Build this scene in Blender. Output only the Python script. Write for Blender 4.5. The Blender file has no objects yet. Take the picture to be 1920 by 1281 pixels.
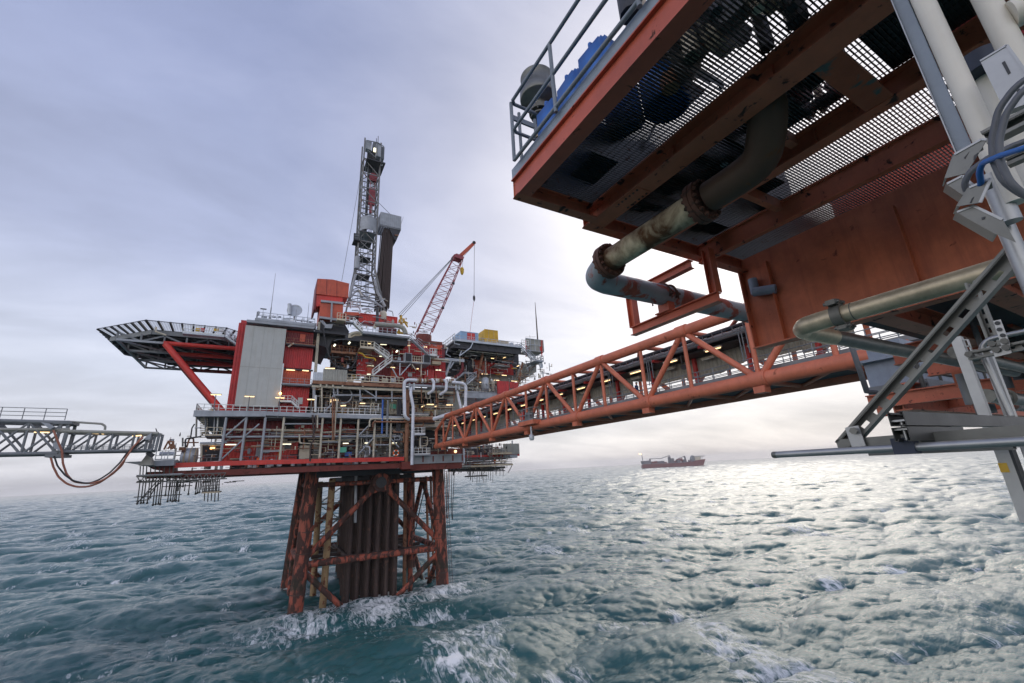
import bpy, bmesh, math, random
import numpy as np
from mathutils import Vector, Matrix

sc = bpy.context.scene
col = sc.collection
SEA = -22.0                      # the eye is 22 m above the sea; world Z = height above the sea
EYE = 22.0

# ------------------------------------------------------------------ camera
FPX, CX, CY = 795.0, 960.0, 640.5
RHO, TH = math.atan(0.05), math.atan(239.7 / 795.0)
AZ = math.radians(29.96)         # the view axis is turned 30 degrees from the bridge axis (+Y)
Rv = Vector((math.cos(AZ), -math.sin(AZ), 0))
Fh = Vector((math.sin(AZ), math.cos(AZ), 0))
Fv = Fh * math.cos(TH) + Vector((0, 0, math.sin(TH)))
Uv = -Fh * math.sin(TH) + Vector((0, 0, math.cos(TH)))
CXv = Rv * math.cos(RHO) - Uv * math.sin(RHO)
CYv = Rv * math.sin(RHO) + Uv * math.cos(RHO)
cam = bpy.data.cameras.new('camera')
cam.sensor_width = 36.0
cam.lens = FPX * 36.0 / 1920.0
cam.clip_start, cam.clip_end = 0.05, 40000.0
camo = bpy.data.objects.new('camera', cam)
col.objects.link(camo)
M = Matrix((CXv, CYv, -Fv)).transposed().to_4x4()
M.translation = Vector((0, 0, EYE))
camo.matrix_world = M
sc.camera = camo

# ------------------------------------------------------------------ exposure
sc.view_settings.view_transform = 'Standard'
sc.view_settings.look = 'None'
sc.view_settings.exposure = 0.42
sc.view_settings.gamma = 1.0
sc.cycles.max_bounces = 6
sc.cycles.diffuse_bounces = 3
sc.cycles.glossy_bounces = 3
sc.cycles.transmission_bounces = 2
sc.cycles.volume_bounces = 0
sc.cycles.transparent_max_bounces = 8

# ------------------------------------------------------------------ sky
SUN_AZ = math.radians(62.0)      # from +Y towards +X: ahead and to the right, behind the cloud
SUN_EL = math.radians(30.0)
sd = Vector((math.sin(SUN_AZ) * math.cos(SUN_EL), math.cos(SUN_AZ) * math.cos(SUN_EL), math.sin(SUN_EL)))
world = bpy.data.worlds.new('World')
sc.world = world
world.use_nodes = True
wt = world.node_tree
wt.nodes.clear()
def wn(t, **k):
    n = wt.nodes.new(t)
    for a, b in k.items(): setattr(n, a, b)
    return n
wl = wt.links.new
out = wn('ShaderNodeOutputWorld')
bg_sky = wn('ShaderNodeBackground'); bg_cl = wn('ShaderNodeBackground')
nish = wn('ShaderNodeTexSky', sky_type='NISHITA', sun_disc=False)
nish.sun_elevation = SUN_EL; nish.sun_rotation = SUN_AZ
wl(nish.outputs[0], bg_sky.inputs[0]); bg_sky.inputs[1].default_value = 0.1
tc = wn('ShaderNodeTexCoord')
sep = wn('ShaderNodeSeparateXYZ'); wl(tc.outputs['Generated'], sep.inputs[0])
def wmath(op, a, b=None, clamp=False):
    n = wn('ShaderNodeMath', operation=op, use_clamp=clamp)
    for i, v in enumerate((a, b)):
        if v is None: continue
        if isinstance(v, (int, float)): n.inputs[i].default_value = v
        else: wl(v, n.inputs[i])
    return n.outputs[0]
# cloud layer coordinates: direction projected on a flat cloud base, so clouds shrink towards the horizon
zc_ = wmath('MAXIMUM', sep.outputs[2], 0.0)
zz = wmath('ADD', zc_, 0.16)
px_ = wmath('DIVIDE', sep.outputs[0], zz); py_ = wmath('DIVIDE', sep.outputs[1], zz)
cmb = wn('ShaderNodeCombineXYZ'); wl(px_, cmb.inputs[0]); wl(py_, cmb.inputs[1])
mp = wn('ShaderNodeMapping'); wl(cmb.outputs[0], mp.inputs[0])
mp.inputs['Rotation'].default_value = (0, 0, math.radians(20)); mp.inputs['Scale'].default_value = (0.55, 1.0, 1.0)
n1 = wn('ShaderNodeTexNoise'); n1.inputs['Scale'].default_value = 1.5; n1.inputs['Detail'].default_value = 8; n1.inputs['Roughness'].default_value = 0.56; n1.inputs['Distortion'].default_value = 0.35
wl(mp.outputs[0], n1.inputs['Vector'])
n2 = wn('ShaderNodeTexNoise'); n2.inputs['Scale'].default_value = 0.3; n2.inputs['Detail'].default_value = 4; n2.inputs['Distortion'].default_value = 0.3
wl(mp.outputs[0], n2.inputs['Vector'])
# colour by height over the horizon
ramp = wn('ShaderNodeValToRGB'); cr = ramp.color_ramp
wl(zc_, ramp.inputs[0])
cr.elements[0].position = 0.0; cr.elements[0].color = (0.62, 0.62, 0.68, 1)
cr.elements[1].position = 1.0; cr.elements[1].color = (0.26, 0.31, 0.51, 1)
for p_, c_ in ((0.06, (0.62, 0.62, 0.67, 1)), (0.2, (0.565, 0.60, 0.705, 1)), (0.42, (0.42, 0.465, 0.645, 1)), (0.7, (0.31, 0.355, 0.545, 1))):
    e = cr.elements.new(p_); e.color = c_
# the brighter part of the overcast round the hidden sun
dotn = wn('ShaderNodeVectorMath', operation='DOT_PRODUCT'); wl(tc.outputs['Generated'], dotn.inputs[0]); dotn.inputs[1].default_value = sd
dt = wmath('MAXIMUM', dotn.outputs['Value'], 0.0)
lobe0 = wmath('ADD', wmath('MULTIPLY', wmath('POWER', dt, 3.0), 0.13), wmath('MULTIPLY', wmath('POWER', dt, 16.0), 0.75))
lowf = wn('ShaderNodeMapRange', interpolation_type='SMOOTHSTEP'); wl(zc_, lowf.inputs[0]); lowf.inputs[1].default_value = -0.02; lowf.inputs[2].default_value = 0.30; lowf.inputs[3].default_value = 0.22
lobe = wmath('MULTIPLY', lobe0, lowf.outputs[0])
# cloud light and dark
cl = wmath('ADD', wmath('MULTIPLY', wmath('SUBTRACT', n1.outputs[0], 0.5), 1.05), wmath('MULTIPLY', wmath('SUBTRACT', n2.outputs[0], 0.5), 0.7))
back = wmath('MAXIMUM', wmath('MULTIPLY', dotn.outputs['Value'], -1.0), 0.0)  # rear sky brightened and warmed, added to light the faces towards the eye
gain = wmath('ADD', wmath('ADD', wmath('ADD', 1.0, cl), lobe), wmath('MULTIPLY', back, 1.5))
warm = wn('ShaderNodeMix', data_type='RGBA'); warm.inputs[7].default_value = (0.74, 0.685, 0.62, 1)
wl(ramp.outputs[0], warm.inputs[6])
wl(wmath('ADD', wmath('ADD', wmath('MULTIPLY', wmath('POWER', dt, 5.0), 0.80), wmath('MULTIPLY', back, 0.7)), wmath('MULTIPLY', cl, 0.5), clamp=True), warm.inputs[0])
vm = wn('ShaderNodeVectorMath', operation='SCALE'); wl(warm.outputs[2], vm.inputs[0]); wl(gain, vm.inputs['Scale'])
wl(vm.outputs[0], bg_cl.inputs[0]); bg_cl.inputs[1].default_value = 0.95
mixs = wn('ShaderNodeMixShader'); mixs.inputs[0].default_value = 0.93
wl(bg_sky.outputs[0], mixs.inputs[1]); wl(bg_cl.outputs[0], mixs.inputs[2]); wl(mixs.outputs[0], out.inputs[0])

# ------------------------------------------------------------------ sun behind cloud
sl = bpy.data.lights.new('sun', 'SUN'); sl.energy = 0.7; sl.angle = math.radians(34); sl.color = (1.0, 0.91, 0.78)
so = bpy.data.objects.new('sun', sl); col.objects.link(so)
so.rotation_euler = sd.to_track_quat('Z', 'Y').to_euler()
so.location = (0, 0, 200)

# ------------------------------------------------------------------ picture point -> place at a known depth plane
def ray(x, y):
    return (x - CX) * CXv - (y - CY) * CYv + FPX * Fv
def at(x, y, X=None, Y=None, Z=None):
    d = ray(x, y)
    t = X / d.x if X is not None else (Y / d.y if Y is not None else (Z) / d.z)
    p = d * t
    return Vector((p.x, p.y, p.z + EYE))
def zm(ox, oy, s):
    return lambda x, y, **k: at(ox + x / s, oy + y / s, **k)
P0 = zm(0, 0, 1); z1 = zm(0, 560, 3.202); z2 = zm(400, 500, 4.003); z3 = zm(560, 240, 3.372); z4 = zm(680, 560, 3.558)
z5 = zm(340, 720, 4.0); z6 = zm(500, 860, 4.003); za = zm(570, 560, 7.535); zb = zm(690, 600, 8.54); zc = zm(820, 560, 6.405)
zd = zm(570, 700, 7.114); ze = zm(740, 690, 6.406); zf = zm(180, 580, 6.4); zg = zm(220, 780, 7.118); zh = zm(840, 800, 10.675)

# ------------------------------------------------------------------ materials
MAT = {}
def paint(name, base, rough=0.6, metal=0.0, var=0.18, rust=0.0, rustcol=(0.09, 0.035, 0.018), rs=1.2, streak=0.0, streakcol=None, bump=0.06, spec=0.5, scale=1.0, splash=False, edge=0.06):
    m = bpy.data.materials.new(name); m.use_nodes = True
    nt = m.node_tree; L = nt.links.new; bs = nt.nodes['Principled BSDF']
    N = nt.nodes.new
    t = N('ShaderNodeTexCoord')
    a = N('ShaderNodeTexNoise'); a.inputs['Scale'].default_value = 0.7 * scale; a.inputs['Detail'].default_value = 5; a.inputs['Roughness'].default_value = 0.65
    L(t.outputs['Object'], a.inputs['Vector'])
    mx = N('ShaderNodeMix'); mx.data_type = 'RGBA'
    mx.inputs[6].default_value = (*[c * (1 - var) for c in base], 1); mx.inputs[7].default_value = (*[min(1, c * (1 + var)) for c in base], 1)
    mr0 = N('ShaderNodeMapRange'); mr0.inputs[1].default_value = 0.3; mr0.inputs[2].default_value = 0.7
    L(a.outputs[0], mr0.inputs[0]); L(mr0.outputs[0], mx.inputs[0])
    cur = mx.outputs[2]
    if streak > 0:
        mpn = N('ShaderNodeMapping'); mpn.inputs['Scale'].default_value = (1.6 * scale, 1.6 * scale, 0.14 * scale)
        L(t.outputs['Object'], mpn.inputs[0])
        s = N('ShaderNodeTexNoise'); s.inputs['Scale'].default_value = 1.4; s.inputs['Detail'].default_value = 6; s.inputs['Roughness'].default_value = 0.7
        L(mpn.outputs[0], s.inputs['Vector'])
        mr = N('ShaderNodeMapRange'); mr.inputs[1].default_value = 0.5; mr.inputs[2].default_value = 0.78; mr.inputs[4].default_value = streak
        L(s.outputs[0], mr.inputs[0])
        m2 = N('ShaderNodeMix'); m2.data_type = 'RGBA'
        L(mr.outputs[0], m2.inputs[0]); L(cur, m2.inputs[6]); m2.inputs[7].default_value = (*(streakcol or rustcol), 1)
        cur = m2.outputs[2]
    rough_in = None
    if rust > 0:
        r = N('ShaderNodeTexNoise'); r.inputs['Scale'].default_value = rs * scale; r.inputs['Detail'].default_value = 8; r.inputs['Roughness'].default_value = 0.6; r.inputs['Distortion'].default_value = 0.4
        if splash:
            mpr = N('ShaderNodeMapping'); mpr.inputs['Scale'].default_value = (1.3, 1.3, 0.42); L(t.outputs['Object'], mpr.inputs[0]); L(mpr.outputs[0], r.inputs['Vector'])
        else: L(t.outputs['Object'], r.inputs['Vector'])
        mr = N('ShaderNodeMapRange'); th = 0.72 - 0.36 * rust; mr.inputs[1].default_value = th; mr.inputs[2].default_value = th + edge
        L(r.outputs[0], mr.inputs[0])
        r2 = N('ShaderNodeTexNoise'); r2.inputs['Scale'].default_value = 3.2 * scale * rs; r2.inputs['Detail'].default_value = 5
        L(t.outputs['Object'], r2.inputs['Vector'])
        rc = N('ShaderNodeMix'); rc.data_type = 'RGBA'
        rc.inputs[6].default_value = (*[c * 0.55 for c in rustcol], 1); rc.inputs[7].default_value = (*[min(1, c * 1.7) for c in rustcol], 1)
        L(r2.outputs[0], rc.inputs[0])
        m3 = N('ShaderNodeMix'); m3.data_type = 'RGBA'
        L(mr.outputs[0], m3.inputs[0]); L(cur, m3.inputs[6]); L(rc.outputs[2], m3.inputs[7])
        cur = m3.outputs[2]
        rr = N('ShaderNodeMapRange'); rr.inputs[3].default_value = rough; rr.inputs[4].default_value = 0.9
        L(mr.outputs[0], rr.inputs[0]); L(rr.outputs[0], bs.inputs['Roughness']); rough_in = 1
    if splash:
        sx = N('ShaderNodeSeparateXYZ'); L(t.outputs['Object'], sx.inputs[0])
        wn_ = N('ShaderNodeMath'); wn_.operation = 'MULTIPLY_ADD'; L(a.outputs[0], wn_.inputs[0]); wn_.inputs[1].default_value = 5.0; L(sx.outputs[2], wn_.inputs[2])
        rp = N('ShaderNodeValToRGB'); rr_ = N('ShaderNodeMapRange'); rr_.inputs[2].default_value = 14.0; L(wn_.outputs[0], rr_.inputs[0]); L(rr_.outputs[0], rp.inputs[0])
        rp.color_ramp.elements[0].position = 0.10; rp.color_ramp.elements[0].color = (1, 1, 1, 1); rp.color_ramp.elements[1].position = 0.26; rp.color_ramp.elements[1].color = (0, 0, 0, 1)
        for p_, c_ in ((.42, 0), (.46, .85), (.54, .8), (.60, 0)):
            e_ = rp.color_ramp.elements.new(p_); e_.color = (c_, c_, c_, 1)
        m4 = N('ShaderNodeMix'); m4.data_type = 'RGBA'; L(rp.outputs[0], m4.inputs[0]); L(cur, m4.inputs[6]); m4.inputs[7].default_value = (0.028, 0.026, 0.016, 1); cur = m4.outputs[2]
    if rough_in is None:
        rr = N('ShaderNodeMapRange'); rr.inputs[3].default_value = max(0.02, rough - 0.1); rr.inputs[4].default_value = min(1, rough + 0.12)
        L(a.outputs[0], rr.inputs[0]); L(rr.outputs[0], bs.inputs['Roughness'])
    L(cur, bs.inputs['Base Color'])
    bs.inputs['Metallic'].default_value = metal
    bs.inputs['Specular IOR Level'].default_value = spec
    if bump > 0:
        bn = N('ShaderNodeTexNoise'); bn.inputs['Scale'].default_value = 9 * scale; bn.inputs['Detail'].default_value = 5
        L(t.outputs['Object'], bn.inputs['Vector'])
        b = N('ShaderNodeBump'); b.inputs['Strength'].default_value = bump * 3; b.inputs['Distance'].default_value = 0.03 / scale
        L(bn.outputs[0], b.inputs['Height']); L(b.outputs[0], bs.inputs['Normal'])
    MAT[name] = m
    return m
def glow(name, c, s):
    m = bpy.data.materials.new(name); m.use_nodes = True
    b = m.node_tree.nodes['Principled BSDF']
    b.inputs['Base Color'].default_value = (0.8, 0.8, 0.75, 1)
    b.inputs['Emission Color'].default_value = (*c, 1); b.inputs['Emission Strength'].default_value = s
    MAT[name] = m
RU = (0.10, 0.035, 0.018); RD = (0.045, 0.022, 0.016)
paint('red_wall', (0.53, 0.032, 0.030), 0.5, streak=0.6, streakcol=(0.14, 0.025, 0.022), rust=0.12, rs=0.7)
paint('bright_red', (0.66, 0.05, 0.035), 0.45, rust=0.14, streak=0.3)
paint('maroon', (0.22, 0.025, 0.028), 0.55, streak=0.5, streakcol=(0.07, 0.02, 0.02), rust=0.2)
paint('orange_red', (0.58, 0.10, 0.045), 0.5, streak=0.5, streakcol=(0.3, 0.05, 0.03), rust=0.1)
paint('bridge_orange', (0.58, 0.165, 0.088), 0.55, rust=0.24, rs=1.3, rustcol=(0.22, 0.065, 0.035), streak=0.4, streakcol=(0.36, 0.10, 0.06))
paint('jacket_paint', (0.33, 0.075, 0.04), 0.62, splash=True, rust=0.75, rs=0.9, rustcol=(0.055, 0.026, 0.02), streak=0.55, streakcol=(0.19, 0.05, 0.03))
paint('conductor_rust', (0.05, 0.03, 0.025), 0.75, rust=0.35, rs=0.8, rustcol=(0.11, 0.06, 0.045), streak=0.4, streakcol=(0.16, 0.11, 0.08))
paint('caisson_paint', (0.36, 0.24, 0.12), 0.7, rust=0.55, rs=0.7, rustcol=(0.15, 0.05, 0.025))
paint('girder_rust', (0.20, 0.042, 0.03), 0.65, rust=0.35, rs=0.5, rustcol=(0.09, 0.03, 0.02), streak=0.4)
paint('steel_grey', (0.36, 0.375, 0.395), 0.5, rust=0.08, streak=0.18)
paint('truss_grey', (0.20, 0.21, 0.215), 0.55, rust=0.1, streak=0.2)
paint('pale_pipe', (0.72, 0.74, 0.78), 0.42, rust=0.08, rs=0.5, rustcol=(0.3, 0.13, 0.06), streak=0.1)
paint('cream', (0.56, 0.50, 0.38), 0.55, rust=0.28, rs=0.8, rustcol=(0.26, 0.12, 0.06), streak=0.35, streakcol=(0.28, 0.14, 0.07))
paint('white_rail', (0.74, 0.74, 0.70), 0.5, rust=0.1, rustcol=(0.3, 0.16, 0.08))
paint('cream_rail', (0.66, 0.56, 0.40), 0.55, rust=0.25, rustcol=(0.3, 0.14, 0.06))
paint('cladding', (0.50, 0.50, 0.46), 0.5, var=0.06, streak=0.5, streakcol=(0.40, 0.35, 0.27))
paint('grey_clad', (0.36, 0.35, 0.30), 0.6, streak=0.6, streakcol=(0.22, 0.18, 0.13), rust=0.1)
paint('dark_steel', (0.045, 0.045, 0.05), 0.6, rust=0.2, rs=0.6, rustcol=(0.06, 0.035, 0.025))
paint('deck_dark', (0.06, 0.06, 0.065), 0.7, rust=0.2)
paint('under_grey', (0.14, 0.15, 0.16), 0.65, streak=0.2, rust=0.12)
paint('rust_pipe', (0.30, 0.14, 0.075), 0.7, rust=0.5, rs=1.0, rustcol=(0.14, 0.055, 0.03))
paint('pipe_brown', (0.055, 0.034, 0.028), 0.5, streak=0.3)
paint('yellow', (0.70, 0.42, 0.03), 0.5, rust=0.2, streak=0.2)
paint('blue', (0.03, 0.12, 0.42), 0.45)
paint('blue_pale', (0.35, 0.52, 0.70), 0.5, streak=0.2)
paint('green_panel', (0.12, 0.50, 0.33), 0.5)
paint('white', (0.78, 0.78, 0.76), 0.45, streak=0.12, streakcol=(0.5, 0.42, 0.3))
paint('crane_red', (0.32, 0.06, 0.07), 0.5, rust=0.15)
paint('derrick_steel', (0.22, 0.215, 0.205), 0.55, rust=0.35, rs=0.7, rustcol=(0.16, 0.09, 0.055), streak=0.3)
paint('painted_dark', (0.03, 0.03, 0.027), 0.42, scale=8, bump=0.03)
paint('scaffold', (0.20, 0.19, 0.17), 0.5, metal=0.4, rust=0.15)
paint('scaffold_dark', (0.07, 0.068, 0.06), 0.6, rust=0.2)
paint('plank', (0.52, 0.42, 0.28), 0.75, var=0.3)
paint('rope', (0.12, 0.12, 0.12), 0.7)
paint('hose_orange', (0.38, 0.14, 0.085), 0.6)
paint('hose_black', (0.02, 0.02, 0.022), 0.5)
paint('vessel', (0.52, 0.55, 0.58), 0.4, metal=0.2, streak=0.2)
paint('hivis', (0.90, 0.16, 0.03), 0.8, bump=0)
paint('skin', (0.50, 0.28, 0.19), 0.6, bump=0)
paint('coverall', (0.025, 0.06, 0.17), 0.85, bump=0)
paint('helmet_white', (0.75, 0.75, 0.72), 0.4, bump=0)
paint('helmet_green', (0.03, 0.10, 0.07), 0.4, bump=0)
paint('boot', (0.03, 0.025, 0.02), 0.6, bump=0)
paint('ship_hull', (0.20, 0.055, 0.05), 0.55, streak=0.4)
paint('ship_grey', (0.16, 0.15, 0.16), 0.6)
# the near platform, seen from 2 to 10 m
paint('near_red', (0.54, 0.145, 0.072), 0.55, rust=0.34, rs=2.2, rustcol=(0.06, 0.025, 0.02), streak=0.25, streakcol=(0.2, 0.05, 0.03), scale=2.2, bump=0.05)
paint('near_web', (0.50, 0.13, 0.055), 0.5, var=0.28, rust=0.2, rs=1.6, rustcol=(0.17, 0.045, 0.025), streak=0.65, streakcol=(0.24, 0.055, 0.025), scale=2.0, bump=0.05)
paint('near_rail', (0.20, 0.225, 0.25), 0.45, rust=0.08, scale=3)
paint('kick_plate', (0.30, 0.34, 0.39), 0.45, streak=0.2, scale=3)
paint('grating', (0.055, 0.053, 0.048), 0.5, metal=0.5, rust=0.3, rs=2.5, scale=3)
paint('galv', (0.50, 0.42, 0.29), 0.42, metal=0.55, var=0.3, streak=0.35, streakcol=(0.32, 0.27, 0.19), scale=6, bump=0.04)
paint('galv_clean', (0.36, 0.365, 0.36), 0.36, metal=0.65, var=0.15, scale=8, bump=0.03)
paint('galv_dark', (0.17, 0.17, 0.155), 0.42, metal=0.6, var=0.2, rust=0.12, scale=8, bump=0.03)
paint('cast_clamp', (0.15, 0.145, 0.125), 0.55, metal=0.4, rust=0.2, scale=10)
paint('cable_black', (0.035, 0.037, 0.04), 0.45, scale=5)
paint('cable_grey', (0.10, 0.105, 0.115), 0.45, scale=5)
paint('cable_blue', (0.03, 0.14, 0.42), 0.42, scale=5)
paint('white_pipe', (0.72, 0.67, 0.57), 0.42, var=0.08, streak=0.3, streakcol=(0.55, 0.45, 0.30), scale=3)
paint('drum_blue', (0.03, 0.15, 0.50), 0.38, var=0.2, rust=0.1, rs=3, rustcol=(0.10, 0.13, 0.2), streak=0.35, streakcol=(0.05, 0.10, 0.24), scale=3, bump=0.03)
paint('grey_block', (0.24, 0.28, 0.34), 0.5, rust=0.14, rs=2.0, streak=0.2, scale=2)
paint('old_rust_pipe', (0.70, 0.58, 0.38), 0.55, rust=0.98, rs=0.9, edge=0.2, rustcol=(0.105, 0.045, 0.018), streak=0.5, streakcol=(0.42, 0.23, 0.06), scale=2.0, bump=0.1)
paint('patchy_pipe', (0.31, 0.34, 0.36), 0.5, rust=0.54, rs=1.0, rustcol=(0.33, 0.09, 0.06), scale=1.9)
paint('mossy_pipe', (0.085, 0.05, 0.03), 0.6, rust=0.3, rs=1.6, rustcol=(0.12, 0.055, 0.025), scale=2)
paint('rust_flange', (0.13, 0.055, 0.035), 0.75, rust=0.5, rs=3, rustcol=(0.05, 0.03, 0.022), scale=3, bump=0.15)
paint('navy', (0.02, 0.028, 0.05), 0.5, scale=8)
paint('sticker_yellow', (0.75, 0.45, 0.05), 0.5, scale=8)
glow('lamp', (1.0, 0.66, 0.30), 1.9)
glow('lamp_white', (1.0, 0.93, 0.64), 1.5)
glow('lamp_amber', (1.0, 0.45, 0.10), 5.0)
# ------------------------------------------------------------------ mesh helpers
V = Vector
WL = {}
class MB:
    def __init__(s): s.v = []; s.f = []; s.sm = []
    def add(s, vs, fs, smooth=False):
        o = len(s.v); s.v += [tuple(v) for v in vs]
        for f in fs: s.f.append([i + o for i in f]); s.sm.append(smooth)
        return s
    def box(s, a, b):
        x0, x1 = sorted((a[0], b[0])); y0, y1 = sorted((a[1], b[1])); z0, z1_ = sorted((a[2], b[2]))
        return s.add([(x0, y0, z0), (x1, y0, z0), (x1, y1, z0), (x0, y1, z0), (x0, y0, z1_), (x1, y0, z1_), (x1, y1, z1_), (x0, y1, z1_)],
                     [(3, 2, 1, 0), (4, 5, 6, 7), (0, 1, 5, 4), (1, 2, 6, 5), (2, 3, 7, 6), (3, 0, 4, 7)])
    def frame(s, p, q, up=(0, 0, 1)):
        d = (V(q) - V(p)); L = d.length; d = d / (L or 1)
        u = V(up)
        if abs(d.dot(u)) > 0.98: u = V((0, 1, 0)) if abs(d.y) < 0.9 else V((1, 0, 0))
        r = d.cross(u).normalized(); u = r.cross(d).normalized()
        return d, r, u, L
    def bar(s, p, q, w, h, up=(0, 0, 1), ou=0.0, orr=0.0):
        d, r, u, L = s.frame(p, q, up); p = V(p) + u * ou + r * orr; q = V(q) + u * ou + r * orr
        vs = [e + r * (i * w / 2) + u * (j * h / 2) for e in (p, q) for i, j in ((-1, -1), (1, -1), (1, 1), (-1, 1))]
        return s.add(vs, [(0, 1, 2, 3), (7, 6, 5, 4), (0, 4, 5, 1), (1, 5, 6, 2), (2, 6, 7, 3), (3, 7, 4, 0)])
    def ibeam(s, p, q, h, w, t, up=(0, 0, 1)):
        s.bar(p, q, w, t, up, ou=h / 2 - t / 2); s.bar(p, q, w, t, up, ou=-h / 2 + t / 2); s.bar(p, q, t, h - 2 * t - 0.002, up)
        return s
    def tube(s, p, q, r, n=8, r2=None, cap=True):
        d, a, u, L = s.frame(p, q); r2 = r if r2 is None else r2
        vs = []
        for e, rr in ((V(p), r), (V(q), r2)):
            for i in range(n):
                t = 2 * math.pi * i / n; vs.append(e + (a * math.cos(t) + u * math.sin(t)) * rr)
        s.add(vs, [(i, (i + 1) % n, n + (i + 1) % n, n + i) for i in range(n)], True)
        if cap: s.add(vs, [tuple(range(n))[::-1], tuple(range(n, 2 * n))])
        return s
    def path(s, pts, r, n=8, cap=True, rad=None, seg=4):
        pts = [V(p) for p in pts]
        if rad: pts = rounded(pts, rad, seg)
        t0 = (pts[1] - pts[0]).normalized()
        ref = V((0, 0, 1)) if abs(t0.z) < 0.9 else V((1, 0, 0))
        a = t0.cross(ref).normalized(); rings = []
        for i, p in enumerate(pts):
            if i == 0: t = t0
            elif i == len(pts) - 1: t = (pts[i] - pts[i - 1]).normalized()
            else: t = ((pts[i + 1] - p).normalized() + (p - pts[i - 1]).normalized()).normalized()
            a = (a - t * a.dot(t)).normalized(); b = t.cross(a)
            rr = r[i] if isinstance(r, (list, tuple)) else r
            rings.append([p + (a * math.cos(2 * math.pi * k / n) + b * math.sin(2 * math.pi * k / n)) * rr for k in range(n)])
        vs = [v for ring in rings for v in ring]; fs = []
        for i in range(len(rings) - 1):
            for k in range(n): fs.append((i * n + k, i * n + (k + 1) % n, (i + 1) * n + (k + 1) % n, (i + 1) * n + k))
        s.add(vs, fs, True)
        if cap: s.add(vs, [tuple(range(n))[::-1], tuple(range(len(vs) - n, len(vs)))])
        return s
    def prism(s, poly, ext):
        ext = V(ext); n = len(poly); a = [V(p) for p in poly]; vs = a + [p + ext for p in a]
        return s.add(vs, [tuple(range(n))[::-1], tuple(range(n, 2 * n))] + [(i, (i + 1) % n, n + (i + 1) % n, n + i) for i in range(n)])
    def lathe(s, base, axis, prof, n=20):
        d = V(axis).normalized(); ref = V((0, 0, 1)) if abs(d.z) < 0.9 else V((1, 0, 0))
        a = d.cross(ref).normalized(); b = d.cross(a); vs = []
        for h, r in prof:
            for k in range(n):
                t = 2 * math.pi * k / n; vs.append(V(base) + d * h + (a * math.cos(t) + b * math.sin(t)) * r)
        fs = [(i * n + k, i * n + (k + 1) % n, (i + 1) * n + (k + 1) % n, (i + 1) * n + k) for i in range(len(prof) - 1) for k in range(n)]
        s.add(vs, fs, True)
        s.add(vs, [tuple(range(n))[::-1], tuple(range(len(vs) - n, len(vs)))])
        return s
    def torus(s, c, axis, R, r, n=24, k=8):
        d = V(axis).normalized(); ref = V((0, 0, 1)) if abs(d.z) < 0.9 else V((1, 0, 0))
        a = d.cross(ref).normalized(); b = d.cross(a); vs = []
        for i in range(n):
            t = 2 * math.pi * i / n; e = a * math.cos(t) + b * math.sin(t)
            for j in range(k):
                w = 2 * math.pi * j / k; vs.append(V(c) + e * (R + r * math.cos(w)) + d * r * math.sin(w))
        return s.add(vs, [(i * k + j, ((i + 1) % n) * k + j, ((i + 1) % n) * k + (j + 1) % k, i * k + (j + 1) % k) for i in range(n) for j in range(k)], True)
    def corr(s, x0, x1, y, z0, z1_, pitch=0.5, dep=0.09, back=0.25):
        """ribbed sheet wall facing -Y, with a solid back"""
        n = max(1, int(round((x1 - x0) / pitch))); p = (x1 - x0) / n; prof = []
        for i in range(n):
            b = x0 + i * p; prof += [(b, 0), (b + .18 * p, 0), (b + .3 * p, -dep), (b + .82 * p, -dep), (b + .94 * p, 0)]
        prof.append((x1, 0)); m = len(prof)
        vs = [(a, y + d, z0) for a, d in prof] + [(a, y + d, z1_) for a, d in prof]
        s.add(vs, [(i, i + 1, m + i + 1, m + i) for i in range(m - 1)])
        vs2 = [(x0, y, z0), (x1, y, z0), (x1, y + back, z0), (x0, y + back, z0), (x0, y, z1_), (x1, y, z1_), (x1, y + back, z1_), (x0, y + back, z1_)]
        return s.add(vs2, [(3, 2, 1, 0), (4, 5, 6, 7), (1, 2, 6, 5), (2, 3, 7, 6), (3, 0, 4, 7)])
    def rail(s, pts, h=1.1, sp=1.5, r=0.045, kick=True, rails=3, n=6):
        pts = [V(p) for p in pts]
        for p, q in zip(pts, pts[1:]):
            L = (q - p).length; k = max(1, int(round(L / sp)))
            for i in range(k + 1):
                b = p.lerp(q, i / k); s.tube(b, b + V((0, 0, h)), r, n)
            for j in range(rails - 1 if kick else rails):
                z = V((0, 0, h * (1 - j / (rails - 0.0)) if not kick else h * (1 - 0.5 * j)))
                s.tube(p + z, q + z, r * 0.9, n)
            if kick: s.bar(p + V((0, 0, .1)), q + V((0, 0, .1)), 0.03, 0.2)
        return s
    def stairs(s, a, b, w=(0, 0.9, 0), n=10, h=1.0, r=0.045):
        a, b, w = V(a), V(b), V(w)
        for o in (V((0, 0, 0)), w):
            s.bar(a + o, b + o, 0.07, 0.28)
            for z in (h, h * .5): s.tube(a + o + V((0, 0, z)), b + o + V((0, 0, z)), r, 6)
            for i in range(4):
                c = (a + o).lerp(b + o, i / 3); s.tube(c, c + V((0, 0, h)), r, 6)
        for i in range(n):
            c = a.lerp(b, (i + .5) / n); s.bar(c, c + w, 0.26, 0.05)
        return s
    def build(s, name, mat, parent=None, smooth=None):
        o_ = WL[parent] if parent is not None else V((0, 0, 0))
        me = bpy.data.meshes.new(name)
        me.from_pydata([(v[0] - o_.x, v[1] - o_.y, v[2] - o_.z) for v in s.v], [], s.f)
        me.polygons.foreach_set('use_smooth', s.sm)
        me.materials.append(MAT[mat]); me.update()
        ob = bpy.data.objects.new(name, me); col.objects.link(ob)
        if parent is not None: ob.parent = parent
        WL[ob] = o_.copy()
        return ob
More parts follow.
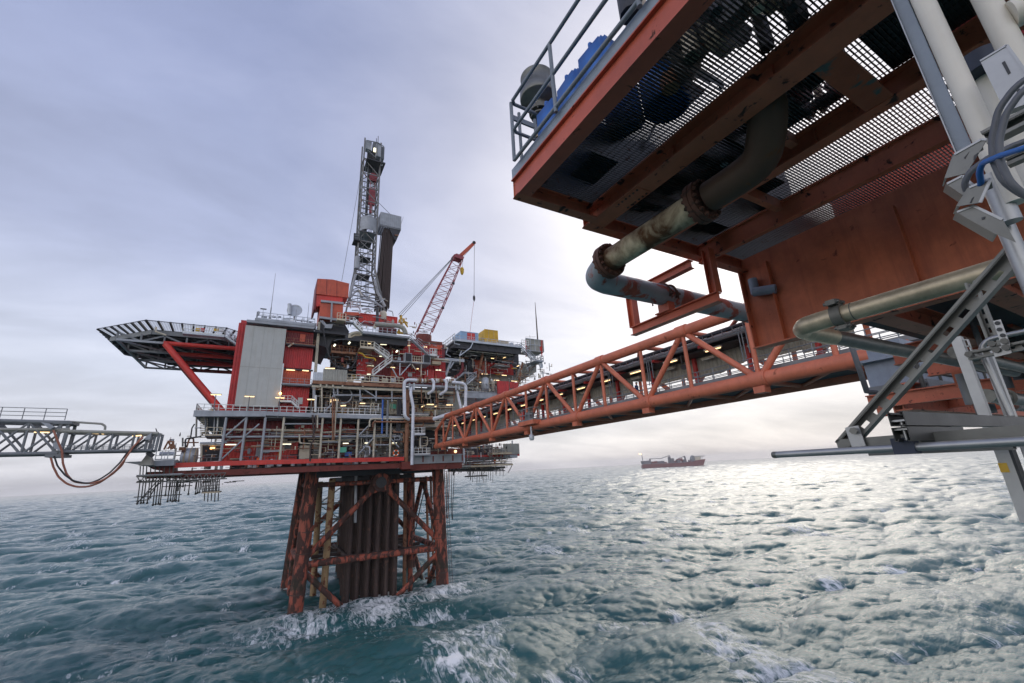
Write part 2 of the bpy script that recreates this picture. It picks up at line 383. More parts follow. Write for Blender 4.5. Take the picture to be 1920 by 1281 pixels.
def build_multi(name, groups, parent):
    o_ = WL[parent]; v, f, mi, sm = [], [], [], []
    me = bpy.data.meshes.new(name)
    for k, (mt, mb) in enumerate(groups.items()):
        o = len(v); v += [(a[0] - o_.x, a[1] - o_.y, a[2] - o_.z) for a in mb.v]; f += [[i + o for i in q] for q in mb.f]; mi += [k] * len(mb.f); sm += mb.sm
        me.materials.append(MAT[mt])
    me.from_pydata(v, [], f); me.polygons.foreach_set('material_index', mi); me.polygons.foreach_set('use_smooth', sm); me.update()
    ob = bpy.data.objects.new(name, me); col.objects.link(ob); ob.parent = parent; WL[ob] = o_.copy(); ob['kind'] = 'stuff'
    return ob
CLUT = (('cream', 5), ('rust_pipe', 5), ('scaffold', 3), ('dark_steel', 4), ('steel_grey', 3), ('cream_rail', 3), ('white_rail', 2), ('grey_clad', 3), ('girder_rust', 2), ('yellow', 1), ('pipe_brown', 2), ('vessel', 2))
def clutter(parent, boxes, n, seed, name='small_pipework', mats=CLUT, lmax=3.2):
    """countless small pipes, valves, brackets and trays in the given volumes, as one part"""
    r = random.Random(seed); g = {}; names = [m for m, w in mats for _ in range(w)]
    vol = [abs((b[1][0] - b[0][0]) * (b[1][2] - b[0][2])) for b in boxes]
    for _ in range(n):
        b = r.choices(boxes, vol)[0]; p = V([r.uniform(b[0][i], b[1][i]) for i in range(3)])
        mb = g.setdefault(r.choice(names), MB()); t = r.random() if lmax < 4 else r.random() * .62
        cl = lambda q: V([min(max(q[i], b[0][i] - .05), b[1][i] + .05) for i in range(3)])
        L_ = r.uniform(.5 if lmax < 4 else 2.5, lmax); rad = r.choice((.035, .05, .06, .08, .11))
        if t < .34: mb.tube(p, cl(p + V((L_, 0, 0))) + V((.01, 0, 0)), rad, 6)
        elif t < .55: mb.tube(p, cl(p - V((0, 0, L_ * .8))) - V((0, 0, .01)), rad, 6)
        elif t < .72:
            q = cl(p + V((L_ * .6, 0, 0))) + V((.02, 0, 0)); e = V((q.x, q.y, min(max(q.z + r.choice((-1, 1)) * r.uniform(.3, 1.1), b[0][2]), b[1][2]))); mb.path([p, q, e + V((0, 0, .01))], rad, 6)
        elif t < .80: s = r.uniform(.15, .45); mb.box(p, p + V((s * r.uniform(.6, 2), s, s * r.uniform(.6, 1.6))))
        elif t < .88: mb.tube(p - V((.06, 0, 0)), p + V((.06, 0, 0)), r.uniform(.15, .3), 10); mb.tube(p, p + V((0, 0, .4)), .04, 5)
        elif t < .94: mb.bar(p, cl(p + V((L_, 0, 0))) + V((.01, 0, 0)), .3, .08)
        else: s = r.uniform(.12, .28); mb.lathe(p, (0, 0, 1), [(0, s), (s * 3, s), (s * 3.6, s * .4)], 10)
    return build_multi(name, g, parent)
def rounded(pts, rad, seg=4):
    out_ = [pts[0]]
    for a, b, c in zip(pts, pts[1:], pts[2:]):
        d1 = (a - b); d2 = (c - b); l1, l2 = d1.length, d2.length; d1 /= l1; d2 /= l2
        ang = d1.angle(d2)
        if ang > 3.1: out_.append(b); continue
        t = min(rad / math.tan(ang / 2), 0.48 * l1, 0.48 * l2)
        p, q = b + d1 * t, b + d2 * t
        for i in range(seg + 1):
            k = i / seg; out_.append(p.lerp(b, k).lerp(b.lerp(q, k), k))
    out_.append(pts[-1]); return out_
def thing(name, label, cat, loc, group=None):
    o = bpy.data.objects.new(name, None); col.objects.link(o); o.location = loc; o.empty_display_size = 0.5
    WL[o] = V(loc); o['label'] = label; o['category'] = cat
    if group: o['group'] = group
    return o
def solo(mb, name, mat, label, cat, loc, group=None):
    """a thing that is one mesh, its origin at loc"""
    me = bpy.data.meshes.new(name); l = V(loc)
    me.from_pydata([tuple(V(v) - l) for v in mb.v], [], mb.f); me.polygons.foreach_set('use_smooth', mb.sm)
    me.materials.append(MAT[mat]); me.update()
    o = bpy.data.objects.new(name, me); col.objects.link(o); o.location = l; WL[o] = l
    o['label'] = label; o['category'] = cat
    if group: o['group'] = group
    return o
def copy_thing(root, dloc, label=None):
    r = root.copy(); col.objects.link(r); r.location = root.location + V(dloc)
    if label: r['label'] = label
    for ch in list(root.children):
        c = ch.copy(); col.objects.link(c); c.parent = r
        for g in list(ch.children):
            d = g.copy(); col.objects.link(d); d.parent = c
    return r
def lerp(a, b, t): return V(a).lerp(V(b), t)
def lamp(parent, z, x0, y0, x1, y1, Y, mat='lamp', r=0.065):
    """strip lamp between two picture points at depth Y: a housing and a lit tube"""
    a, b = z(x0, y0, Y=Y), z(x1, y1, Y=Y)
    h = MB().bar(a + V((0, 0.05, .16)), b + V((0, 0.05, .16)), 0.26, 0.12).build('strip_lamp', 'cream', parent)
    MB().tube(a, b, r, 8).build('lamp_tube', mat, h)
def rectXZ(z, x0, y0, x1, y1, Y):
    """left, right, bottom, top of an upright rectangle seen at depth Y (mid-edge points)"""
    xm, ym = (x0 + x1) / 2, (y0 + y1) / 2
    return z(x0, ym, Y=Y).x, z(x1, ym, Y=Y).x, z(xm, y1, Y=Y).z, z(xm, y0, Y=Y).z
def pbox(mb, z, x0, y0, x1, y1, Y, dep):
    a, b, c, d = rectXZ(z, x0, y0, x1, y1, Y); mb.box((a, Y, c), (b, Y + dep, d)); return mb
def pcorr(mb, z, x0, y0, x1, y1, Y, pitch=0.5, dep=0.1):
    a, b, c, d = rectXZ(z, x0, y0, x1, y1, Y); mb.corr(a, b, Y, c, d, pitch, dep); return mb
# ------------------------------------------------------------------ sea
rng = np.random.default_rng(11)
WIND = math.radians(200)                                    # direction the sea runs to: towards the eye, a little to the left
def spectrum(L, N, lmin, lmax, hs, spread_pow, iso):
    """random wave field on a periodic tile; returns the complex spectrum, scaled to the wave height hs"""
    k1 = np.fft.fftfreq(N, L / N) * 2 * np.pi
    KX, KY = np.meshgrid(k1, k1, indexing='ij'); K = np.hypot(KX, KY); K[0, 0] = 1e-6
    Lw = 5.6
    c = (KX * math.sin(WIND) + KY * math.cos(WIND)) / K
    P = np.exp(-1 / (K * Lw) ** 2) / K ** 3.9 * ((1 - iso) * np.abs(c) ** spread_pow + iso) * np.where(c < 0, 0.25, 1)
    P *= (K < 2 * np.pi / lmin) * (K > 2 * np.pi / lmax); P[0, 0] = 0
    H = (rng.normal(size=(N, N)) + 1j * rng.normal(size=(N, N))) * np.sqrt(P)
    h = np.fft.ifft2(H).real
    H *= (hs / 4) / h.std()
    return H, KX, KY, K
def fields(H, KX, KY, K, cut):
    F = H * np.exp(-(K * cut / (2 * np.pi)) ** 2)
    h = np.fft.ifft2(F).real; dx = np.fft.ifft2(-1j * KX / K * F).real; dy = np.fft.ifft2(-1j * KY / K * F).real
    return np.stack([dx, dy, h], -1).astype(np.float32)
def jacobian(H, KX, KY, K, lam, cut):
    F = H * np.exp(-(K * cut / (2 * np.pi)) ** 2)
    xx = np.fft.ifft2(KX * KX / K * F).real; yy = np.fft.ifft2(KY * KY / K * F).real; xy = np.fft.ifft2(KX * KY / K * F).real
    return (1 + lam * xx) * (1 + lam * yy) - (lam * xy) ** 2
def sample(T, L, x, y):
    N = T.shape[0]; u = (x / L * N) % N; v = (y / L * N) % N
    i = np.floor(u).astype(np.int64) % N; j = np.floor(v).astype(np.int64) % N; a = (u - np.floor(u))[..., None]; b = (v - np.floor(v))[..., None]
    i2, j2 = (i + 1) % N, (j + 1) % N
    Tt = T if T.ndim == 3 else T[..., None]
    return Tt[i, j] * (1 - a) * (1 - b) + Tt[i2, j] * a * (1 - b) + Tt[i, j2] * (1 - a) * b + Tt[i2, j2] * a * b
def make_sea():
    na = 1250
    a0, a1 = math.radians(-46), math.radians(106)          # from +Y towards +X
    ang = np.concatenate([np.linspace(a0, a1, na), np.linspace(a1, a0 + 2 * math.pi, 90)[1:-1]])
    r = [6.0]
    while r[-1] < 9000:
        x = r[-1]; r.append(x + max(0.22, 0.0038 * x))
    r = np.array(r); nr = len(r); na2 = len(ang)
    A, Rr = np.meshgrid(ang, r)
    X = (Rr * np.sin(A)); Y = (Rr * np.cos(A))
    dr = np.gradient(r)
    CHOP = 1.35
    tiles = [(397.0, 1024, 2.5, 160, 2.9, 4.0, .03), (61.3, 512, .28, 2.5, .30, 3.0, .08)]
    D = np.zeros((nr, na2, 3), np.float32); foam = np.zeros((nr, na2), np.float32)
    for ti, (L, N, lmin, lmax, hs, sp, iso) in enumerate(tiles):
        S = spectrum(L, N, lmin, lmax, hs, sp, iso)
        cuts = [0, .35, .7, 1.4, 2.8, 5.6, 11, 22, 44]
        lv = np.interp(dr * 1.6, cuts, range(len(cuts)))    # filter level wanted by each ring
        J = jacobian(*S, CHOP, .5 if ti == 0 else 0.12)
        F0 = np.clip((.46 - J) / .5, 0, 1) if ti == 0 else np.clip((.25 - J) / .5, 0, .5)
        if ti == 0:                                         # foam left behind the crest as it moves on
            F1 = F0.copy()
            for s in range(1, 22):
                sx, sy = int(round(-math.sin(WIND) * s * 1.1)), int(round(-math.cos(WIND) * s * 1.1))
                F1 = np.maximum(F1, np.roll(F0, (sx, sy), (0, 1)) * (0.80 * (1 - s / 22) ** 1.2))
            F0 = F1
        fl = sample(F0.astype(np.float32), L, X, Y)[..., 0] * np.clip(1.35 - Rr / 1500, .25, 1)
        foam = np.maximum(foam, fl) if ti == 0 else foam + fl * .3
        for q in range(len(cuts)):
            w = np.clip(1 - np.abs(lv - q), 0, 1)
            rows = np.where(w > 0)[0]
            if not len(rows) or (ti == 1 and cuts[q] > 6): continue
            D[rows] += sample(fields(*S, cuts[q]), L, X[rows], Y[rows]) * w[rows][:, None, None]
    dx, dy, dz = D[..., 0] * CHOP, D[..., 1] * CHOP, D[..., 2].copy()
    # wind streaks: long, narrow and broken
    u_ = X * math.sin(WIND) + Y * math.cos(WIND); v_ = X * math.cos(WIND) - Y * math.sin(WIND)
    st = spectrum(397.0, 1024, 2.5, 40, 1.0, 0, 1)
    K0 = st[0] * np.exp(-((st[1] * math.sin(WIND) + st[2] * math.cos(WIND)) * 9) ** 2)
    T = np.fft.ifft2(K0).real; T = (T / T.std()).astype(np.float32)
    sk = sample(T, 397.0, X, Y)[..., 0]
    foam = np.maximum(foam, np.clip((sk - .45) * .28, 0, .50))
    # broken water round the legs of the far platform and its wash trailing towards the eye
    for lx, ly, rad, s_ in ((7, 90.3, 3.4, .9), (33, 89.0, 3.2, .8), (7, 112, 3.5, .7), (33, 112, 3.5, .6), (20, 95, 9, .78), (14, 89, 6, .6), (27, 88, 6, .6), (20, 83, 9, .48), (40, 88, 8, .4), (3, 84, 8, .45), (20.4, 56, 1.1, .85), (21.8, 55.2, 1.4, .9), (23.3, 54.8, 1.0, .75), (19.4, 55.2, .8, .7), (8, 83, 8, .62), (20, 85, 10, .66), (32, 85, 9, .62), (20, 79, 12, .42), (18, 50, 2.0, .45), (37, 62, 3.2, .5), (31, 49, 2.5, .6), (47, 55, 4, .5), (13, 70, 8, .34), (28, 72, 8, .36)):
        d2 = ((X - lx) ** 2 + (Y - ly) ** 2) / rad ** 2
        foam = np.maximum(foam, s_ * np.exp(-d2 * .9))
    # the big hollow swell near the eye
    for cxx, cyy, hgt, wx, wy, rot in ((26, 57, 1.3, 26, 5.5, .35), (33, 50, -1.2, 24, 6, .35), (10, 60, .7, 18, 5, .2)):
        ca, sa = math.cos(rot), math.sin(rot); ex = (X - cxx) * ca + (Y - cyy) * sa; ey = -(X - cxx) * sa + (Y - cyy) * ca
        dz += hgt * np.exp(-(ex / wx) ** 2 - (ey / wy) ** 2)
    co = np.stack([X + dx, Y + dy, dz], -1).reshape(-1, 3)
    i, j = np.meshgrid(np.arange(nr - 1), np.arange(na2), indexing='ij'); j2 = (j + 1) % na2
    fa = np.stack([i * na2 + j, (i + 1) * na2 + j, (i + 1) * na2 + j2, i * na2 + j2], -1).reshape(-1, 4)
    nv = len(co); cen = nv; co = np.vstack([co, [[0, 0, -1]]])
    tri = np.stack([np.full(na2, cen), np.arange(na2), (np.arange(na2) + 1) % na2], -1)
    me = bpy.data.meshes.new('sea')
    me.vertices.add(nv + 1); me.vertices.foreach_set('co', co.astype(np.float32).ravel())
    me.loops.add(fa.size + tri.size)
    me.loops.foreach_set('vertex_index', np.concatenate([fa.ravel(), tri.ravel()]).astype(np.int32))
    me.polygons.add(len(fa) + len(tri))
    me.polygons.foreach_set('loop_start', np.concatenate([np.arange(len(fa)) * 4, fa.size + np.arange(len(tri)) * 3]).astype(np.int32))
    me.polygons.foreach_set('loop_total', np.concatenate([np.full(len(fa), 4), np.full(len(tri), 3)]).astype(np.int32))
    me.update(calc_edges=True)
    me.polygons.foreach_set('use_smooth', np.ones(len(me.polygons), bool))
    at_ = me.attributes.new('foam', 'FLOAT', 'POINT')
    at_.data.foreach_set('value', np.append(foam.ravel(), 0).astype(np.float32))
    o = bpy.data.objects.new('sea', me); col.objects.link(o)
    o['kind'] = 'structure'; o['label'] = 'choppy teal sea with white foam streaks below the platforms'; o['category'] = 'sea'
    m = bpy.data.materials.new('sea_water'); m.use_nodes = True
    nt = m.node_tree; L = nt.links.new; bs = nt.nodes['Principled BSDF']; N = nt.nodes.new
    tcn = N('ShaderNodeTexCoord'); att = N('ShaderNodeAttribute'); att.attribute_name = 'foam'
    f1 = N('ShaderNodeTexNoise'); f1.inputs['Scale'].default_value = 0.7; f1.inputs['Detail'].default_value = 10; f1.inputs['Roughness'].default_value = 0.72; f1.inputs['Distortion'].default_value = 1.1
    mpn = N('ShaderNodeMapping'); mpn.inputs['Rotation'].default_value = (0, 0, WIND); mpn.inputs['Scale'].default_value = (1.6, 0.6, 1)
    L(tcn.outputs['Object'], mpn.inputs[0]); L(mpn.outputs[0], f1.inputs['Vector'])
    th_ = N('ShaderNodeMath'); th_.operation = 'ADD'; L(att.outputs['Fac'], th_.inputs[0])
    ad = N('ShaderNodeMath'); ad.operation = 'MULTIPLY_ADD'; L(f1.outputs[0], ad.inputs[0]); ad.inputs[1].default_value = 1.7; ad.inputs[2].default_value = -1.26
    L(ad.outputs[0], th_.inputs[1])
    mr = N('ShaderNodeMapRange'); mr.inputs[1].default_value = 0.02; mr.inputs[2].default_value = 0.34; L(th_.outputs[0], mr.inputs[0])
    cn = N('ShaderNodeTexNoise'); cn.inputs['Scale'].default_value = 0.02; cn.inputs['Detail'].default_value = 4; L(tcn.outputs['Object'], cn.inputs['Vector'])
    cm = N('ShaderNodeMix'); cm.data_type = 'RGBA'; cm.inputs[6].default_value = (0.018, 0.080, 0.088, 1); cm.inputs[7].default_value = (0.030, 0.118, 0.118, 1); L(cn.outputs[0], cm.inputs[0])
    fm = N('ShaderNodeMix'); fm.data_type = 'RGBA'; L(mr.outputs[0], fm.inputs[0]); L(cm.outputs[2], fm.inputs[6]); fm.inputs[7].default_value = (0.80, 0.82, 0.82, 1)
    L(fm.outputs[2], bs.inputs['Base Color'])
    rg = N('ShaderNodeMapRange'); rg.inputs[3].default_value = 0.08; rg.inputs[4].default_value = 0.85; L(mr.outputs[0], rg.inputs[0]); L(rg.outputs[0], bs.inputs['Roughness'])
    bs.inputs['IOR'].default_value = 1.45
    # ripples too small for the mesh
    mp2 = N('ShaderNodeMapping'); mp2.inputs['Rotation'].default_value = (0, 0, WIND); mp2.inputs['Scale'].default_value = (0.34, 1.3, 1)
    L(tcn.outputs['Object'], mp2.inputs[0])
    r1 = N('ShaderNodeTexNoise'); r1.inputs['Scale'].default_value = 2.2; r1.inputs['Detail'].default_value = 9; r1.inputs['Roughness'].default_value = 0.66; r1.inputs['Distortion'].default_value = 0.5
    L(mp2.outputs[0], r1.inputs['Vector'])
    bp = N('ShaderNodeBump'); bp.inputs['Distance'].default_value = 0.14
    bst = N('ShaderNodeMapRange'); bst.inputs[3].default_value = 1.0; bst.inputs[4].default_value = 0.3; L(mr.outputs[0], bst.inputs[0]); L(bst.outputs[0], bp.inputs['Strength'])
    L(r1.outputs[0], bp.inputs['Height']); L(bp.outputs[0], bs.inputs['Normal'])
    me.materials.append(m)
    return o
make_sea()
# ------------------------------------------------------------------ jacket of the far platform
def make_jacket():
    root = thing('platform_jacket', 'rust blotched orange steel jacket legs and braces standing in the sea under the far platform', 'jacket', (20, 100, 0))
    D = V((0, 0, -6))
    tops = {'fl': z6(347, 100, Y=91.6), 'fr': z6(1282, 100, Y=90.2)}
    bots = {'fl': z6(210, 1186, Y=90.8), 'fr': z6(1322, 985, Y=89.4)}
    tops['bl'] = V((tops['fl'].x + .1, 110.6, tops['fl'].z)); bots['bl'] = V((6.6, 112.5, 0))
    tops['br'] = V((tops['fr'].x - .1, 110.6, tops['fr'].z)); bots['br'] = V((33.2, 112.5, 0))
    def legpt(k, z):
        a, b = tops[k], bots[k]; t = (z - a.z) / (b.z - a.z); return a.lerp(b, t)
    for k in tops:
        b = legpt(k, -7)
        lg = MB().tube(tops[k] + V((0, 0, 1.2)), b, 1.22, 24).build('leg', 'jacket_paint', root)
        for z in (17.5, 13, 9.5, 3.2):
            c = legpt(k, z); MB().tube(c + V((0, 0, .07)), c - V((0, 0, .07)), 1.26, 24).build('weld_band', 'conductor_rust', lg)
    zU, zL = z6(800, 178, Y=91).z, z6(800, 728, Y=91).z
    node = {}
    for f, (l, r) in (('f', ('fl', 'fr')), ('b', ('bl', 'br'))):
        MB().tube(legpt(l, zU), legpt(r, zU), .42, 14).build('brace', 'jacket_paint', root)
        MB().tube(legpt(l, zL), legpt(r, zL), .58, 16).build('brace', 'jacket_paint', root)
        a, b = legpt(l, zU), legpt(r, zU)
        c = V((20.4, (a.y + b.y) / 2, z6(855, 185, Y=91).z + .2)); node[f] = c
        MB().tube(c, legpt(l, zL + .5), .52, 16).build('brace', 'jacket_paint', root)
        MB().tube(c, legpt(r, zL + .9), .52, 16).build('brace', 'jacket_paint', root)
        m = MB().tube(c - V((0, .95, 0)), c + V((0, .95, 0)), 1.75, 24)
        nd = m.build('brace_node', 'jacket_paint', root)
        if f == 'f':
            MB().tube(c - V((0, 1.0, 0)), c - V((0, .9, 0)), 1.05, 20).build('node_hole', 'dark_steel', nd)
            g = MB()
            for s in (-1, 1):
                g.prism([c + V((s * .6, -.3, -1.2)), c + V((s * 2.7, -.3, -2.0)), c + V((s * 1.9, -.3, -.2))], (0, .6, 0))
            g.prism([c + V((-1.5, -.3, -.9)), c + V((-2.3, -.3, -2.3)), c + V((0, -.3, -1.7)), c + V((2.3, -.3, -2.3)), c + V((1.5, -.3, -.9))], (0, .6, 0))
            g.build('gusset', 'jacket_paint', nd)
        mid = V(((a.x + b.x) / 2, a.y, -4))
        MB().tube(legpt(l, zL - .6), V((a.x + 9.5, a.y, -3.0)), .5, 14).build('brace', 'jacket_paint', root)
        MB().tube(legpt(r, zL - .4), V((b.x - 11.5, a.y, -3.4)), .5, 14).build('brace', 'jacket_paint', root)
    for l, r in (('fl', 'bl'), ('fr', 'br')):
        MB().tube(legpt(l, zL), legpt(r, zL), .6, 14).build('brace', 'jacket_paint', root)
        MB().tube(legpt(l, zU), legpt(r, zU), .45, 12).build('brace', 'jacket_paint', root)
        c = (legpt(l, zU) + legpt(r, zU)) / 2
        MB().tube(c, legpt(l, zL), .5, 12).build('brace', 'jacket_paint', root)
        MB().tube(c, legpt(r, zL), .5, 12).build('brace', 'jacket_paint', root)
        MB().tube(legpt(l, zL), (legpt(l, -3) + legpt(r, -3)) / 2, .5, 12).build('brace', 'jacket_paint', root)
        MB().tube(legpt(r, zL), (legpt(l, -3) + legpt(r, -3)) / 2, .5, 12).build('brace', 'jacket_paint', root)
    # guide frame round the well tubes
    m = MB()
    for y in (93.5, 98.5, 103.5, 108.5): m.tube((9.5, y, zL), (31, y, zL), .35, 10)
    for x in (15.2, 26.2): m.tube((x, 91, zL), (x, 111, zL), .4, 10)
    m.build('guide_frame', 'conductor_rust', root)
    # well tubes: four rows deep to the far side
    for j in range(8):
        for i, x in enumerate((15.9, 17.55, 19.2, 20.9, 22.5, 24.1)):
            y = 94.6 - .62 * i + j * 2.6 + (.5 if i % 2 else 0)
            MB().tube((x + .1 * j, y, 22.6), (x + .1 * j, y, -6), .40 + .06 * ((i + j) % 2), 12).build('well_tube', 'conductor_rust', root)
    MB().tube(z6(672, 60, Y=93.2), z6(665, 480, Y=93.2), .28, 10).build('drain_tube', 'steel_grey', root)
    # caissons
    for (a, b, y, r, mt) in (((494, 150), (420, 1090), 93.5, .62, 'caisson_paint'), ((400, 180), (362, 870), 103, .6, 'caisson_paint'), ((1040, 60), (1036, 1000), 96, .38, 'rust_pipe'),
                             ((1078, 120), (1080, 1015), 95, .5, 'jacket_paint'), ((1196, 170), (1226, 980), 99, .28, 'rust_pipe'), ((1230, 170), (1262, 955), 101, .26, 'rust_pipe')):
        p, q = z6(*a, Y=y), z6(*b, Y=y); q = V((q.x, y, -5)); p.z = max(p.z, 21.5)
        MB().tube(p, q, r, 12).build('caisson', mt, root)
    m = MB()
    for yy in (335, 395, 890):
        a, b = z6(1190, yy + 10, Y=99), z6(1280, yy, Y=99); m.bar(a, b, .3, .35)
    m.build('caisson_guide', 'jacket_paint', root)
    # ladders on the legs
    for k, off in (('fr', V((1.25, -.9, 0))), ('bl', V((-1.3, -.6, 0)))):
        m = MB(); a, b = tops[k] + off, legpt(k, 1.0) + off
        for s in (V((0, 0, 0)), V((.55, 0, 0))): m.tube(a + s, b + s, .05, 5)
        n = 46
        for i in range(n):
            c = a.lerp(b, i / n); m.tube(c, c + V((.55, 0, 0)), .035, 4)
        m.build('ladder', 'dark_steel', root)
    # stair tower between the left legs
    m = MB()
    for i in range(4):
        zt, zb_ = 20 - i * 3.2, 16.8 - i * 3.2
        y = 106; x0, x1 = 10.8, 15.2
        m.bar((x0, y, zt) if i % 2 else (x1, y, zt), (x1, y, zb_) if i % 2 else (x0, y, zb_), .9, .16)
        m.rail([(x0, y - .6, zb_), (x1, y - .6, zb_)], 1.0, 1.5, .05)
        m.box((x0 - .3, y - .7, zb_ - .2), (x1 + .3, y + .8, zb_ - .05))
    for x in (10.8, 15.2): m.tube((x, 106, 21), (x, 106, 6), .12, 6)
    m.build('stair_tower', 'scaffold', root)
    # service tubes hanging on the right, with loops
    for i, (x0, x1, yb) in enumerate(((1330, 1352, 465), (1347, 1362, 470), (1385, 1395, 478))):
        p = [z6(x0 + 5, 90, Y=93), z6(x0, yb - 80, Y=93), z6((x0 + x1) / 2 + 6, yb, Y=93), z6(x1, yb - 80, Y=93), z6(x1 + 14, 90, Y=93)]
        MB().path(p, .07, 6, rad=1.0).build('hanging_hose', 'hose_black' if i != 1 else 'hose_orange', root)
    MB().path([z6(1195, 190, Y=97), z6(1160, 330, Y=97), z6(1120, 520, Y=97), z6(1095, 555, Y=97)], .12, 6).build('hanging_hose', 'hose_black', root)
make_jacket()
# ------------------------------------------------------------------ production decks of the far platform
def make_deck():
    root = thing('production_deck', 'lower decks of the far platform with red edge beam, grey columns and pipework', 'platform deck', (5, 84, 22))
    B = lambda: MB()
    # floor, girder and edge
    B().box((-15.6, 85.11, 23.9), (25.6, 118, 24.28)).box((25.61, 92, 23.9), (36, 118, 24.28)).build('floor', 'deck_dark', root)
    p, q, r_ = z5(-60, 612, Y=83.9), z5(330, 596, Y=83.9), z5(1668, 562, Y=83.9)
    B().bar(V((p.x, 84, p.z)), q, .5, .72).bar(q, r_, .5, .72).build('edge_beam', 'bright_red', root)
    gz = z5(1000, 655, Y=84.6).z
    g = B().box((-15.2, 84.4, gz), (25.4, 85.1, 24.2))
    for y in (90, 96, 102, 108, 114): g.box((-14.5, y, gz), (25, y + .4, 23.89))
    for x in (-14, -4, 6, 16, 25): g.box((x, 85.1, gz + .2), (x + .4, 118, 23.89))
    g.build('girder', 'girder_rust', root)
    g = B()
    for x in (-15, -9, -3.2, 2.5, 6.9, 11.5, 15.8, 20.4):
        g.bar((x, 84.35, gz + .05), (x, 84.35, 23.6), .18, .3)
    g.box((-15.3, 84.25, gz - .08), (25.5, 85.3, gz + .06)); g.build('stiffener', 'girder_rust', root)
    for y in (90.5, 95, 100, 105, 110): B().box((7.5, y, gz - 1.1), (31.5, y + .5, gz - .01)).build('floor_bearer', 'dark_steel', root)
    B().box((13.5, 93.5, gz - 2.0), (27.5, 112, gz - 1.2)).build('guide_deck', 'dark_steel', root)
    B().box((-14, 86, gz + .3), (25, 117, gz + .5)).build('underside', 'dark_steel', root)
    # right: grey box beam under the bridge landing
    a, b, c, d = rectXZ(ze, 215, 1055, 812, 1125, 84)
    bm = B().box((a, 84, c), (b, 92, d)).box((a, 83.8, d), (b, 92, d + .25)).box((a, 83.85, c - .3), (b, 92, c)).build('landing_beam', 'steel_grey', root)
    m = B()
    for t in np.linspace(0, 1, 6): m.box((a + t * (b - a) - .12, 83.9, c), (a + t * (b - a) + .12, 84.0, d))
    m.build('stiffener', 'girder_rust', bm)
    B().box((a - .3, 84.2, c - 1.5), (b, 92, c - .3)).build('girder', 'girder_rust', root)
    # columns and braces of the front face
    for x0, x1, y0, y1 in ((335, 292, 250, 578), (487, 447, 250, 576), (631, 596, 248, 572), (771, 738, 250, 570), (1061, 1036, 252, 566), (1196, 1180, 252, 560), (1327, 1315, 254, 556), (1452, 1441, 256, 552), (1571, 1565, 258, 548)):
        p, q = z5(x0, y0, Y=84.2), z5(x1, y1, Y=84.2); x = (p.x + q.x) / 2
        B().tube((x, 84.2, p.z), (x, 84.2, q.z), .2, 10).build('column', 'steel_grey' if x0 < 700 else 'cream', root)
    for a, b in (((485, 255), (335, 388)), ((462, 418), (300, 566)), ((1440, 405), (1318, 538)), ((1415, 302), (1330, 388)), ((1572, 410), (1632, 476)), ((330, 388), (440, 300)), ((480, 388), (585, 300))):
        y = 84.25 if a[0] > 340 or a[1] < 300 else 86.5
        B().tube(z5(*a, Y=y), z5(*b, Y=y), .13, 8).build('brace', 'steel_grey', root)
    # horizontal pipe runs between the columns
    runs = [((325, 345), (762, 347), .12, 'cream', 84.6), ((330, 398), (1640, 392), .17, 'steel_grey', 84.5), ((640, 352), (1060, 352), .1, 'cream', 85), ((770, 300), (1060, 300), .14, 'steel_grey', 84.6), ((770, 365), (1320, 364), .12, 'rust_pipe', 85.2),
            ((800, 378), (1060, 379), .1, 'cream', 85.5), ((1060, 364), (1200, 358), .16, 'cream', 84.9), ((320, 430), (480, 415), .1, 'steel_grey', 86), ((480, 418), (740, 424), .1, 'rust_pipe', 85.3), ((620, 365), (1320, 372), .08, 'steel_grey', 86),
            ((890, 445), (1040, 450), .12, 'cream', 84.5), ((1055, 437), (1180, 436), .12, 'steel_grey', 84.3), ((1050, 405), (1600, 404), .1, 'under_grey', 86), ((1330, 380), (1620, 378), .1, 'steel_grey', 86), ((1450, 322), (1620, 320), .12, 'under_grey', 86.4),
            ((1450, 346), (1600, 345), .12, 'under_grey', 86.2), ((1450, 458), (1560, 457), .14, 'steel_grey', 84.4), ((1080, 288), (1440, 290), .24, 'under_grey', 86.8), ((1060, 340), (1440, 338), .1, 'rust_pipe', 85.8), ((1200, 392), (1420, 350), .08, 'cream', 86.2),
            ((600, 505), (740, 503), .14, 'pale_pipe', 86), ((340, 440), (140, 444), .16, 'steel_grey', 84.6), ((1460, 436), (1660, 437), .08, 'rust_pipe', 86.6), ((140, 460), (300, 462), .12, 'cream', 86)]
    for a, b, r, mt, y in runs: B().tube(z5(*a, Y=y), z5(*b, Y=y), r, 8).build('pipe', mt, root)
    for pts, r, mt, y in ((((1412, 322), (1412, 262), (1700, 262)), .16, 'cream', 83.8), (((1436, 328), (1436, 284), (1720, 286)), .17, 'rust_pipe', 83.7), (((886, 380), (888, 440), (905, 446)), .14, 'cream', 84.2),
                          (((1590, 362), (1668, 362), (1668, 440)), .13, 'rust_pipe', 84.0), (((1600, 425), (1600, 395), (1640, 395), (1640, 420), (1602, 420)), .09, 'steel_grey', 84.4),
                          (((985, 232), (995, 420), (968, 460), (966, 580)), .14, 'pipe_brown', 83.6), (((1008, 235), (1008, 330), (985, 400)), .12, 'pipe_brown', 83.7), (((1022, 232), (1020, 330)), .12, 'cream', 83.6),
                          (((1135, 100), (1135, 420)), .13, 'rust_pipe', 83.4), (((1150, 105), (1146, 410)), .1, 'rust_pipe', 83.5), (((1165, 110), (1150, 400)), .09, 'cream', 83.5), (((330, 430), (380, 400), (470, 396)), .1, 'cream', 86.2)):
        B().path([z5(*p, Y=y) for p in pts], r, 8, rad=.6).build('pipe', mt, root)
    B().tube(z5(1511, 118, Y=83.8), z5(1504, 372, Y=83.8), .17, 10).build('pipe', 'blue', root)
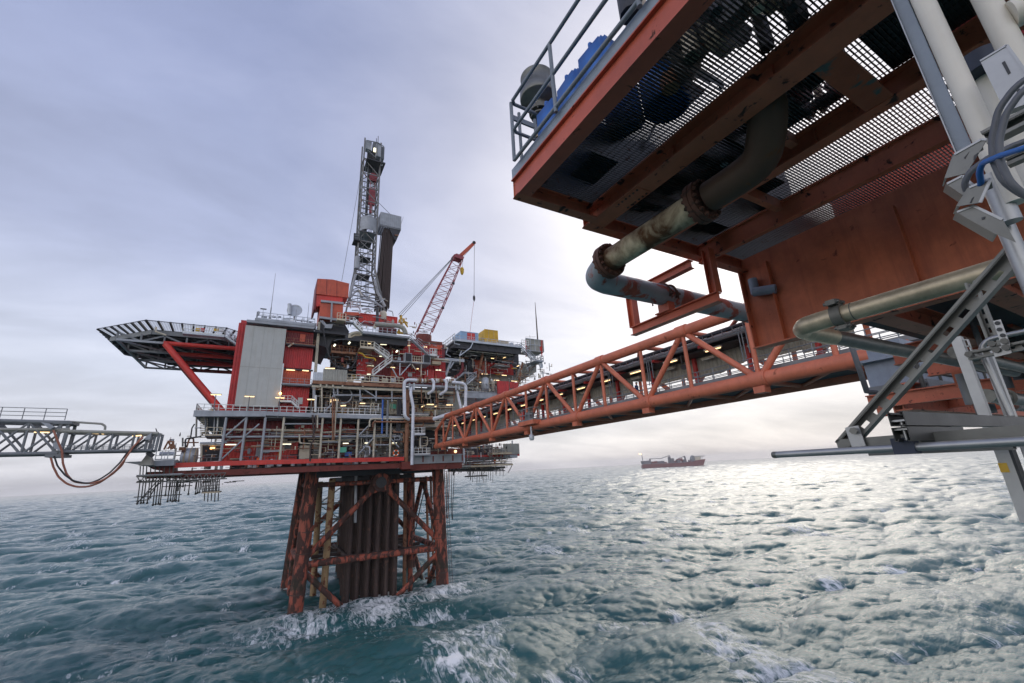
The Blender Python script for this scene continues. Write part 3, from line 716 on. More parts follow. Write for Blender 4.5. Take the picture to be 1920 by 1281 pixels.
    B().tube(z5(1549, 122, Y=83.8), z5(1540, 400, Y=83.8), .22, 10).build('pipe', 'truss_grey', root)
    m = B()
    for x in (1625, 1636, 1648): m.tube(z5(x, 120, Y=84.6), z5(x - 14, 440, Y=84.6), .16, 8)
    m.build('cable_riser', 'dark_steel', root)
    # walls behind
    w = B(); pcorr(w, z5, 296, 435, 872, 585, 88.2, .55); w.build('wall', 'bright_red', root)
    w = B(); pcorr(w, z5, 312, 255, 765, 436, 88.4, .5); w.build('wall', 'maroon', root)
    w = B(); pcorr(w, z5, 850, 300, 1300, 390, 90, .5); w.build('wall', 'red_wall', root)
    w = B(); pcorr(w, z5, 1045, 440, 1190, 560, 90, .6); w.build('wall', 'maroon', root)
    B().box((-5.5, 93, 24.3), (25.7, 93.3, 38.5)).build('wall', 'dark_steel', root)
    for x0, y0, x1, y1, y, mt, nm in ((884, 462, 962, 562, 86, 'cream', 'cabinet'), (1320, 440, 1420, 545, 89, 'cream', 'wall_panel'), (1190, 475, 1238, 514, 85.2, 'green_panel', 'notice_board'), (1426, 440, 1660, 545, 90, 'grey_clad', 'wall_panel'),
                                      (1228, 510, 1278, 542, 86, 'blue', 'storage_box'), (990, 440, 1044, 565, 88, 'grey_clad', 'wall_panel'), (560, 455, 592, 540, 87.6, 'steel_grey', 'door'), (760, 455, 826, 485, 87.6, 'under_grey', 'window'), (1188, 445, 1310, 545, 90.5, 'maroon', 'wall_panel')):
        m = B(); pbox(m, z5, x0, y0, x1, y1, y, .5); m.build(nm, mt, root)
    for i in range(3):
        m = B(); x = 610 + i * 20
        for j in range(2): m.tube(z5(x, 462 + 45 * j, Y=87.4), z5(x, 462 + 45 * j, Y=88), .32, 14)
        m.build('porthole', 'steel_grey', root)
    # equipment in the left bay
    m = B(); pbox(m, z5, 150, 452, 290, 580, 92, .4); m.build('wall_panel', 'dark_steel', root)
    # floor level rail
    for s in ((z5(140, 578, Y=84.1), z5(300, 576, Y=84.1)), (z5(440, 575, Y=84.1), z5(880, 566, Y=84.1)), (z5(1045, 562, Y=84.1), z5(1664, 548, Y=84.1))):
        B().rail([V((s[0].x, 84.1, 24.9)), V((s[1].x, 84.1, 24.8))], 1.25, 1.6, .05).build('handrail', 'under_grey', root)
    # upper walkway
    a, b, c, d = z5(93, 222, Y=84), z5(636, 224, Y=84), z5(637, 222, Y=84), z5(1660, 240, Y=84)
    B().bar(a, b, .5, .95).build('walkway_beam', 'steel_grey', root); B().bar(c, V((d.x, 84, c.z - .5)), .5, .7).build('walkway_beam', 'steel_grey', root)
    zf_ = a.z + .3
    B().box((a.x, 84.3, zf_ - .6), (b.x, 118, zf_ - .3)).box((b.x + .01, 84.3, c.z - .7), (26, 118, c.z - .4)).build('upper_floor', 'under_grey', root)
    B().rail([V((a.x + .2, 100, zf_ + .1)), V((a.x + .2, 84.2, zf_ + .1)), V((c.x, 84.2, c.z + .1)), V((z5(1500, 230, Y=84).x, 84.2, c.z + .05))], 1.2, 1.0, .06).build('handrail', 'white_rail', root)
    # right deck level behind the arch of pipes
    B().rail([V((z5(1740, 235, Y=86).x, 86, 32.2)), V((33, 86, 32.2))], 1.2, 1.0, .06).build('handrail', 'cream_rail', root)
    B().box((24, 86, 31.2), (40, 93, 32.1)).build('upper_floor', 'cream', root)
    B().tube(ze(120, 615, Y=83.6), ze(470, 612, Y=83.6), .42, 12).build('pipe', 'rust_pipe', root)
    for i, (y0, mt) in enumerate(((650, 'rust_pipe'), (672, 'dark_steel'), (690, 'cream'))):
        B().tube(ze(140, y0 - 6, Y=84 + i * .3), ze(480, y0 - 4, Y=84 + i * .3), .16, 8).build('pipe', mt, root)
    # rusty corner column and clutter
    p, q = ze(165, 260, Y=84), ze(135, 1160, Y=84); x = (p.x + q.x) / 2
    B().tube((x, 84.2, p.z), (x, 84.2, q.z), .42, 12).build('column', 'rust_pipe', root)
    B().box((x - 1.0, 83.4, gz - .3), (x + 1.2, 85, 24.4)).build('corner_box', 'girder_rust', root)
    for x0, y0, x1, mt in ((225, 1040, 418, 'steel_grey'), (228, 795, 358, 'pale_pipe')):
        a, b = ze(x0, y0, Y=83.2), ze(x1, y0, Y=83.2); z = (a.z + b.z) / 2
        B().box((a.x, 82.6, z - .22), (b.x, 85, z)).build('balcony', mt, root)
        B().rail([(a.x, 82.7, z), (b.x, 82.7, z), (b.x, 84.8, z)], 1.2, .8, .06).build('handrail', 'white_rail', root)
    for pts, mt in ((((300, 940), (300, 830), (395, 830), (395, 930), (320, 940)), 'cream'), (((310, 790), (310, 960)), 'white_rail'), (((250, 700), (345, 700), (345, 640)), 'rust_pipe')):
        B().path([ze(*p, Y=84.2) for p in pts], .13, 8, rad=.4).build('pipe', mt, root)
    m = B(); pbox(m, ze, 425, 1000, 800, 1062, 85.5, 4); m.build('landing_floor', 'girder_rust', root)
    B().box((25.8, 92, 24.3), (35, 92.4, 40)).build('wall', 'dark_steel', root)
    m = B(); pbox(m, ze, 230, 440, 520, 560, 90, .4); m.build('wall_panel', 'cream', root)
    m = B(); pbox(m, ze, 470, 440, 700, 560, 90.5, .4); m.build('wall_panel', 'grey_clad', root)
    m = B(); pbox(m, ze, 290, 445, 360, 520, 89.8, .2); m.build('doorway', 'dark_steel', root)
    # mezzanine between the upper walkway and the drill floor base
    for pts, r, mt, y in ((((1076, 205), (1132, 150), (1134, 85), (1345, 85)), .16, 'steel_grey', 84.4), (((1340, 105), (1660, 108)), .16, 'steel_grey', 84.4), (((1330, 92), (1660, 92)), .12, 'rust_pipe', 85), (((1345, 85), (1345, 130)), .13, 'steel_grey', 84.5),
                          (((1005, 210), (1008, 85)), .2, 'white_rail', 83.8), (((1052, 210), (1054, 25)), .16, 'cream', 84.3), (((985, 40), (1050, 40)), .1, 'cream', 84.3), (((985, 92), (1050, 92)), .1, 'steel_grey', 84.6),
                          (((1170, 205), (1170, 115)), .14, 'cream', 84.6), (((1420, 205), (1424, 150), (1440, 140), (1450, 205)), .13, 'cream', 85.2), (((1475, 205), (1478, 150)), .12, 'white_rail', 85.2)):
        B().path([z5(*p, Y=y) for p in pts], r, 8, rad=.5).build('pipe', mt, root)
    for x, y1 in ((1142, 82), (1172, 82), (1340, 130), (1461, 130), (1579, 132), (990, 110), (1000, 110)):
        B().tube(z5(x, 20, Y=84.4), z5(x, y1, Y=84.4), .14, 8).build('hanger', 'steel_grey', root)
    B().tube(z5(1370, 42, Y=84.4), z5(1458, 100, Y=84.4), .13, 8).build('brace', 'steel_grey', root)
    m = B().torus(z5(1215, 85, Y=86), (0, 1, 0), 1.55, .14, 28, 8); m.build('ring_pipe', 'vessel', root)
    for x, y, r in ((1215, 100, 1.3), (1290, 108, 1.1), (1320, 110, .9)): B().tube(z5(x, y, Y=87), z5(x, y, Y=90), r, 18).build('pump', 'dark_steel', root)
    for x0, y0, x1, y1, y, mt, nm in ((1230, 130, 1345, 215, 89, 'cream', 'wall_panel'), (1350, 125, 1640, 215, 90, 'grey_clad', 'wall_panel'), (1564, 152, 1612, 185, 86, 'green_panel', 'notice_board'), (1556, 140, 1622, 225, 86.4, 'cream', 'wall_panel'),
                                      (960, 120, 1010, 215, 90, 'rust_pipe', 'wall_panel'), (1080, 60, 1100, 215, 88, 'steel_grey', 'wall_panel'), (1200, 150, 1232, 205, 87.5, 'white', 'cabinet')):
        m = B(); pbox(m, z5, x0, y0, x1, y1, y, .4); m.build(nm, mt, root)
    # small fittings, pipes and trays in the bays behind the front row (each its own part)
    rr = random.Random(4)
    for i in range(60):
        y = rr.uniform(85.2, 88); x = rr.uniform(8, 24); z = rr.choice((26.8, 27.6, 28.6, 29.4, 30.4)) + rr.uniform(-.3, .3)
        L_ = rr.uniform(1.2, 5)
        mt = rr.choice(('cream', 'rust_pipe', 'steel_grey', 'under_grey', 'dark_steel', 'pale_pipe', 'scaffold'))
        r = rr.uniform(.06, .17)
        if rr.random() < .55: pts = [(x, y, z), (x + L_, y, z)]
        elif rr.random() < .5: pts = [(x, y, z), (x + L_ * .6, y, z), (x + L_ * .6, y, z - rr.uniform(.8, 2.4))]
        else: pts = [(x, y, z), (x, y, z - rr.uniform(1, 3.5))]
        B().path(pts, r, 6, rad=.3).build('pipe', mt, root)
    for i in range(40):
        x = rr.uniform(-8.5, 23); y = rr.uniform(85, 87.6); z = 24.3 + rr.uniform(0, .2); s = rr.uniform(.25, .6)
        mt = rr.choice(('cream', 'steel_grey', 'dark_steel', 'vessel', 'under_grey', 'white', 'grey_clad', 'rust_pipe'))
        m = B()
        if rr.random() < .5: m.lathe((x, y, z), (0, 0, 1), [(0, s * .7), (s * 1.6, s * .7), (s * 1.9, s * .5), (s * 2.1, s * .2)], 12)
        else: m.box((x, y, z), (x + s * 1.6, y + s, z + s * 1.9)).box((x + .08, y - .04, z + s * 1.2), (x + s * 1.5, y, z + s * 1.8))
        m.build('equipment', mt, root)
    for i in range(34):
        x = rr.uniform(8, 32); y = rr.uniform(85.5, 88.5); z = rr.uniform(33.5, 37.5); L_ = rr.uniform(1.2, 6); mt = rr.choice(('cream', 'rust_pipe', 'steel_grey', 'dark_steel', 'under_grey', 'white_rail'))
        pts = [(x, y, z), (min(34, x + L_), y, z)] if rr.random() < .6 else [(x, y, z), (x, y, max(32.5, z - 2.5))]
        B().path(pts, rr.uniform(.06, .16), 6).build('pipe', mt, root)
    # lamps
    for a in ((330, 456, 412, 456), (760, 452, 828, 452), (980, 449, 1015, 448), (1212, 447, 1254, 446), (1375, 444, 1405, 443), (1580, 443, 1616, 442)):
        lamp(root, z5, *a, 85, 'lamp_white')
    for a in ((950, 118, 1006, 116), (1118, 121, 1178, 122), (1112, 134, 1140, 134), (1340, 146, 1378, 147), (1195, 165, 1235, 163)): lamp(root, z5, *a, 85)
    for a in ((385, 440, 468, 440), (622, 445, 696, 445), (322, 470, 355, 455), (480, 470, 505, 458)): lamp(root, ze, *a, 86)
    m = B(); c = ze(727, 1004, Y=85); m.lathe(c, (0, -1, 0), [(0, .25), (.15, .3), (.3, .1)], 12); m.build('floodlight', 'lamp', root)
    c = zg(1270, 430, Y=86); B().bar(c - V((.3, 0, 0)), c + V((.3, 0, 0)), .3, .25).build('floodlight', 'lamp_amber', root)
    # left end: pipes over a small open bay, ladder and clutter
    for pts, r, mt, y in ((((30, 475), (30, 410), (150, 395)), .12, 'dark_steel', 84.4), (((70, 400), (80, 330), (100, 300)), .1, 'dark_steel', 85), (((110, 400), (115, 250), (140, 245)), .13, 'scaffold', 85), (((10, 440), (130, 440)), .1, 'rust_pipe', 85.2), (((180, 250), (185, 390)), .14, 'under_grey', 85),
                          (((200, 255), (200, 380), (290, 385)), .12, 'dark_steel', 85.6), (((250, 250), (240, 380)), .1, 'steel_grey', 85.3), (((275, 250), (268, 360)), .12, 'white_rail', 85.2), (((40, 478), (60, 410), (90, 405), (95, 470)), .12, 'rust_pipe', 84.6), (((10, 404), (10, 470)), .12, 'scaffold', 84.6),
                          (((150, 450), (150, 575)), .14, 'cream', 84.3), (((100, 330), (150, 330)), .08, 'steel_grey', 84.6)):
        B().path([z5(*p, Y=y) for p in pts], r, 8, rad=.4).build('pipe', mt, root)
    m = B()
    for i in range(12): m.bar(z5(140, 258 + i * 13, Y=85.4), z5(200, 256 + i * 13, Y=85.4), .3, .12)
    m.build('louvre', 'cream', root)
    a, b = z5(180, 388, Y=84.4), z5(300, 385, Y=84.4)
    B().box((a.x, 84.2, a.z - .25), (b.x, 88, a.z)).build('balcony', 'dark_steel', root)
    B().rail([V((a.x, 84.3, a.z)), V((b.x, 84.3, a.z))], 1.3, .9, .06).build('handrail', 'cream_rail', root)
    tk = B(); p, q = z5(0, 540, Y=86.5), z5(135, 535, Y=86.5); tk.lathe((q.x - .2, 87, (p.z + q.z) / 2 - .2), (-1, 0, 0), [(0, .4), (.15, 1.4), (q.x - p.x - .2, 1.4), (q.x - p.x, .4)], 20)
    t_ = tk.build('lagged_vessel', 'vessel', root)
    m = B()
    for t in (.2, .5, .8): m.tube((p.x + t * (q.x - p.x) - .1, 87, (p.z + q.z) / 2 - .2), (p.x + t * (q.x - p.x) + .1, 87, (p.z + q.z) / 2 - .2), 1.43, 20)
    m.build('lagging_band', 'plank', t_)
    # left landing ledge with railing
    a, b = zg(55, 640, Y=82), zg(755, 618, Y=82)
    B().prism([V((a.x, 82.2, a.z + .25)), V((a.x + 3, 82.2, a.z - .45)), V((b.x, 82.2, b.z - .45)), V((b.x, 82.2, b.z + .35))], (0, 6, 0)).build('ledge', 'steel_grey', root)
    B().rail([V((zg(500, 600, Y=82.4).x, 82.4, b.z + .35)), V((b.x - .2, 82.4, b.z + .35))], 1.35, .7, .06).build('handrail', 'white_rail', root)
    g = B(); a, b, c, d = zg(380, 660, Y=84), zg(750, 660, Y=84), zg(750, 775, Y=84), zg(630, 775, Y=84)
    g.prism([a, b, c, d, zg(600, 735, Y=84), zg(480, 715, Y=84)], (0, 4, 0)); g.build('girder', 'girder_rust', root)
    m = B()
    for a, b in (((620, 450), (685, 330)), ((685, 330), (720, 450)), ((690, 345), (760, 345)), ((740, 345), (770, 440)), ((690, 360), (745, 440)), ((745, 360), (670, 440)), ((750, 345), (735, 440))): m.tube(zg(*a, Y=84), zg(*b, Y=84), .13, 6)
    m.build('davit_frame', 'rust_pipe', root)
    a, b = zg(560, 478, Y=84), zg(770, 468, Y=84); B().tube(V((a.x, 84.5, a.z - .3)), V((b.x, 84.5, a.z - .3)), .3, 12).build('pipe', 'vessel', root)
    clutter(root, [((-8.5, 85.2, 24.4), (24.5, 87.8, 31.3)), ((-14, 85, 24.4), (-8.6, 88, 30.5)), ((7, 85.2, 32.6), (34, 89, 38.4)), ((24.8, 84.4, 25.0), (34, 88, 31.5)), ((-12, 84.8, 32.7), (-6.5, 88, 34))], 620, 41)
    clutter(root, [((-8.5, 84.5, 27.2), (24.5, 86, 31.2)), ((7, 84.6, 34.2), (34, 86.5, 38.4)), ((24.8, 84.3, 26.5), (34, 85.5, 31.5))], 150, 48, 'pipe_runs', (('cream', 4), ('cream_rail', 3), ('rust_pipe', 4), ('scaffold', 2), ('plank', 1)), 9.0)
    return root
deck = make_deck()

# arch of pale pipes on the front of the decks
def arch(name, pts, Y, r, mat, label, rad=1.2):
    w = [ze(p[0], p[1], Y=(p[2] if len(p) > 2 else Y)) for p in pts]
    return solo(MB().path(w, r, 12, rad=rad, seg=6), name, mat, label, 'pipe', w[0], 'pale pipes on the far platform face')
arch('riser_pipe', ((240, 640, 84.5), (120, 600), (112, 140), (262, 148)), 82.8, .33, 'pale_pipe', 'pale pipe with a square bend, leftmost of the pale pipes on the far platform')
arch('riser_pipe', ((205, 215, 83.8), (190, 300), (215, 430), (222, 470), (207, 1165)), 82.6, .30, 'pale_pipe', 'kinked blue white pipe hanging from the pipe rack down past the red edge beam')
arch('riser_pipe', ((420, 150, 85), (455, 140, 82.9), (470, 170, 82.5), (466, 270, 82.5), (405, 312, 83.5)), 82.5, .30, 'pale_pipe', 'candy cane shaped pale pipe, the left of two under the pipe rack', .8)
arch('riser_pipe', ((570, 152, 85), (604, 146, 82.9), (622, 176, 82.5), (618, 275, 82.5), (545, 322, 83.5)), 82.5, .30, 'pale_pipe', 'candy cane shaped pale pipe, the right of two under the pipe rack', .8)
arch('riser_pipe', ((690, 170), (858, 190), (846, 520)), 82.8, .32, 'pale_pipe', 'pale pipe turning down behind the top chord of the orange bridge')
arch('riser_pipe', ((748, 275, 84.0), (770, 380), (798, 500)), 83.2, .28, 'pale_pipe', 'short slanting pale pipe above the far end of the bridge')
def make_rack():
    root = thing('pipe_rack', 'rust stained rack with a row of flanged valves between the pale pipes', 'pipe rack', ze(490, 210, Y=84))
    MB().tube(ze(250, 150, Y=83.6), ze(720, 172, Y=83.6), .26, 12).build('header_pipe', 'rust_pipe', root)
    a, b = ze(140, 205, Y=83.6), ze(860, 232, Y=83.6)
    MB().bar(a, V((b.x, 83.6, a.z)), .8, .4).build('rack_beam', 'steel_grey', root)
    for i, x in enumerate((270, 300, 330, 365, 395, 500, 520, 560, 640, 665, 690, 715)):
        m = MB(); c = ze(x, 155, Y=83.4)
        m.tube(c - V((.14, 0, 0)), c + V((.14, 0, 0)), .45, 14)
        if i % 3 == 1: m.tube(c, c + V((0, 0, .7)), .1, 6).torus(c + V((0, 0, .7)), (0, 0, 1), .28, .05, 14, 6)
        m.build('valve', ('cream', 'rust_pipe', 'white')[i % 3], root)
    for x in (178, 232, 735, 775):
        c = ze(x, 215, Y=83.2); MB().tube(c + V((0, 0, .6)), c - V((0, 0, .9)), .18, 8).build('hanger', 'vessel', root)
    for x0 in (375, 530): 
        m = MB()
        for p, q in (((x0, 270), (x0, 365)), ((x0 + 50, 270), (x0 + 50, 365)), ((x0, 365), (x0 + 50, 365))): m.tube(ze(*p, Y=84), ze(*q, Y=84), .1, 6)
        m.build('hanger_frame', 'cream', root)
    for x0, x1 in ((320, 322), (497, 500), (718, 712)):
        MB().tube(ze(x0, 90, Y=84), ze(x1, 420, Y=84), .11, 6).build('post', 'rust_pipe', root)
make_rack()
# ------------------------------------------------------------------ living quarters
def make_lq():
    x0, x1 = -5.55, .88; zb_, zt = 34.4, 48.9
    root = thing('living_quarters', 'tall red quarters block with a plain pale grey windbreak panel on its front', 'building', (0, 86, 33.5))
    pn = MB().box((x0, 84.9, zb_), (x1, 85.3, zt)).build('front_panel', 'cladding', root)
    m = MB()
    for x in (-4.2, -2.6, -1.0): m.box((x - .015, 84.88, zb_ + .02), (x + .015, 84.89, zt - .02))
    m.box((x0 + .01, 84.875, 41.3), (x1 - .01, 84.885, 41.36)); m.build('panel_seam', 'grey_clad', pn)
    MB().tube((x1 + .12, 84.8, 35.4), (x1 + .12, 84.8, 42.3), .11, 8).build('down_pipe', 'white', root)
    MB().box((x0 - .9, 86.3, zb_ - .8), (5.6, 104, 50.2)).build('wall', 'red_wall', root)
    m = MB(); m.corr(x0 - 1.15, x0 + .1, 85.9, zb_ - .8, 49.5, .42, .1); m.build('wall', 'red_wall', root)
    for i, (ya, yb) in enumerate(((905, 1062), (775, 885), (612, 765), (500, 580))):
        a, b, c, d = rectXZ(z2, 545, ya, 752, yb, 86)
        m = MB(); m.corr(.95, 5.75 if i < 3 else 5.6, 86.0, c, d, .36, .09, .28); m.build('wall', ('red_wall', 'orange_red', 'red_wall', 'maroon')[i], root)
    for yy, dx in ((768, 0), (892, 0), (590, .2)):
        c = z2(640, yy, Y=85); MB().box((1.0, 84.7 if yy != 768 else 85.6, c.z - .12), (6.0, 86, c.z + .12)).build('ledge', 'dark_steel' if yy != 892 else 'under_grey', root)
    for yy in (892, 590):
        c = z2(640, yy, Y=85); MB().rail([(1.1, 84.8, c.z + .1), (5.9, 84.8, c.z + .1)], 1.1, 1.2, .04).build('handrail', 'rust_pipe' if yy == 590 else 'steel_grey', root)
    MB().bar(z2(562, 602, Y=84.7), z2(605, 575, Y=84.7), .2, .25).build('brace', 'cream', root)
    c0 = z2(652, 1008, Y=85.8); MB().box((c0.x - .4, 85.75, c0.z - .6), (c0.x + .4, 85.9, c0.z + .6)).build('window', 'cladding', root)
    MB().box((1.0, 85.9, 49.1), (5.6, 86.2, 50.3)).build('fascia', 'dark_steel', root)
    a, b = z2(248, 428, Y=84.4), z2(758, 458, Y=84.4)
    MB().box((a.x, 84.3, 49.3), (b.x, 104, 49.75)).box((a.x + 1.2, 84.25, 49.76), (b.x, 104, 50.2)).build('roof', 'steel_grey', root)
    MB().rail([(a.x + 1.4, 98, 50.2), (a.x + 1.4, 84.5, 50.2), (b.x, 84.5, 50.2)], 1.25, 1.1, .055).build('handrail', 'vessel', root)
    for x, y, z, s, mt in ((-3.4, 86, 50.2, .9, 'steel_grey'), (.1, 87, 50.2, 1.3, 'vessel'), (1.2, 86, 50.2, .8, 'white'), (4.2, 86.5, 50.2, .7, 'vessel'), (3.6, 88, 50.2, .8, 'white'), (-1.8, 88, 50.2, .7, 'steel_grey'), (5.0, 87, 50.2, 1.0, 'steel_grey')):
        m = MB().box((x, y, z), (x + s, y + s, z + s * 1.2)).box((x + .1, y - .05, z + .15), (x + s - .1, y, z + s)); m.build('roof_unit', mt, root)
    clutter(root, [((-4.5, 85, 50.3), (5.5, 90, 51.5))], 70, 45, 'roof_fittings', (('vessel', 3), ('white', 3), ('steel_grey', 3), ('dark_steel', 1)))
    # stair at walkway level
    MB().stairs(z2(585, 1010, Y=84.6), z2(640, 1062, Y=84.6), (0, .9, 0), 8, 1.0, .05).build('stair', 'white_rail', root)
    a = z2(500, 1010, Y=84.6); b = z2(585, 1010, Y=84.6)
    MB().box((a.x, 84.5, a.z - .15), (b.x, 86, a.z)).rail([(a.x, 84.6, a.z), (b.x, 84.6, a.z)], 1.0, .6, .05).build('landing', 'white_rail', root)
    for a in ((548, 775, 612, 779), (668, 780, 716, 784)): lamp(root, z2, *a, 85.5, 'lamp')
    m = MB().lathe(z2(503, 952, Y=84.5), (0, 0, 1), [(-.2, .1), (-.1, .22), (.1, .22), (.2, .1)], 10); m.build('bulkhead_lamp', 'lamp_amber', root)
    # panel by the upper door, orange light on it put into its colour
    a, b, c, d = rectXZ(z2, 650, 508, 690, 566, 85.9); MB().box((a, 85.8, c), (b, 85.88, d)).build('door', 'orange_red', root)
make_lq()
for x, lab in ((z2(272, 975, Y=83.9), 'grey lamp post with a warm strip head in front of the pale panel'), (z2(500, 985, Y=83.9), 'lamp post at the right edge of the pale panel'), (z2(738, 998, Y=83.9), 'lamp post in front of the red quarters wall'), (z2(20, 962, Y=84.2), 'lamp post at the left corner of the upper walkway, by the red helideck strut')):
    r = thing('lamp_post', lab, 'lamp post', (x.x, x.y, 33), 'lamp posts along the upper walkway rail')
    MB().tube((x.x, x.y, 32.5), (x.x, x.y, x.z), .08, 8).build('post', 'truss_grey', r)
    MB().bar((x.x - .8, x.y, x.z + .1), (x.x + .8, x.y, x.z + .1), .3, .12).build('lamp_shade', 'cream', r)
    MB().tube((x.x - .7, x.y, x.z - .02), (x.x + .7, x.y, x.z - .02), .06, 6).build('lamp_tube', 'lamp', r)
def dish(c, R, ax, lab, name='satellite_dish', mt='vessel'):
    r = thing(name, lab, 'dish', c - V((0, 0, R + .4)))
    MB().lathe(c, ax, [(0, .1), (-.1 * R, .5 * R), (.12 * R, .85 * R), (.3 * R, R), (.34 * R, R), (.18 * R, .85 * R)], 24).build('reflector', mt, r)
    MB().tube(c, c - V((0, -.2, R + .4)), .14, 8).build('mast', 'steel_grey', r)
c = z2(612, 338, Y=88)
dish(c, 1.35, (-.2, -1, .25), 'round pale satellite dish on the quarters roof')
solo(MB().tube(z2(572, 360, Y=87.5), z2(572, 280, Y=87.5), .34, 12), 'vent_stack', 'vessel', 'stubby grey vent stack beside the satellite dish on the quarters roof', 'vent', z2(572, 360, Y=87.5))
for a, b, r, lab in (((432, 330), (433, 45), .05, 'tallest whip antenna, on the quarters roof left of the dish'), ((706, 400), (712, 272), .05, 'short whip antenna at the right end of the quarters roof'), ((620, 370), (622, 320), .04, 'stub antenna standing in front of the satellite dish'), ((372, 350), (374, 318), .05, 'T shaped stub antenna on the left of the quarters roof')):
    p, q = z2(*a, Y=86.2), z2(*b, Y=86.2); q = V((p.x, p.y, q.z)); p = V((p.x, p.y, 50.2))
    m = MB().tube(p, p.lerp(q, .3), r * 1.8, 6).tube(p.lerp(q, .3), q, r, 6, r * .5)
    if '372' in str(a): m.bar(q - V((.5, 0, 0)), q + V((.5, 0, 0)), .2, .2)
    if '432' in str(a): m.tube(p, p + V((0, 0, 1.6)), .35, 8, .12)
    solo(m, 'whip_antenna', 'truss_grey', lab, 'antenna', p, 'antennas on the quarters roof')

# ------------------------------------------------------------------ helideck
def make_helideck():
    C = V((-14.3, 102.0, 48.2)); root = thing('helideck', 'octagonal grey helideck with perimeter net held out by red beams over the sea', 'helideck', C)
    def octo(R, z): return [V((C.x + R * math.cos(math.pi / 8 + i * math.pi / 4), C.y + R * math.sin(math.pi / 8 + i * math.pi / 4), z)) for i in range(8)]
    ri, ro = 12.9, 14.95
    MB().prism(octo(ri, 47.7), (0, 0, .35)).build('deck_plate', 'deck_dark', root)
    m = MB(); o1 = octo(ri, 47.55)
    for a, b in zip(o1, o1[1:] + o1[:1]): m.bar(a, b, .3, .8)
    m.build('edge_beam', 'truss_grey', root)
    m = MB()
    for x in np.arange(-25, -3, 2.7):
        h = min(ri * .92, ri * 1.30 - abs(x - C.x)) ; m.bar((x, C.y - h, 47.4), (x, C.y + h, 47.4), .25, .55)
    for y in np.arange(91, 114, 3.6):
        h = min(ri * .92, ri * 1.30 - abs(y - C.y)); m.bar((C.x - h, y, 47.3), (C.x + h, y, 47.3), .3, .7)
    m.build('deck_beam', 'dark_steel', root)
    # net: arms, rim and mesh
    I, O = octo(ri + .05, 48.0), octo(ro, 49.0)
    for e in range(8):
        a, b, c, d = I[e], I[(e + 1) % 8], O[e], O[(e + 1) % 8]
        if e == 7: continue
        arms, net = MB(), MB(); n = 7
        for i in range(n + 1): arms.bar(a.lerp(b, i / n), c.lerp(d, i / n), .26, .30)
        arms.tube(c, d, .07, 6)
        for i in range(1, 28): net.tube(a.lerp(b, i / 28), c.lerp(d, i / 28), .028, 4)
        for i in range(1, 8): net.tube(a.lerp(c, i / 8), b.lerp(d, i / 8), .028, 4)
        nf = arms.build('net_frame', 'dark_steel', root); net.build('net', 'vessel', nf)
    # trusses under the deck
    zr = zf(800, 405, Y=90).z; xs = zf(805, 450, Y=90).x
    xe = zf(1690, 465, Y=86).x
    for y in (90, 97, 104, 111):
        red = y in (90, 97, 104)
        MB().tube((xs, y, zr), (xe, y, zr), .38, 10).build('support_beam', 'bright_red' if red else 'maroon', root)
        MB().bar((xs - 6.2, y, zr), (xs, y, zr), .3, .35).build('truss_chord', 'steel_grey', root)
        tops = [xs - 6.2, xs - 3.1, xs, xs + 3.1, xs + 6.2, xs + 9.3, xs + 11.5]
        for i, x in enumerate(tops):
            MB().bar((x, y, zr), (x, y, 47.0), .26, .26).build('truss_post', 'truss_grey' if i < 4 else 'dark_steel', root)
            if i < 6:
                a, b = ((x, y, zr), (tops[i + 1], y, 47.0)) if i % 2 else ((x, y, 47.0), (tops[i + 1], y, zr))
                MB().bar(a, b, .26, .26).build('truss_brace', 'truss_grey' if i < 3 else 'dark_steel', root)
        if y in (97, 104): MB().bar((xs - 6.2, y, zr), (xs - 7.8, y, 47.2), .26, .3).build('truss_brace', 'truss_grey', root)
    for x in (xs - 6.2, xs):
        MB().bar((x, 90, zr), (x, 111, zr), .32, .4).build('truss_chord', 'steel_grey' if x < xs else 'maroon', root)
    for ya in (90, 97, 104): MB().bar((xs - 6.2, ya, zr), (xs, ya + 7, zr), .24, .24).build('truss_brace', 'steel_grey', root)
    for ya in (90, 97): MB().tube((xs, ya, zr), (xe, ya + 7, zr), .22, 8).build('truss_brace', 'maroon', root)
    for y in (88.6, 104): MB().tube((xs + .3, y + 1.2, zr - .2), V((zf(1560, 1215, Y=88).x, y, 33.4)), .52, 14).build('strut', 'bright_red' if y < 90 else 'maroon', root)
    # access walkway on the near edge with a stair
    a, b = zf(1045, 285, Y=87.2), zf(1545, 322, Y=87.2); z = (a.z + b.z) / 2
    wk = MB().box((a.x, 86.6, z - .3), (b.x, 88.0, z)).build('access_walkway', 'vessel', root)
    MB().rail([(a.x, 86.7, z), (b.x, 86.7, z)], 1.25, 1.3, .06).build('handrail', 'white_rail', wk)
    MB().stairs((b.x, 86.7, z), V((zf(1700, 425, Y=86.7).x, 86.7, zf(1700, 425, Y=86.7).z)), (0, .9, 0), 9, 1.2, .06).build('stair', 'vessel', root)
    m = MB().path([zf(720, 215, Y=88), zf(715, 265, Y=88), zf(760, 285, Y=88), zf(840, 310, Y=88)], .16, 8); m.build('foam_pipe', 'cream', root)
    for i, (x, mt) in enumerate(((1190, 'yellow'), (1240, 'red_wall'), (1410, 'yellow'), (1470, 'white'))):
        c = zf(x, 258, Y=88.4); MB().box(c, c + V((.7, .4, .55))).build('deck_box', mt, root)
make_helideck()

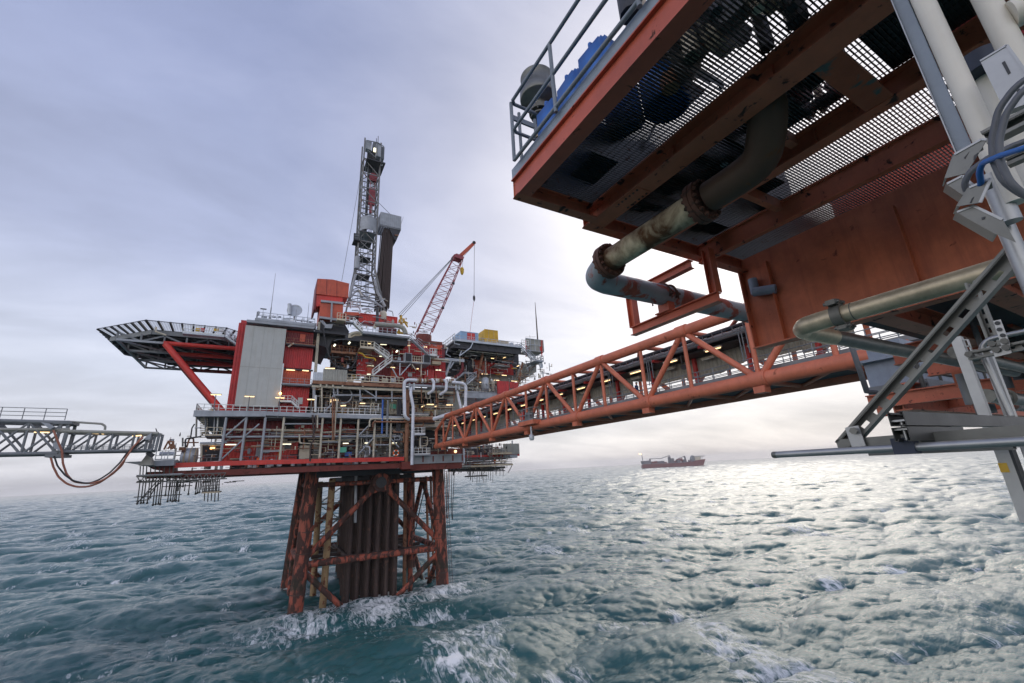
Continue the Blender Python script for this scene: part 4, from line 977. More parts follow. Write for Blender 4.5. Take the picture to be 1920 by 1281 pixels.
# ------------------------------------------------------------------ drilling module
def make_drill():
    root = thing('drilling_module', 'red ribbed drilling module with stairs, balconies and a grey drill floor edge', 'drilling module', (15, 88, 38))
    def Q(z, x, y, Y): return z(x, y, Y=Y)
    # base deck
    a, b, d = za(120, 1180, Y=84), za(1400, 1240, Y=84), ze(880, 230, Y=84)
    MB().bar(a, b, .5, .6).build('edge_beam', 'rust_pipe', root)
    MB().box((a.x, 84.3, a.z - .5), (35, 110, a.z)).build('base_floor', 'under_grey', root)
    MB().box((a.x, 84.2, a.z - .9), (35, 84.9, a.z - .5)).build('base_girder', 'cream', root)
    for x in (235, 320, 410, 545, 830): c = za(x, 1205, Y=83.9); MB().bar(c - V((0, 0, .6)), c + V((0, 0, .3)), .3, .2).build('bracket', 'cream', root)
    m = MB(); pcorr(m, za, 268, 1000, 608, 1175, 84.0, .4, .05); m.build('windbreak', 'grey_clad', root)
    m = MB(); pcorr(m, za, 128, 1040, 262, 1168, 84.05, .4, .05); m.build('windbreak', 'vessel', root)
    zb_ = za(1000, 1195, Y=84).z
    MB().rail([V((za(605, 1190, Y=84).x, 84.1, zb_ + .2)), V((za(1400, 1215, Y=84).x, 84.1, zb_ + .2))], 1.3, .85, .065).build('handrail', 'cream_rail', root)
    for x0, y0, x1, y1, mt in ((665, 1095, 790, 1125, 'grey_clad'), (955, 1110, 1060, 1180, 'vessel'), (620, 1130, 700, 1180, 'cream'), (1110, 1125, 1190, 1180, 'cream'), (820, 1120, 900, 1180, 'dark_steel'), (1230, 1125, 1300, 1175, 'vessel')):
        m = MB(); pbox(m, za, x0, y0, x1, y1, 85.2, .8); m.build('equipment', mt, root)
    # red walls
    for z, x0, y0, x1, y1, Y, mt, p in ((za, 745, 790, 905, 1100, 87.6, 'red_wall', .35), (za, 890, 640, 1230, 1110, 88, 'maroon', .45), (zb, 270, 385, 1185, 560, 88.2, 'red_wall', .45), (zb, 360, 690, 1065, 950, 88.4, 'red_wall', .45), (zb, 1065, 640, 1240, 950, 88, 'red_wall', .38),
                                        (zb, 985, 400, 1188, 470, 87.8, 'orange_red', .8), (zb, 905, 800, 1058, 950, 87.5, 'red_wall', 2.0)):
        m = MB(); pcorr(m, z, x0, y0, x1, y1, Y, p, .1); m.build('wall', mt, root)
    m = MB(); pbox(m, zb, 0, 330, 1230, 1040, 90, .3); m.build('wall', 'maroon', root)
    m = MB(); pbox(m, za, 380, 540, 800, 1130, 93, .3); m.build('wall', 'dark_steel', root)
    for x0, y0, x1, y1, mt in ((365, 760, 440, 910, 'orange_red'), (640, 850, 705, 905, 'vessel'), (1180, 0, 0, 0, '')):
        if mt: m = MB(); pbox(m, zb, x0, y0, x1, y1, 88.0, .2); m.build('door', mt, root)
    m = MB(); pbox(m, za, 895, 955, 990, 1060, 87.4, .3); m.build('door', 'orange_red', root)
    # dark undercroft on the left: flared hopper under the cabins
    P_ = [Q(za, *p, 87) for p in ((205, 345), (560, 330), (640, 470), (560, 560), (400, 590), (345, 705), (205, 650))]
    MB().prism(P_, (0, 14, 0)).build('hopper', 'dark_steel', root)
    c0, c1 = za(385, 745, Y=86.5), za(640, 745, Y=86.5)
    MB().box((c0.x, 86.3, c0.z - .3), (za(760, 730, Y=86.5).x, 92, c0.z)).build('balcony', 'rust_pipe', root)
    MB().rail([V((c0.x, 86.4, c0.z)), V((za(770, 740, Y=86.5).x, 86.4, c0.z))], 1.3, .75, .055).build('handrail', 'rust_pipe', root)
    m = MB(); pcorr(m, za, 400, 600, 790, 740, 90, .4); m.build('wall', 'girder_rust', root)
    rr = random.Random(9)
    for i in range(34):
        x, y = rr.uniform(340, 740), rr.uniform(770, 990); Y = rr.uniform(86, 90)
        p = za(x, y, Y=Y); L_ = rr.uniform(.6, 3); dz = rr.choice((0, 0, -1, 1)) * rr.uniform(.5, 1.6)
        MB().path([p, p + V((L_ * .6, 0, 0)), p + V((L_ * .6, 0, dz - .01)), p + V((L_, 0, dz - .01))], rr.uniform(.06, .14), 6).build('pipe', rr.choice(('dark_steel', 'under_grey', 'truss_grey', 'scaffold_dark', 'rust_pipe')), root)
    # drill floor deck
    a, b = za(830, 475, Y=83.4), za(1490, 540, Y=83.4); z0 = a.z
    MB().box((a.x, 83.3, z0 - .25), (b.x, 105, z0 + .15)).build('drill_floor', 'steel_grey', root)
    m = MB()
    for y in (84.5, 88, 91): m.box((a.x - 3, y, z0 - 1.6), (b.x, y + .4, z0 - .26))
    for x in np.linspace(a.x, b.x - .5, 8): m.box((x, 84.9, z0 - 1.4), (x + .35, 104, z0 - .27))
    m.build('floor_girder', 'dark_steel', root)
    MB().box((a.x - 8.5, 85.2, z0 - .4), (a.x - .01, 105, z0 + .1)).build('drill_floor', 'dark_steel', root)
    MB().rail([V((a.x, 83.5, z0 + .15)), V((za(1310, 500, Y=83.4).x, 83.5, z0 + .15))], 1.3, 1.0, .06).build('handrail', 'vessel', root)
    # upper landing with grey stair
    s0, s1 = za(590, 330, Y=83.6), za(700, 345, Y=83.6)
    MB().bar(s0, s1, .8, .25).build('landing', 'steel_grey', root)
    MB().stairs(za(700, 340, Y=83.4), za(830, 465, Y=83.4), (0, .9, 0), 12, 1.15, .06).build('stair', 'white_rail', root)
    MB().rail([s0, s1], 1.1, .6, .05).build('handrail', 'white_rail', root)
    s0, s1 = za(465, 290, Y=83.8), za(585, 290, Y=83.8)
    MB().box((s0.x, 83.6, s0.z - .2), (s1.x, 86, s0.z)).rail([(s0.x, 83.7, s0.z), (s1.x, 83.7, s0.z)], 1.3, .6, .07).build('balcony', 'cream_rail', root)
    # mid landing with two flights
    s0, s1 = za(795, 690, Y=84.4), za(995, 685, Y=84.4); z = (s0.z + s1.z) / 2
    MB().box((s0.x, 84.3, z - .3), (s1.x, 88, z)).build('landing', 'cream', root)
    MB().rail([(s0.x, 84.4, z), (s1.x, 84.4, z)], 1.25, .7, .07).build('handrail', 'cream_rail', root)
    MB().stairs(za(990, 700, Y=84.4), za(1200, 850, Y=84.4), (0, .9, 0), 14, 1.25, .07).build('stair', 'white_rail', root)
    MB().stairs(za(1245, 870, Y=84.2), za(975, 1080, Y=84.2), (0, .9, 0), 16, 1.2, .07).build('stair', 'white_rail', root)
    s0, s1 = zb(395, 655, Y=84.3), zb(1000, 690, Y=84.3); z = (s0.z + s1.z) / 2
    MB().box((s0.x, 84.2, z - .25), (s1.x, 88, z)).build('balcony', 'steel_grey', root)
    MB().rail([V((zb(705, 680, Y=84.3).x, 84.3, z)), V((zb(890, 680, Y=84.3).x, 84.3, z))], 1.3, .5, .06).build('handrail', 'cream_rail', root)
    for x0, y0, x1, y1 in ((592, 530, 706, 668), (888, 560, 1000, 690)):
        a, b, c, d = rectXZ(zb, x0, y0, x1, y1, 84)
        u = MB().box((a, 84, c), (b, 85.6, d)).build('cooler', 'vessel', root)
        m = MB()
        for k in range(9): m.bar((a + .12, 83.95, c + .15 + k * (d - c - .3) / 8), (b - .12, 83.95, c + .15 + k * (d - c - .3) / 8), .1, .1)
        m.box((a + .1, 83.97, c + .1), (b - .1, 83.99, d - .1)); m.build('louvre', 'dark_steel', u)
    for p, q in (((512, 690), (508, 890)), ((852, 700), (850, 905)), ((520, 885), (680, 705)), ((700, 710), (770, 805)), ((380, 760), (465, 915)), ((655, 300), (660, 520))):
        MB().tube(zb(*p, Y=84.5), zb(*q, Y=84.5), .12, 8).build('support_post', 'vessel' if p[0] < 600 else 'cream', root)
    MB().stairs(zb(690, 290, Y=83.6), zb(985, 570, Y=83.6), (0, .9, 0), 18, 1.0, .055).build('stair', 'steel_grey', root)
    s0, s1 = zb(985, 560, Y=84), zb(1100, 560, Y=84)
    MB().box((s0.x, 83.6, s0.z - .25), (s1.x, 87.6, s0.z)).rail([(s0.x, 83.7, s0.z), (s1.x, 83.7, s0.z), (s1.x, 87, s0.z)], 1.35, .6, .07).build('balcony', 'white_rail', root)
    m = MB(); pbox(m, zb, 1030, 660, 1170, 708, 85, 1.5); m.build('duct_box', 'plank', root)
    m = MB(); pbox(m, zb, 1000, 618, 1300, 640, 85.4, 1); m.build('cable_tray', 'cream', root)
    m = MB(); pbox(m, zb, 480, 600, 528, 645, 84.5, .6); m.build('cabinet', 'steel_grey', root)
    # roof clutter right of the drill floor
    m = MB(); pbox(m, zb, 720, 330, 1190, 400, 89, 8); m.build('roof', 'girder_rust', root)
    for pts, r, mt, Y in ((((820, 345), (1090, 385)), .09, 'rope', 87), (((880, 340), (1000, 365), (1100, 370)), .07, 'rust_pipe', 87.4), (((800, 290), (870, 330)), .06, 'vessel', 86)):
        MB().path([zb(*p, Y=Y) for p in pts], r, 6).build('pipe', mt, root)
    # cabins: red boxes on the left of the derrick
    def cab(z, pts, Y, dep, mt):
        P = [z(*p, Y=Y) for p in pts]; MB().prism(P, (0, dep, 0)).build('cabin', mt, root); return P
    cab(z2, ((783, 90), (897, 97), (1020, 127), (1012, 232), (772, 205)), 87, 4, 'orange_red')
    m = MB()
    for a, b in (((852, 94), (850, 214)), ((928, 103), (926, 222))): m.bar(z2(*a, Y=86.97), z2(*b, Y=86.97), .08, .05)
    m.build('cabin_seam', 'maroon', root)
    cab(z2, ((778, 206), (972, 228), (968, 268), (768, 300)), 87.3, 4, 'bright_red')
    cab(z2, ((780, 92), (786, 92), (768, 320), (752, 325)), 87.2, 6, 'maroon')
    P = cab(za, ((240, 30), (555, 60), (548, 275), (222, 265)), 85.6, 6, 'orange_red')
    m = MB()
    for p, q in (((238, 35), (560, 68)), ((220, 265), (480, 300)), ((393, 50), (385, 270)), ((388, 270), (380, 330))): m.bar(za(*p, Y=85.4), za(*q, Y=85.4), .3, .42 if p[0] > 300 or True else .3)
    m.build('cabin_frame', 'steel_grey', root)
    cab(za, ((572, 185), (790, 195), (785, 230), (640, 250), (640, 310), (590, 300)), 86, 3, 'orange_red')
    for pts in (((230, 310), (300, 385)), ((255, 310), (320, 380))): MB().bar(za(*pts[0], Y=84.8), za(*pts[1], Y=84.8), .16, .2).build('brace', 'steel_grey', root)
    f = MB(); c = [za(*p, Y=84.6) for p in ((300, 365), (410, 360), (390, 420), (295, 412))]; f.prism(c, (0, 1.2, 0)); f.build('chute', 'steel_grey', root)
    # hanging hose loop
    hp = [za(*p, Y=84.4) for p in ((272, 400), (285, 520), (310, 650), (345, 780), (385, 890), (450, 965), (530, 1003), (610, 1000), (685, 960), (730, 890), (745, 830), (740, 770))]
    MB().path(hp, .15, 8, rad=.8).build('hose', 'hose_black', root)
    # left rack post with cables
    m = MB()
    for dx in (0, 14, 26): m.tube(za(205 + dx * .8, 330, Y=86), za(140 + dx, 1150, Y=86), .12, 6)
    for i in range(12): m.bar(za(200 - i * 5, 360 + i * 66, Y=85.9), za(228 - i * 5, 360 + i * 66, Y=85.9), .1, .1)
    m.build('cable_riser', 'cream', root)
    # goose neck pipes
    for pts, r, mt in ((((645, 560), (650, 505), (700, 490), (760, 480), (800, 500), (805, 525)), .34, 'cream'), (((660, 545), (720, 520), (790, 520)), .22, 'plank'), (((770, 770), (820, 775), (870, 830), (1000, 845), (1010, 880)), .15, 'yellow'), (((420, 600), (470, 580), (580, 575), (640, 545)), .1, 'under_grey'), (((750, 775), (740, 800), (745, 870)), .14, 'rust_pipe')):
        MB().path([za(*p, Y=84.6) for p in pts], r, 8, rad=.5).build('pipe', mt, root)
    # tank, duct, yellow valve stack on the drill floor
    t = MB(); p = za(1118, 232, Y=87); t.lathe(p, (0, 0, 1), [(-1.2, .8), (.2, .8), (.7, .62), (.95, .2)], 16); t.build('tank', 'cream', root)
    MB().path([za(1000, 358, Y=83.2), za(1330, 385, Y=83.2), za(1400, 410, Y=83.2), za(1430, 470, Y=83.2), za(1435, 500, Y=83.2)], .48, 12, rad=1.0).build('exhaust_duct', 'grey_clad', root)
    MB().tube(za(1003, 370, Y=83.4), za(1003, 420, Y=83.4), .3, 10).build('duct_stub', 'cream', root)
    for i in range(16):
        p = za(rr.uniform(1320, 1440), rr.uniform(270, 420), Y=rr.uniform(86, 88))
        m = MB().tube(p, p + V((rr.uniform(-.6, .9), 0, rr.uniform(-.8, .9))), rr.uniform(.08, .22), 8)
        m.build('valve', 'yellow' if i % 3 else 'cream', root)
    for p, q in (((1340, 440), (1350, 500)), ((1310, 480), (1400, 490))): MB().tube(za(*p, Y=84.2), za(*q, Y=84.2), .25, 8).build('valve', 'yellow', root)
    m = MB(); m.rail([za(1060, 480, Y=84.8), za(1300, 500, Y=84.8)], .9, .8, .05); m.build('handrail', 'dark_steel', root)
    m = MB(); pcorr(m, za, 1060, 410, 1310, 490, 85.5, .5); m.build('wall', 'maroon', root)
    for pts, r in ((((790, 370), (850, 315), (960, 345), (1000, 380)), .07), (((1190, 170), (1250, 180), (1260, 245)), .12), (((820, 150), (935, 160), (935, 205)), .14), (((690, 165), (780, 175), (785, 215)), .12), (((860, 200), (900, 165), (940, 200)), .2)):
        MB().path([za(*p, Y=86) for p in pts], r, 8, rad=.3).build('pipe', 'vessel' if r < .2 else 'white', root)
    clutter(root, [((9.5, 84.6, 39.6), (34, 87.4, 42)), ((13, 84.8, 42), (33, 87.4, 49.5)), ((8, 84.5, 50), (28, 88, 53.5)), ((9, 86, 40), (15, 90, 47))], 260, 43)
    # lamps
    for a in ((850, 558, 952, 563), (1078, 648, 1168, 652), (1408, 660, 1500, 664), (895, 635, 940, 637), (1065, 815, 1162, 820), (890, 952, 985, 955), (890, 1070, 940, 1070), (300, 985, 435, 990), (1225, 972, 1285, 976)): lamp(root, za, *a, 85.6, 'lamp_white' if a[0] in (850, 1078, 1065, 890) else 'lamp')
    for a in ((192, 388, 300, 393), (572, 405, 672, 412), (885, 432, 945, 436), (1085, 804, 1170, 806), (780, 783, 812, 784)): lamp(root, zb, *a, 86, 'lamp_white' if a[0] > 1000 else 'lamp')
    for p, z in (((640, 628), za), ((432, 660), za), ((1312, 745), za)):
        c = z(*p, Y=85); MB().bar(c - V((.12, 0, .2)), c + V((.12, 0, .2)), .3, .3).build('floodlight', 'lamp_white', root)
make_drill()
for z, pts, lab in ((za, ((782, 207), (1012, 240), (1005, 352), (775, 312)), 'bright red ribbed container on the drill floor, left of the grey vertical duct'), (za, ((1060, 240), (1313, 268), (1313, 370), (1060, 345)), 'bright red ribbed container on the drill floor, right of the grey vertical duct')):
    P = [z(*p, Y=86.6) for p in pts]; x0, x1 = (P[0].x + P[3].x) / 2, (P[1].x + P[2].x) / 2; z0, zt = (P[2].z + P[3].z) / 2 - .1, (P[0].z + P[1].z) / 2
    r = thing('shipping_container', lab, 'container', ((x0 + x1) / 2, 86.6, z0), 'red containers on the drill floor')
    MB().corr(x0, x1, 86.6, z0, zt, .32, .08, 2.4).build('body', 'bright_red', r)
    m = MB()
    for x in (x0, x1): m.bar((x, 86.5, z0), (x, 86.5, zt), .16, .16)
    for zz_ in (z0, zt): m.bar((x0, 86.49, zz_), (x1, 86.49, zz_), .16, .16)
    m.build('corner_frame', 'bright_red', r)
solo(MB().tube(za(1038, 130, Y=86), za(1035, 345, Y=86), .32, 12), 'vertical_duct', 'dark_steel', 'dark vertical duct standing between the two red containers on the drill floor', 'duct', za(1035, 345, Y=86))

# ------------------------------------------------------------------ derrick
def make_derrick():
    root = thing('drilling_derrick', 'tall grey lattice drilling derrick with crown boxes and a racking board', 'derrick', (16, 99, 57))
    YF, YB = 97.0, 100.6
    xl = z3(400, 380, Y=YF).x; xr = z3(507, 380, Y=YF).x
    ztop = z3(470, 200, Y=YF).z; zbase = z3(420, 1120, Y=YF).z; zfl = z3(430, 880, Y=YF).z
    xr_ = xl + 4.0 if xr - xl < 3 else xr
    for x, s in ((xl, -1), (xr_, 1)):
        for y, o in ((YF, -.0), (YB, .0)):
            MB().bar((x, y, zfl), (x, y, ztop + 6), .34, .34).build('leg', 'derrick_steel', root)
            foot = z3(318, 1085, Y=YF) if s < 0 else z3(545, 1140, Y=YF)
            MB().bar((x, y, zfl), (foot.x, y, zbase - 1), .36, .36).build('leg', 'derrick_steel', root)
    zs = [z3(460, yy, Y=YF).z for yy in (205, 295, 385, 468, 550, 640, 725, 800, 870, 935, 1010, 1075)]
    fl = zfl
    def xat(s, z):
        x = xl if s < 0 else xr_
        if z >= fl: return x
        foot = z3(318, 1085, Y=YF).x if s < 0 else z3(545, 1140, Y=YF).x
        return x + (foot - x) * (fl - z) / (fl - zbase + 1)
    for i, z in enumerate(zs):
        a, b = xat(-1, z), xat(1, z)
        for y in (YF, YB): MB().bar((a, y, z), (b, y, z), .2, .22).build('girt', 'derrick_steel', root)
        for x in (a, b): MB().bar((x, YF, z), (x, YB, z), .2, .2).build('girt', 'derrick_steel', root)
        if i + 1 < len(zs):
            zn = zs[i + 1]; c, d = xat(-1, zn), xat(1, zn)
            MB().bar((a, YF, z), (d, YF, zn), .19, .19).build('brace', 'derrick_steel', root)
            MB().bar((b, YB, z), (c, YB, zn), .17, .17).build('brace', 'truss_grey', root)
            MB().bar((a, YF, z), (c, YB, zn), .16, .16).build('brace', 'truss_grey', root)
            MB().bar((b, YF, z), (d, YB, zn), .16, .16).build('brace', 'truss_grey', root)
            if i >= 5: MB().bar(((a + b) / 2, YF, z), (c, YF, zn), .13, .13).build('brace', 'derrick_steel', root)
    # ladder and platforms inside
    m = MB(); x = xl + .7
    for dx in (0, .6): m.tube((x + dx, YF + .6, zbase), (x + dx, YF + .6, ztop), .06, 5)
    z = zbase
    while z < ztop: m.tube((x, YF + .6, z), (x + .6, YF + .6, z), .045, 4); z += .55
    m.build('ladder', 'truss_grey', root)
    for zz in (zs[7] - .8, zs[9], zs[6]):
        MB().box((xl + .2, YF + .3, zz - .2), (xr_ - 1, YB - .2, zz)).build('platform', 'dark_steel', root)
    # rails for the travelling block, ropes and red travelling gear
    MB().box((xl + 1.4, 98.6, zs[5]), (xl + 2.0, 99.2, ztop)).build('guide_rail', 'dark_steel', root)
    for x in (xl + 2.5, xl + 2.8, xl + 3.1): MB().tube((x, 98.4, zbase + 2), (x, 98.4, ztop + 3), .07, 6).build('hoist_rope', 'rope', root)
    a = z3(470, 320, Y=98.4); b = z3(458, 520, Y=98.4)
    m = MB(); m.box((a.x - .9, 97.9, a.z - 1.0), (a.x + .8, 98.9, a.z + .8)).tube((a.x, 97.8, a.z + .3), (a.x, 99, a.z + .3), 1.0, 16); m.build('travelling_block', 'crane_red', root)
    m = MB(); m.box((a.x - .8, 98, b.z + 1.5), (a.x + .7, 98.8, z3(466, 385, Y=98.4).z)).tube((a.x - .2, 98.3, b.z - 1), (a.x - .2, 98.3, b.z + 2), .35, 10); m.build('top_drive', 'crane_red', root)
    for k in (-.6, .5): MB().tube((a.x + k, 98.4, a.z - 1), (a.x + k, 98.4, b.z + 3), .12, 6).build('hoist_rope', 'crane_red', root)
    # crown
    for x0, y0, x1, y1, Y, mt in ((428, 80, 462, 135, 96.4, 'steel_grey'), (470, 92, 500, 140, 98, 'under_grey'), (492, 95, 521, 180, 96.2, 'steel_grey'), (519, 118, 542, 195, 97.5, 'under_grey'), (437, 150, 520, 196, 98.6, 'dark_steel')):
        m = MB(); pbox(m, z3, x0, y0, x1, y1, Y, 1.4); m.build('crown_box', mt, root)
    m = MB(); p, q = z3(432, 180, Y=96), z3(548, 200, Y=96); m.box((p.x, 95.6, p.z - .9), (q.x, 101, p.z - .6)); m.build('crown_platform', 'dark_steel', root)
    for a, b in (((428, 78), (500, 92)), ((425, 80), (415, 185)), ((500, 92), (540, 118)), ((434, 140), (490, 190)), ((498, 90), (496, 180)), ((520, 195), (520, 240)), ((535, 200), (530, 240)), ((520, 238), (532, 240))):
        MB().bar(z3(*a, Y=96), z3(*b, Y=96), .16, .16).build('crown_frame', 'truss_grey', root)
    for a, b in (((502, 95), (503, 52)), ((493, 95), (492, 66))): MB().tube(z3(*a, Y=96.5), z3(*b, Y=96.5), .08, 6).build('antenna', 'dark_steel', root)
    m = MB(); c = z3(482, 138, Y=95.9); m.box(c - V((.3, .1, .5)), c + V((.25, .3, .5))); m.build('crown_lamp', 'lamp_white', root)
    # wind wall round the mast and the racking board box
    pts = [(400, 548), (447, 545), (500, 562), (500, 628), (450, 644), (398, 612)]
    P = [z3(*p, Y=95.6) for p in pts]
    m = MB(); n = 10; xa, xb = P[0].x, P[2].x; zt0, zb0 = P[1].z, P[4].z; prof = []
    for i in range(n + 1):
        t = i / n; prof.append((xa + (xb - xa) * t, 96.6 - 1.4 * math.sin(math.pi * t)))
    vs = [(x, y, z) for z in (zb0, zt0 - .6) for x, y in prof] + [(x, y + .15, z) for z in (zb0, zt0 - .6) for x, y in prof]
    k = n + 1
    fs = [(i, i + 1, k + i + 1, k + i) for i in range(n)] + [(2 * k + i + 1, 2 * k + i, 3 * k + i, 3 * k + i + 1) for i in range(n)] + [(k + i, k + i + 1, 3 * k + i + 1, 3 * k + i) for i in range(n)] + [(2 * k + i, 2 * k + i + 1, i + 1, i) for i in range(n)]
    m.add(vs, fs); m.box((xa - .3, 96.6, zb0 - .2), (xb, 101, zb0)); m.build('wind_wall', 'steel_grey', root)
    a, b, c, d = [z3(*p, Y=96.5) for p in ((512, 537), (648, 560), (640, 640), (505, 612))]
    x0, x1, zt_, zb2 = a.x + .2, b.x, (a.z + b.z) / 2, (c.z + d.z) / 2
    m = MB(); m.corr(x0, x1, 96.2, zb2, zt_, .5, .05, .12); m.box((x1 - .12, 96.33, zb2), (x1, 101.5, zt_)).box((x0, 96.33, zb2), (x0 + .12, 101.5, zt_)).box((x0 + .13, 101.3, zb2), (x1 - .13, 101.5, zt_))
    m.build('racking_board', 'steel_grey', root)
    m = MB()
    for i in range(9): x = x0 + .3 + i * (x1 - x0 - .6) / 8; m.bar((x, 96.6, zb2 - .1), (x, 101.2, zb2 - .1), .14, .2)
    m.bar((x0, 96.4, zb2 - .25), (x1, 96.4, zb2 - .25), .16, .2); m.build('racking_finger', 'truss_grey', root)
    m = MB(); m.prism([(x1 - 3.0, 96.4, zb2 - .3), (x1, 96.4, zb2 - .3), (x1 - 1.0, 96.4, zb2 - 3.4), (x1 - 1.4, 96.4, zb2 - 3.4)], (0, 4.6, 0)); m.build('board_bracket', 'dark_steel', root)
    MB().bar((x1 - 1.6, 96.2, zb2 - 2.2), (x1 - .6, 96.2, zb2 - 2.0), .2, .3).build('bracket', 'rust_pipe', root)
    MB().tube(z3(503, 470, Y=96), z3(578, 545, Y=96.2), .06, 6).build('stay_wire', 'rope', root)
    MB().tube(z3(663, 562, Y=97), z3(632, 650, Y=97), .06, 6).build('stay_wire', 'vessel', root)
    m = MB(); p, q = z3(345, 715, Y=97), z3(378, 700, Y=97); m.box((p.x, 96, p.z - .1), (q.x + .4, 99, p.z + .15)).rail([(p.x, 96.1, p.z + .15), (q.x, 96.1, p.z + .15)], 1.5, .8, .07).build('side_platform', 'dark_steel', root)
    m = MB(); pbox(m, z3, 348, 668, 374, 705, 96.2, .3); m.build('side_panel', 'under_grey', root)
    # stands of drill pipe
    rr = random.Random(3); zt = zb2 - .6; zl = z3(520, 1150, Y=99).z
    x0s, x1s = z3(508, 900, Y=99).x, z3(575, 900, Y=99).x
    for j in range(5):
        for i in range(9):
            x = x0s + (i + .5 + .3 * (j % 2)) * (x1s - x0s) / 9; y = 97 + j * .95
            dx = -.35 if i < 2 else 0
            MB().tube((x + .25 + rr.uniform(-.05, .05), y, zt + rr.uniform(0, .4)), (x + dx - .15 + rr.uniform(-.06, .06), y, zl), .12, 8).build('drill_pipe', 'pipe_brown', root)
    # base clutter and big curved pipes at the foot
    for pts, r in ((((330, 1070), (370, 1020), (440, 1080), (500, 1110)), .2), (((480, 960), (500, 1040), (545, 1130)), .34), (((360, 930), (340, 1000), (320, 1075)), .28), (((372, 815), (366, 890)), .55), (((395, 1080), (470, 1095), (530, 1135)), .26)):
        MB().path([z3(*p, Y=95.8) for p in pts], r, 10, rad=.6).build('base_pipe', 'steel_grey', root)
    for i in range(26):
        p = z3(rr.uniform(330, 520), rr.uniform(1000, 1160), Y=rr.uniform(93, 97)); MB().bar(p, p + V((rr.uniform(-2, 2), 0, rr.uniform(-1.5, 1.5))), .14, .14).build('base_frame', rr.choice(('vessel', 'steel_grey', 'truss_grey', 'cream', 'dark_steel')), root)
    MB().tube(z3(300, 1110, Y=92), z3(520, 1140, Y=92), .16, 8).build('base_pipe', 'dark_steel', root)
    MB().rail([z3(285, 1130, Y=91), z3(390, 1140, Y=91)], 1.3, .9, .06).build('handrail', 'white_rail', root)
    for pts in (((290, 1090), (330, 1105), (328, 1140)), ((340, 1130), (380, 1128), (392, 1165)), ((400, 1145), (440, 1140), (470, 1165))): MB().path([z3(*p, Y=90) for p in pts], .15, 8, rad=.3).build('base_pipe', 'vessel', root)
make_derrick()
p, q = z3(412, 185, Y=96.8), z3(272, 968, Y=90)
solo(MB().tube(p, q, .045, 5), 'guy_wire', 'rope', 'thin guy wire from the derrick top down to the red cabins', 'wire', q)

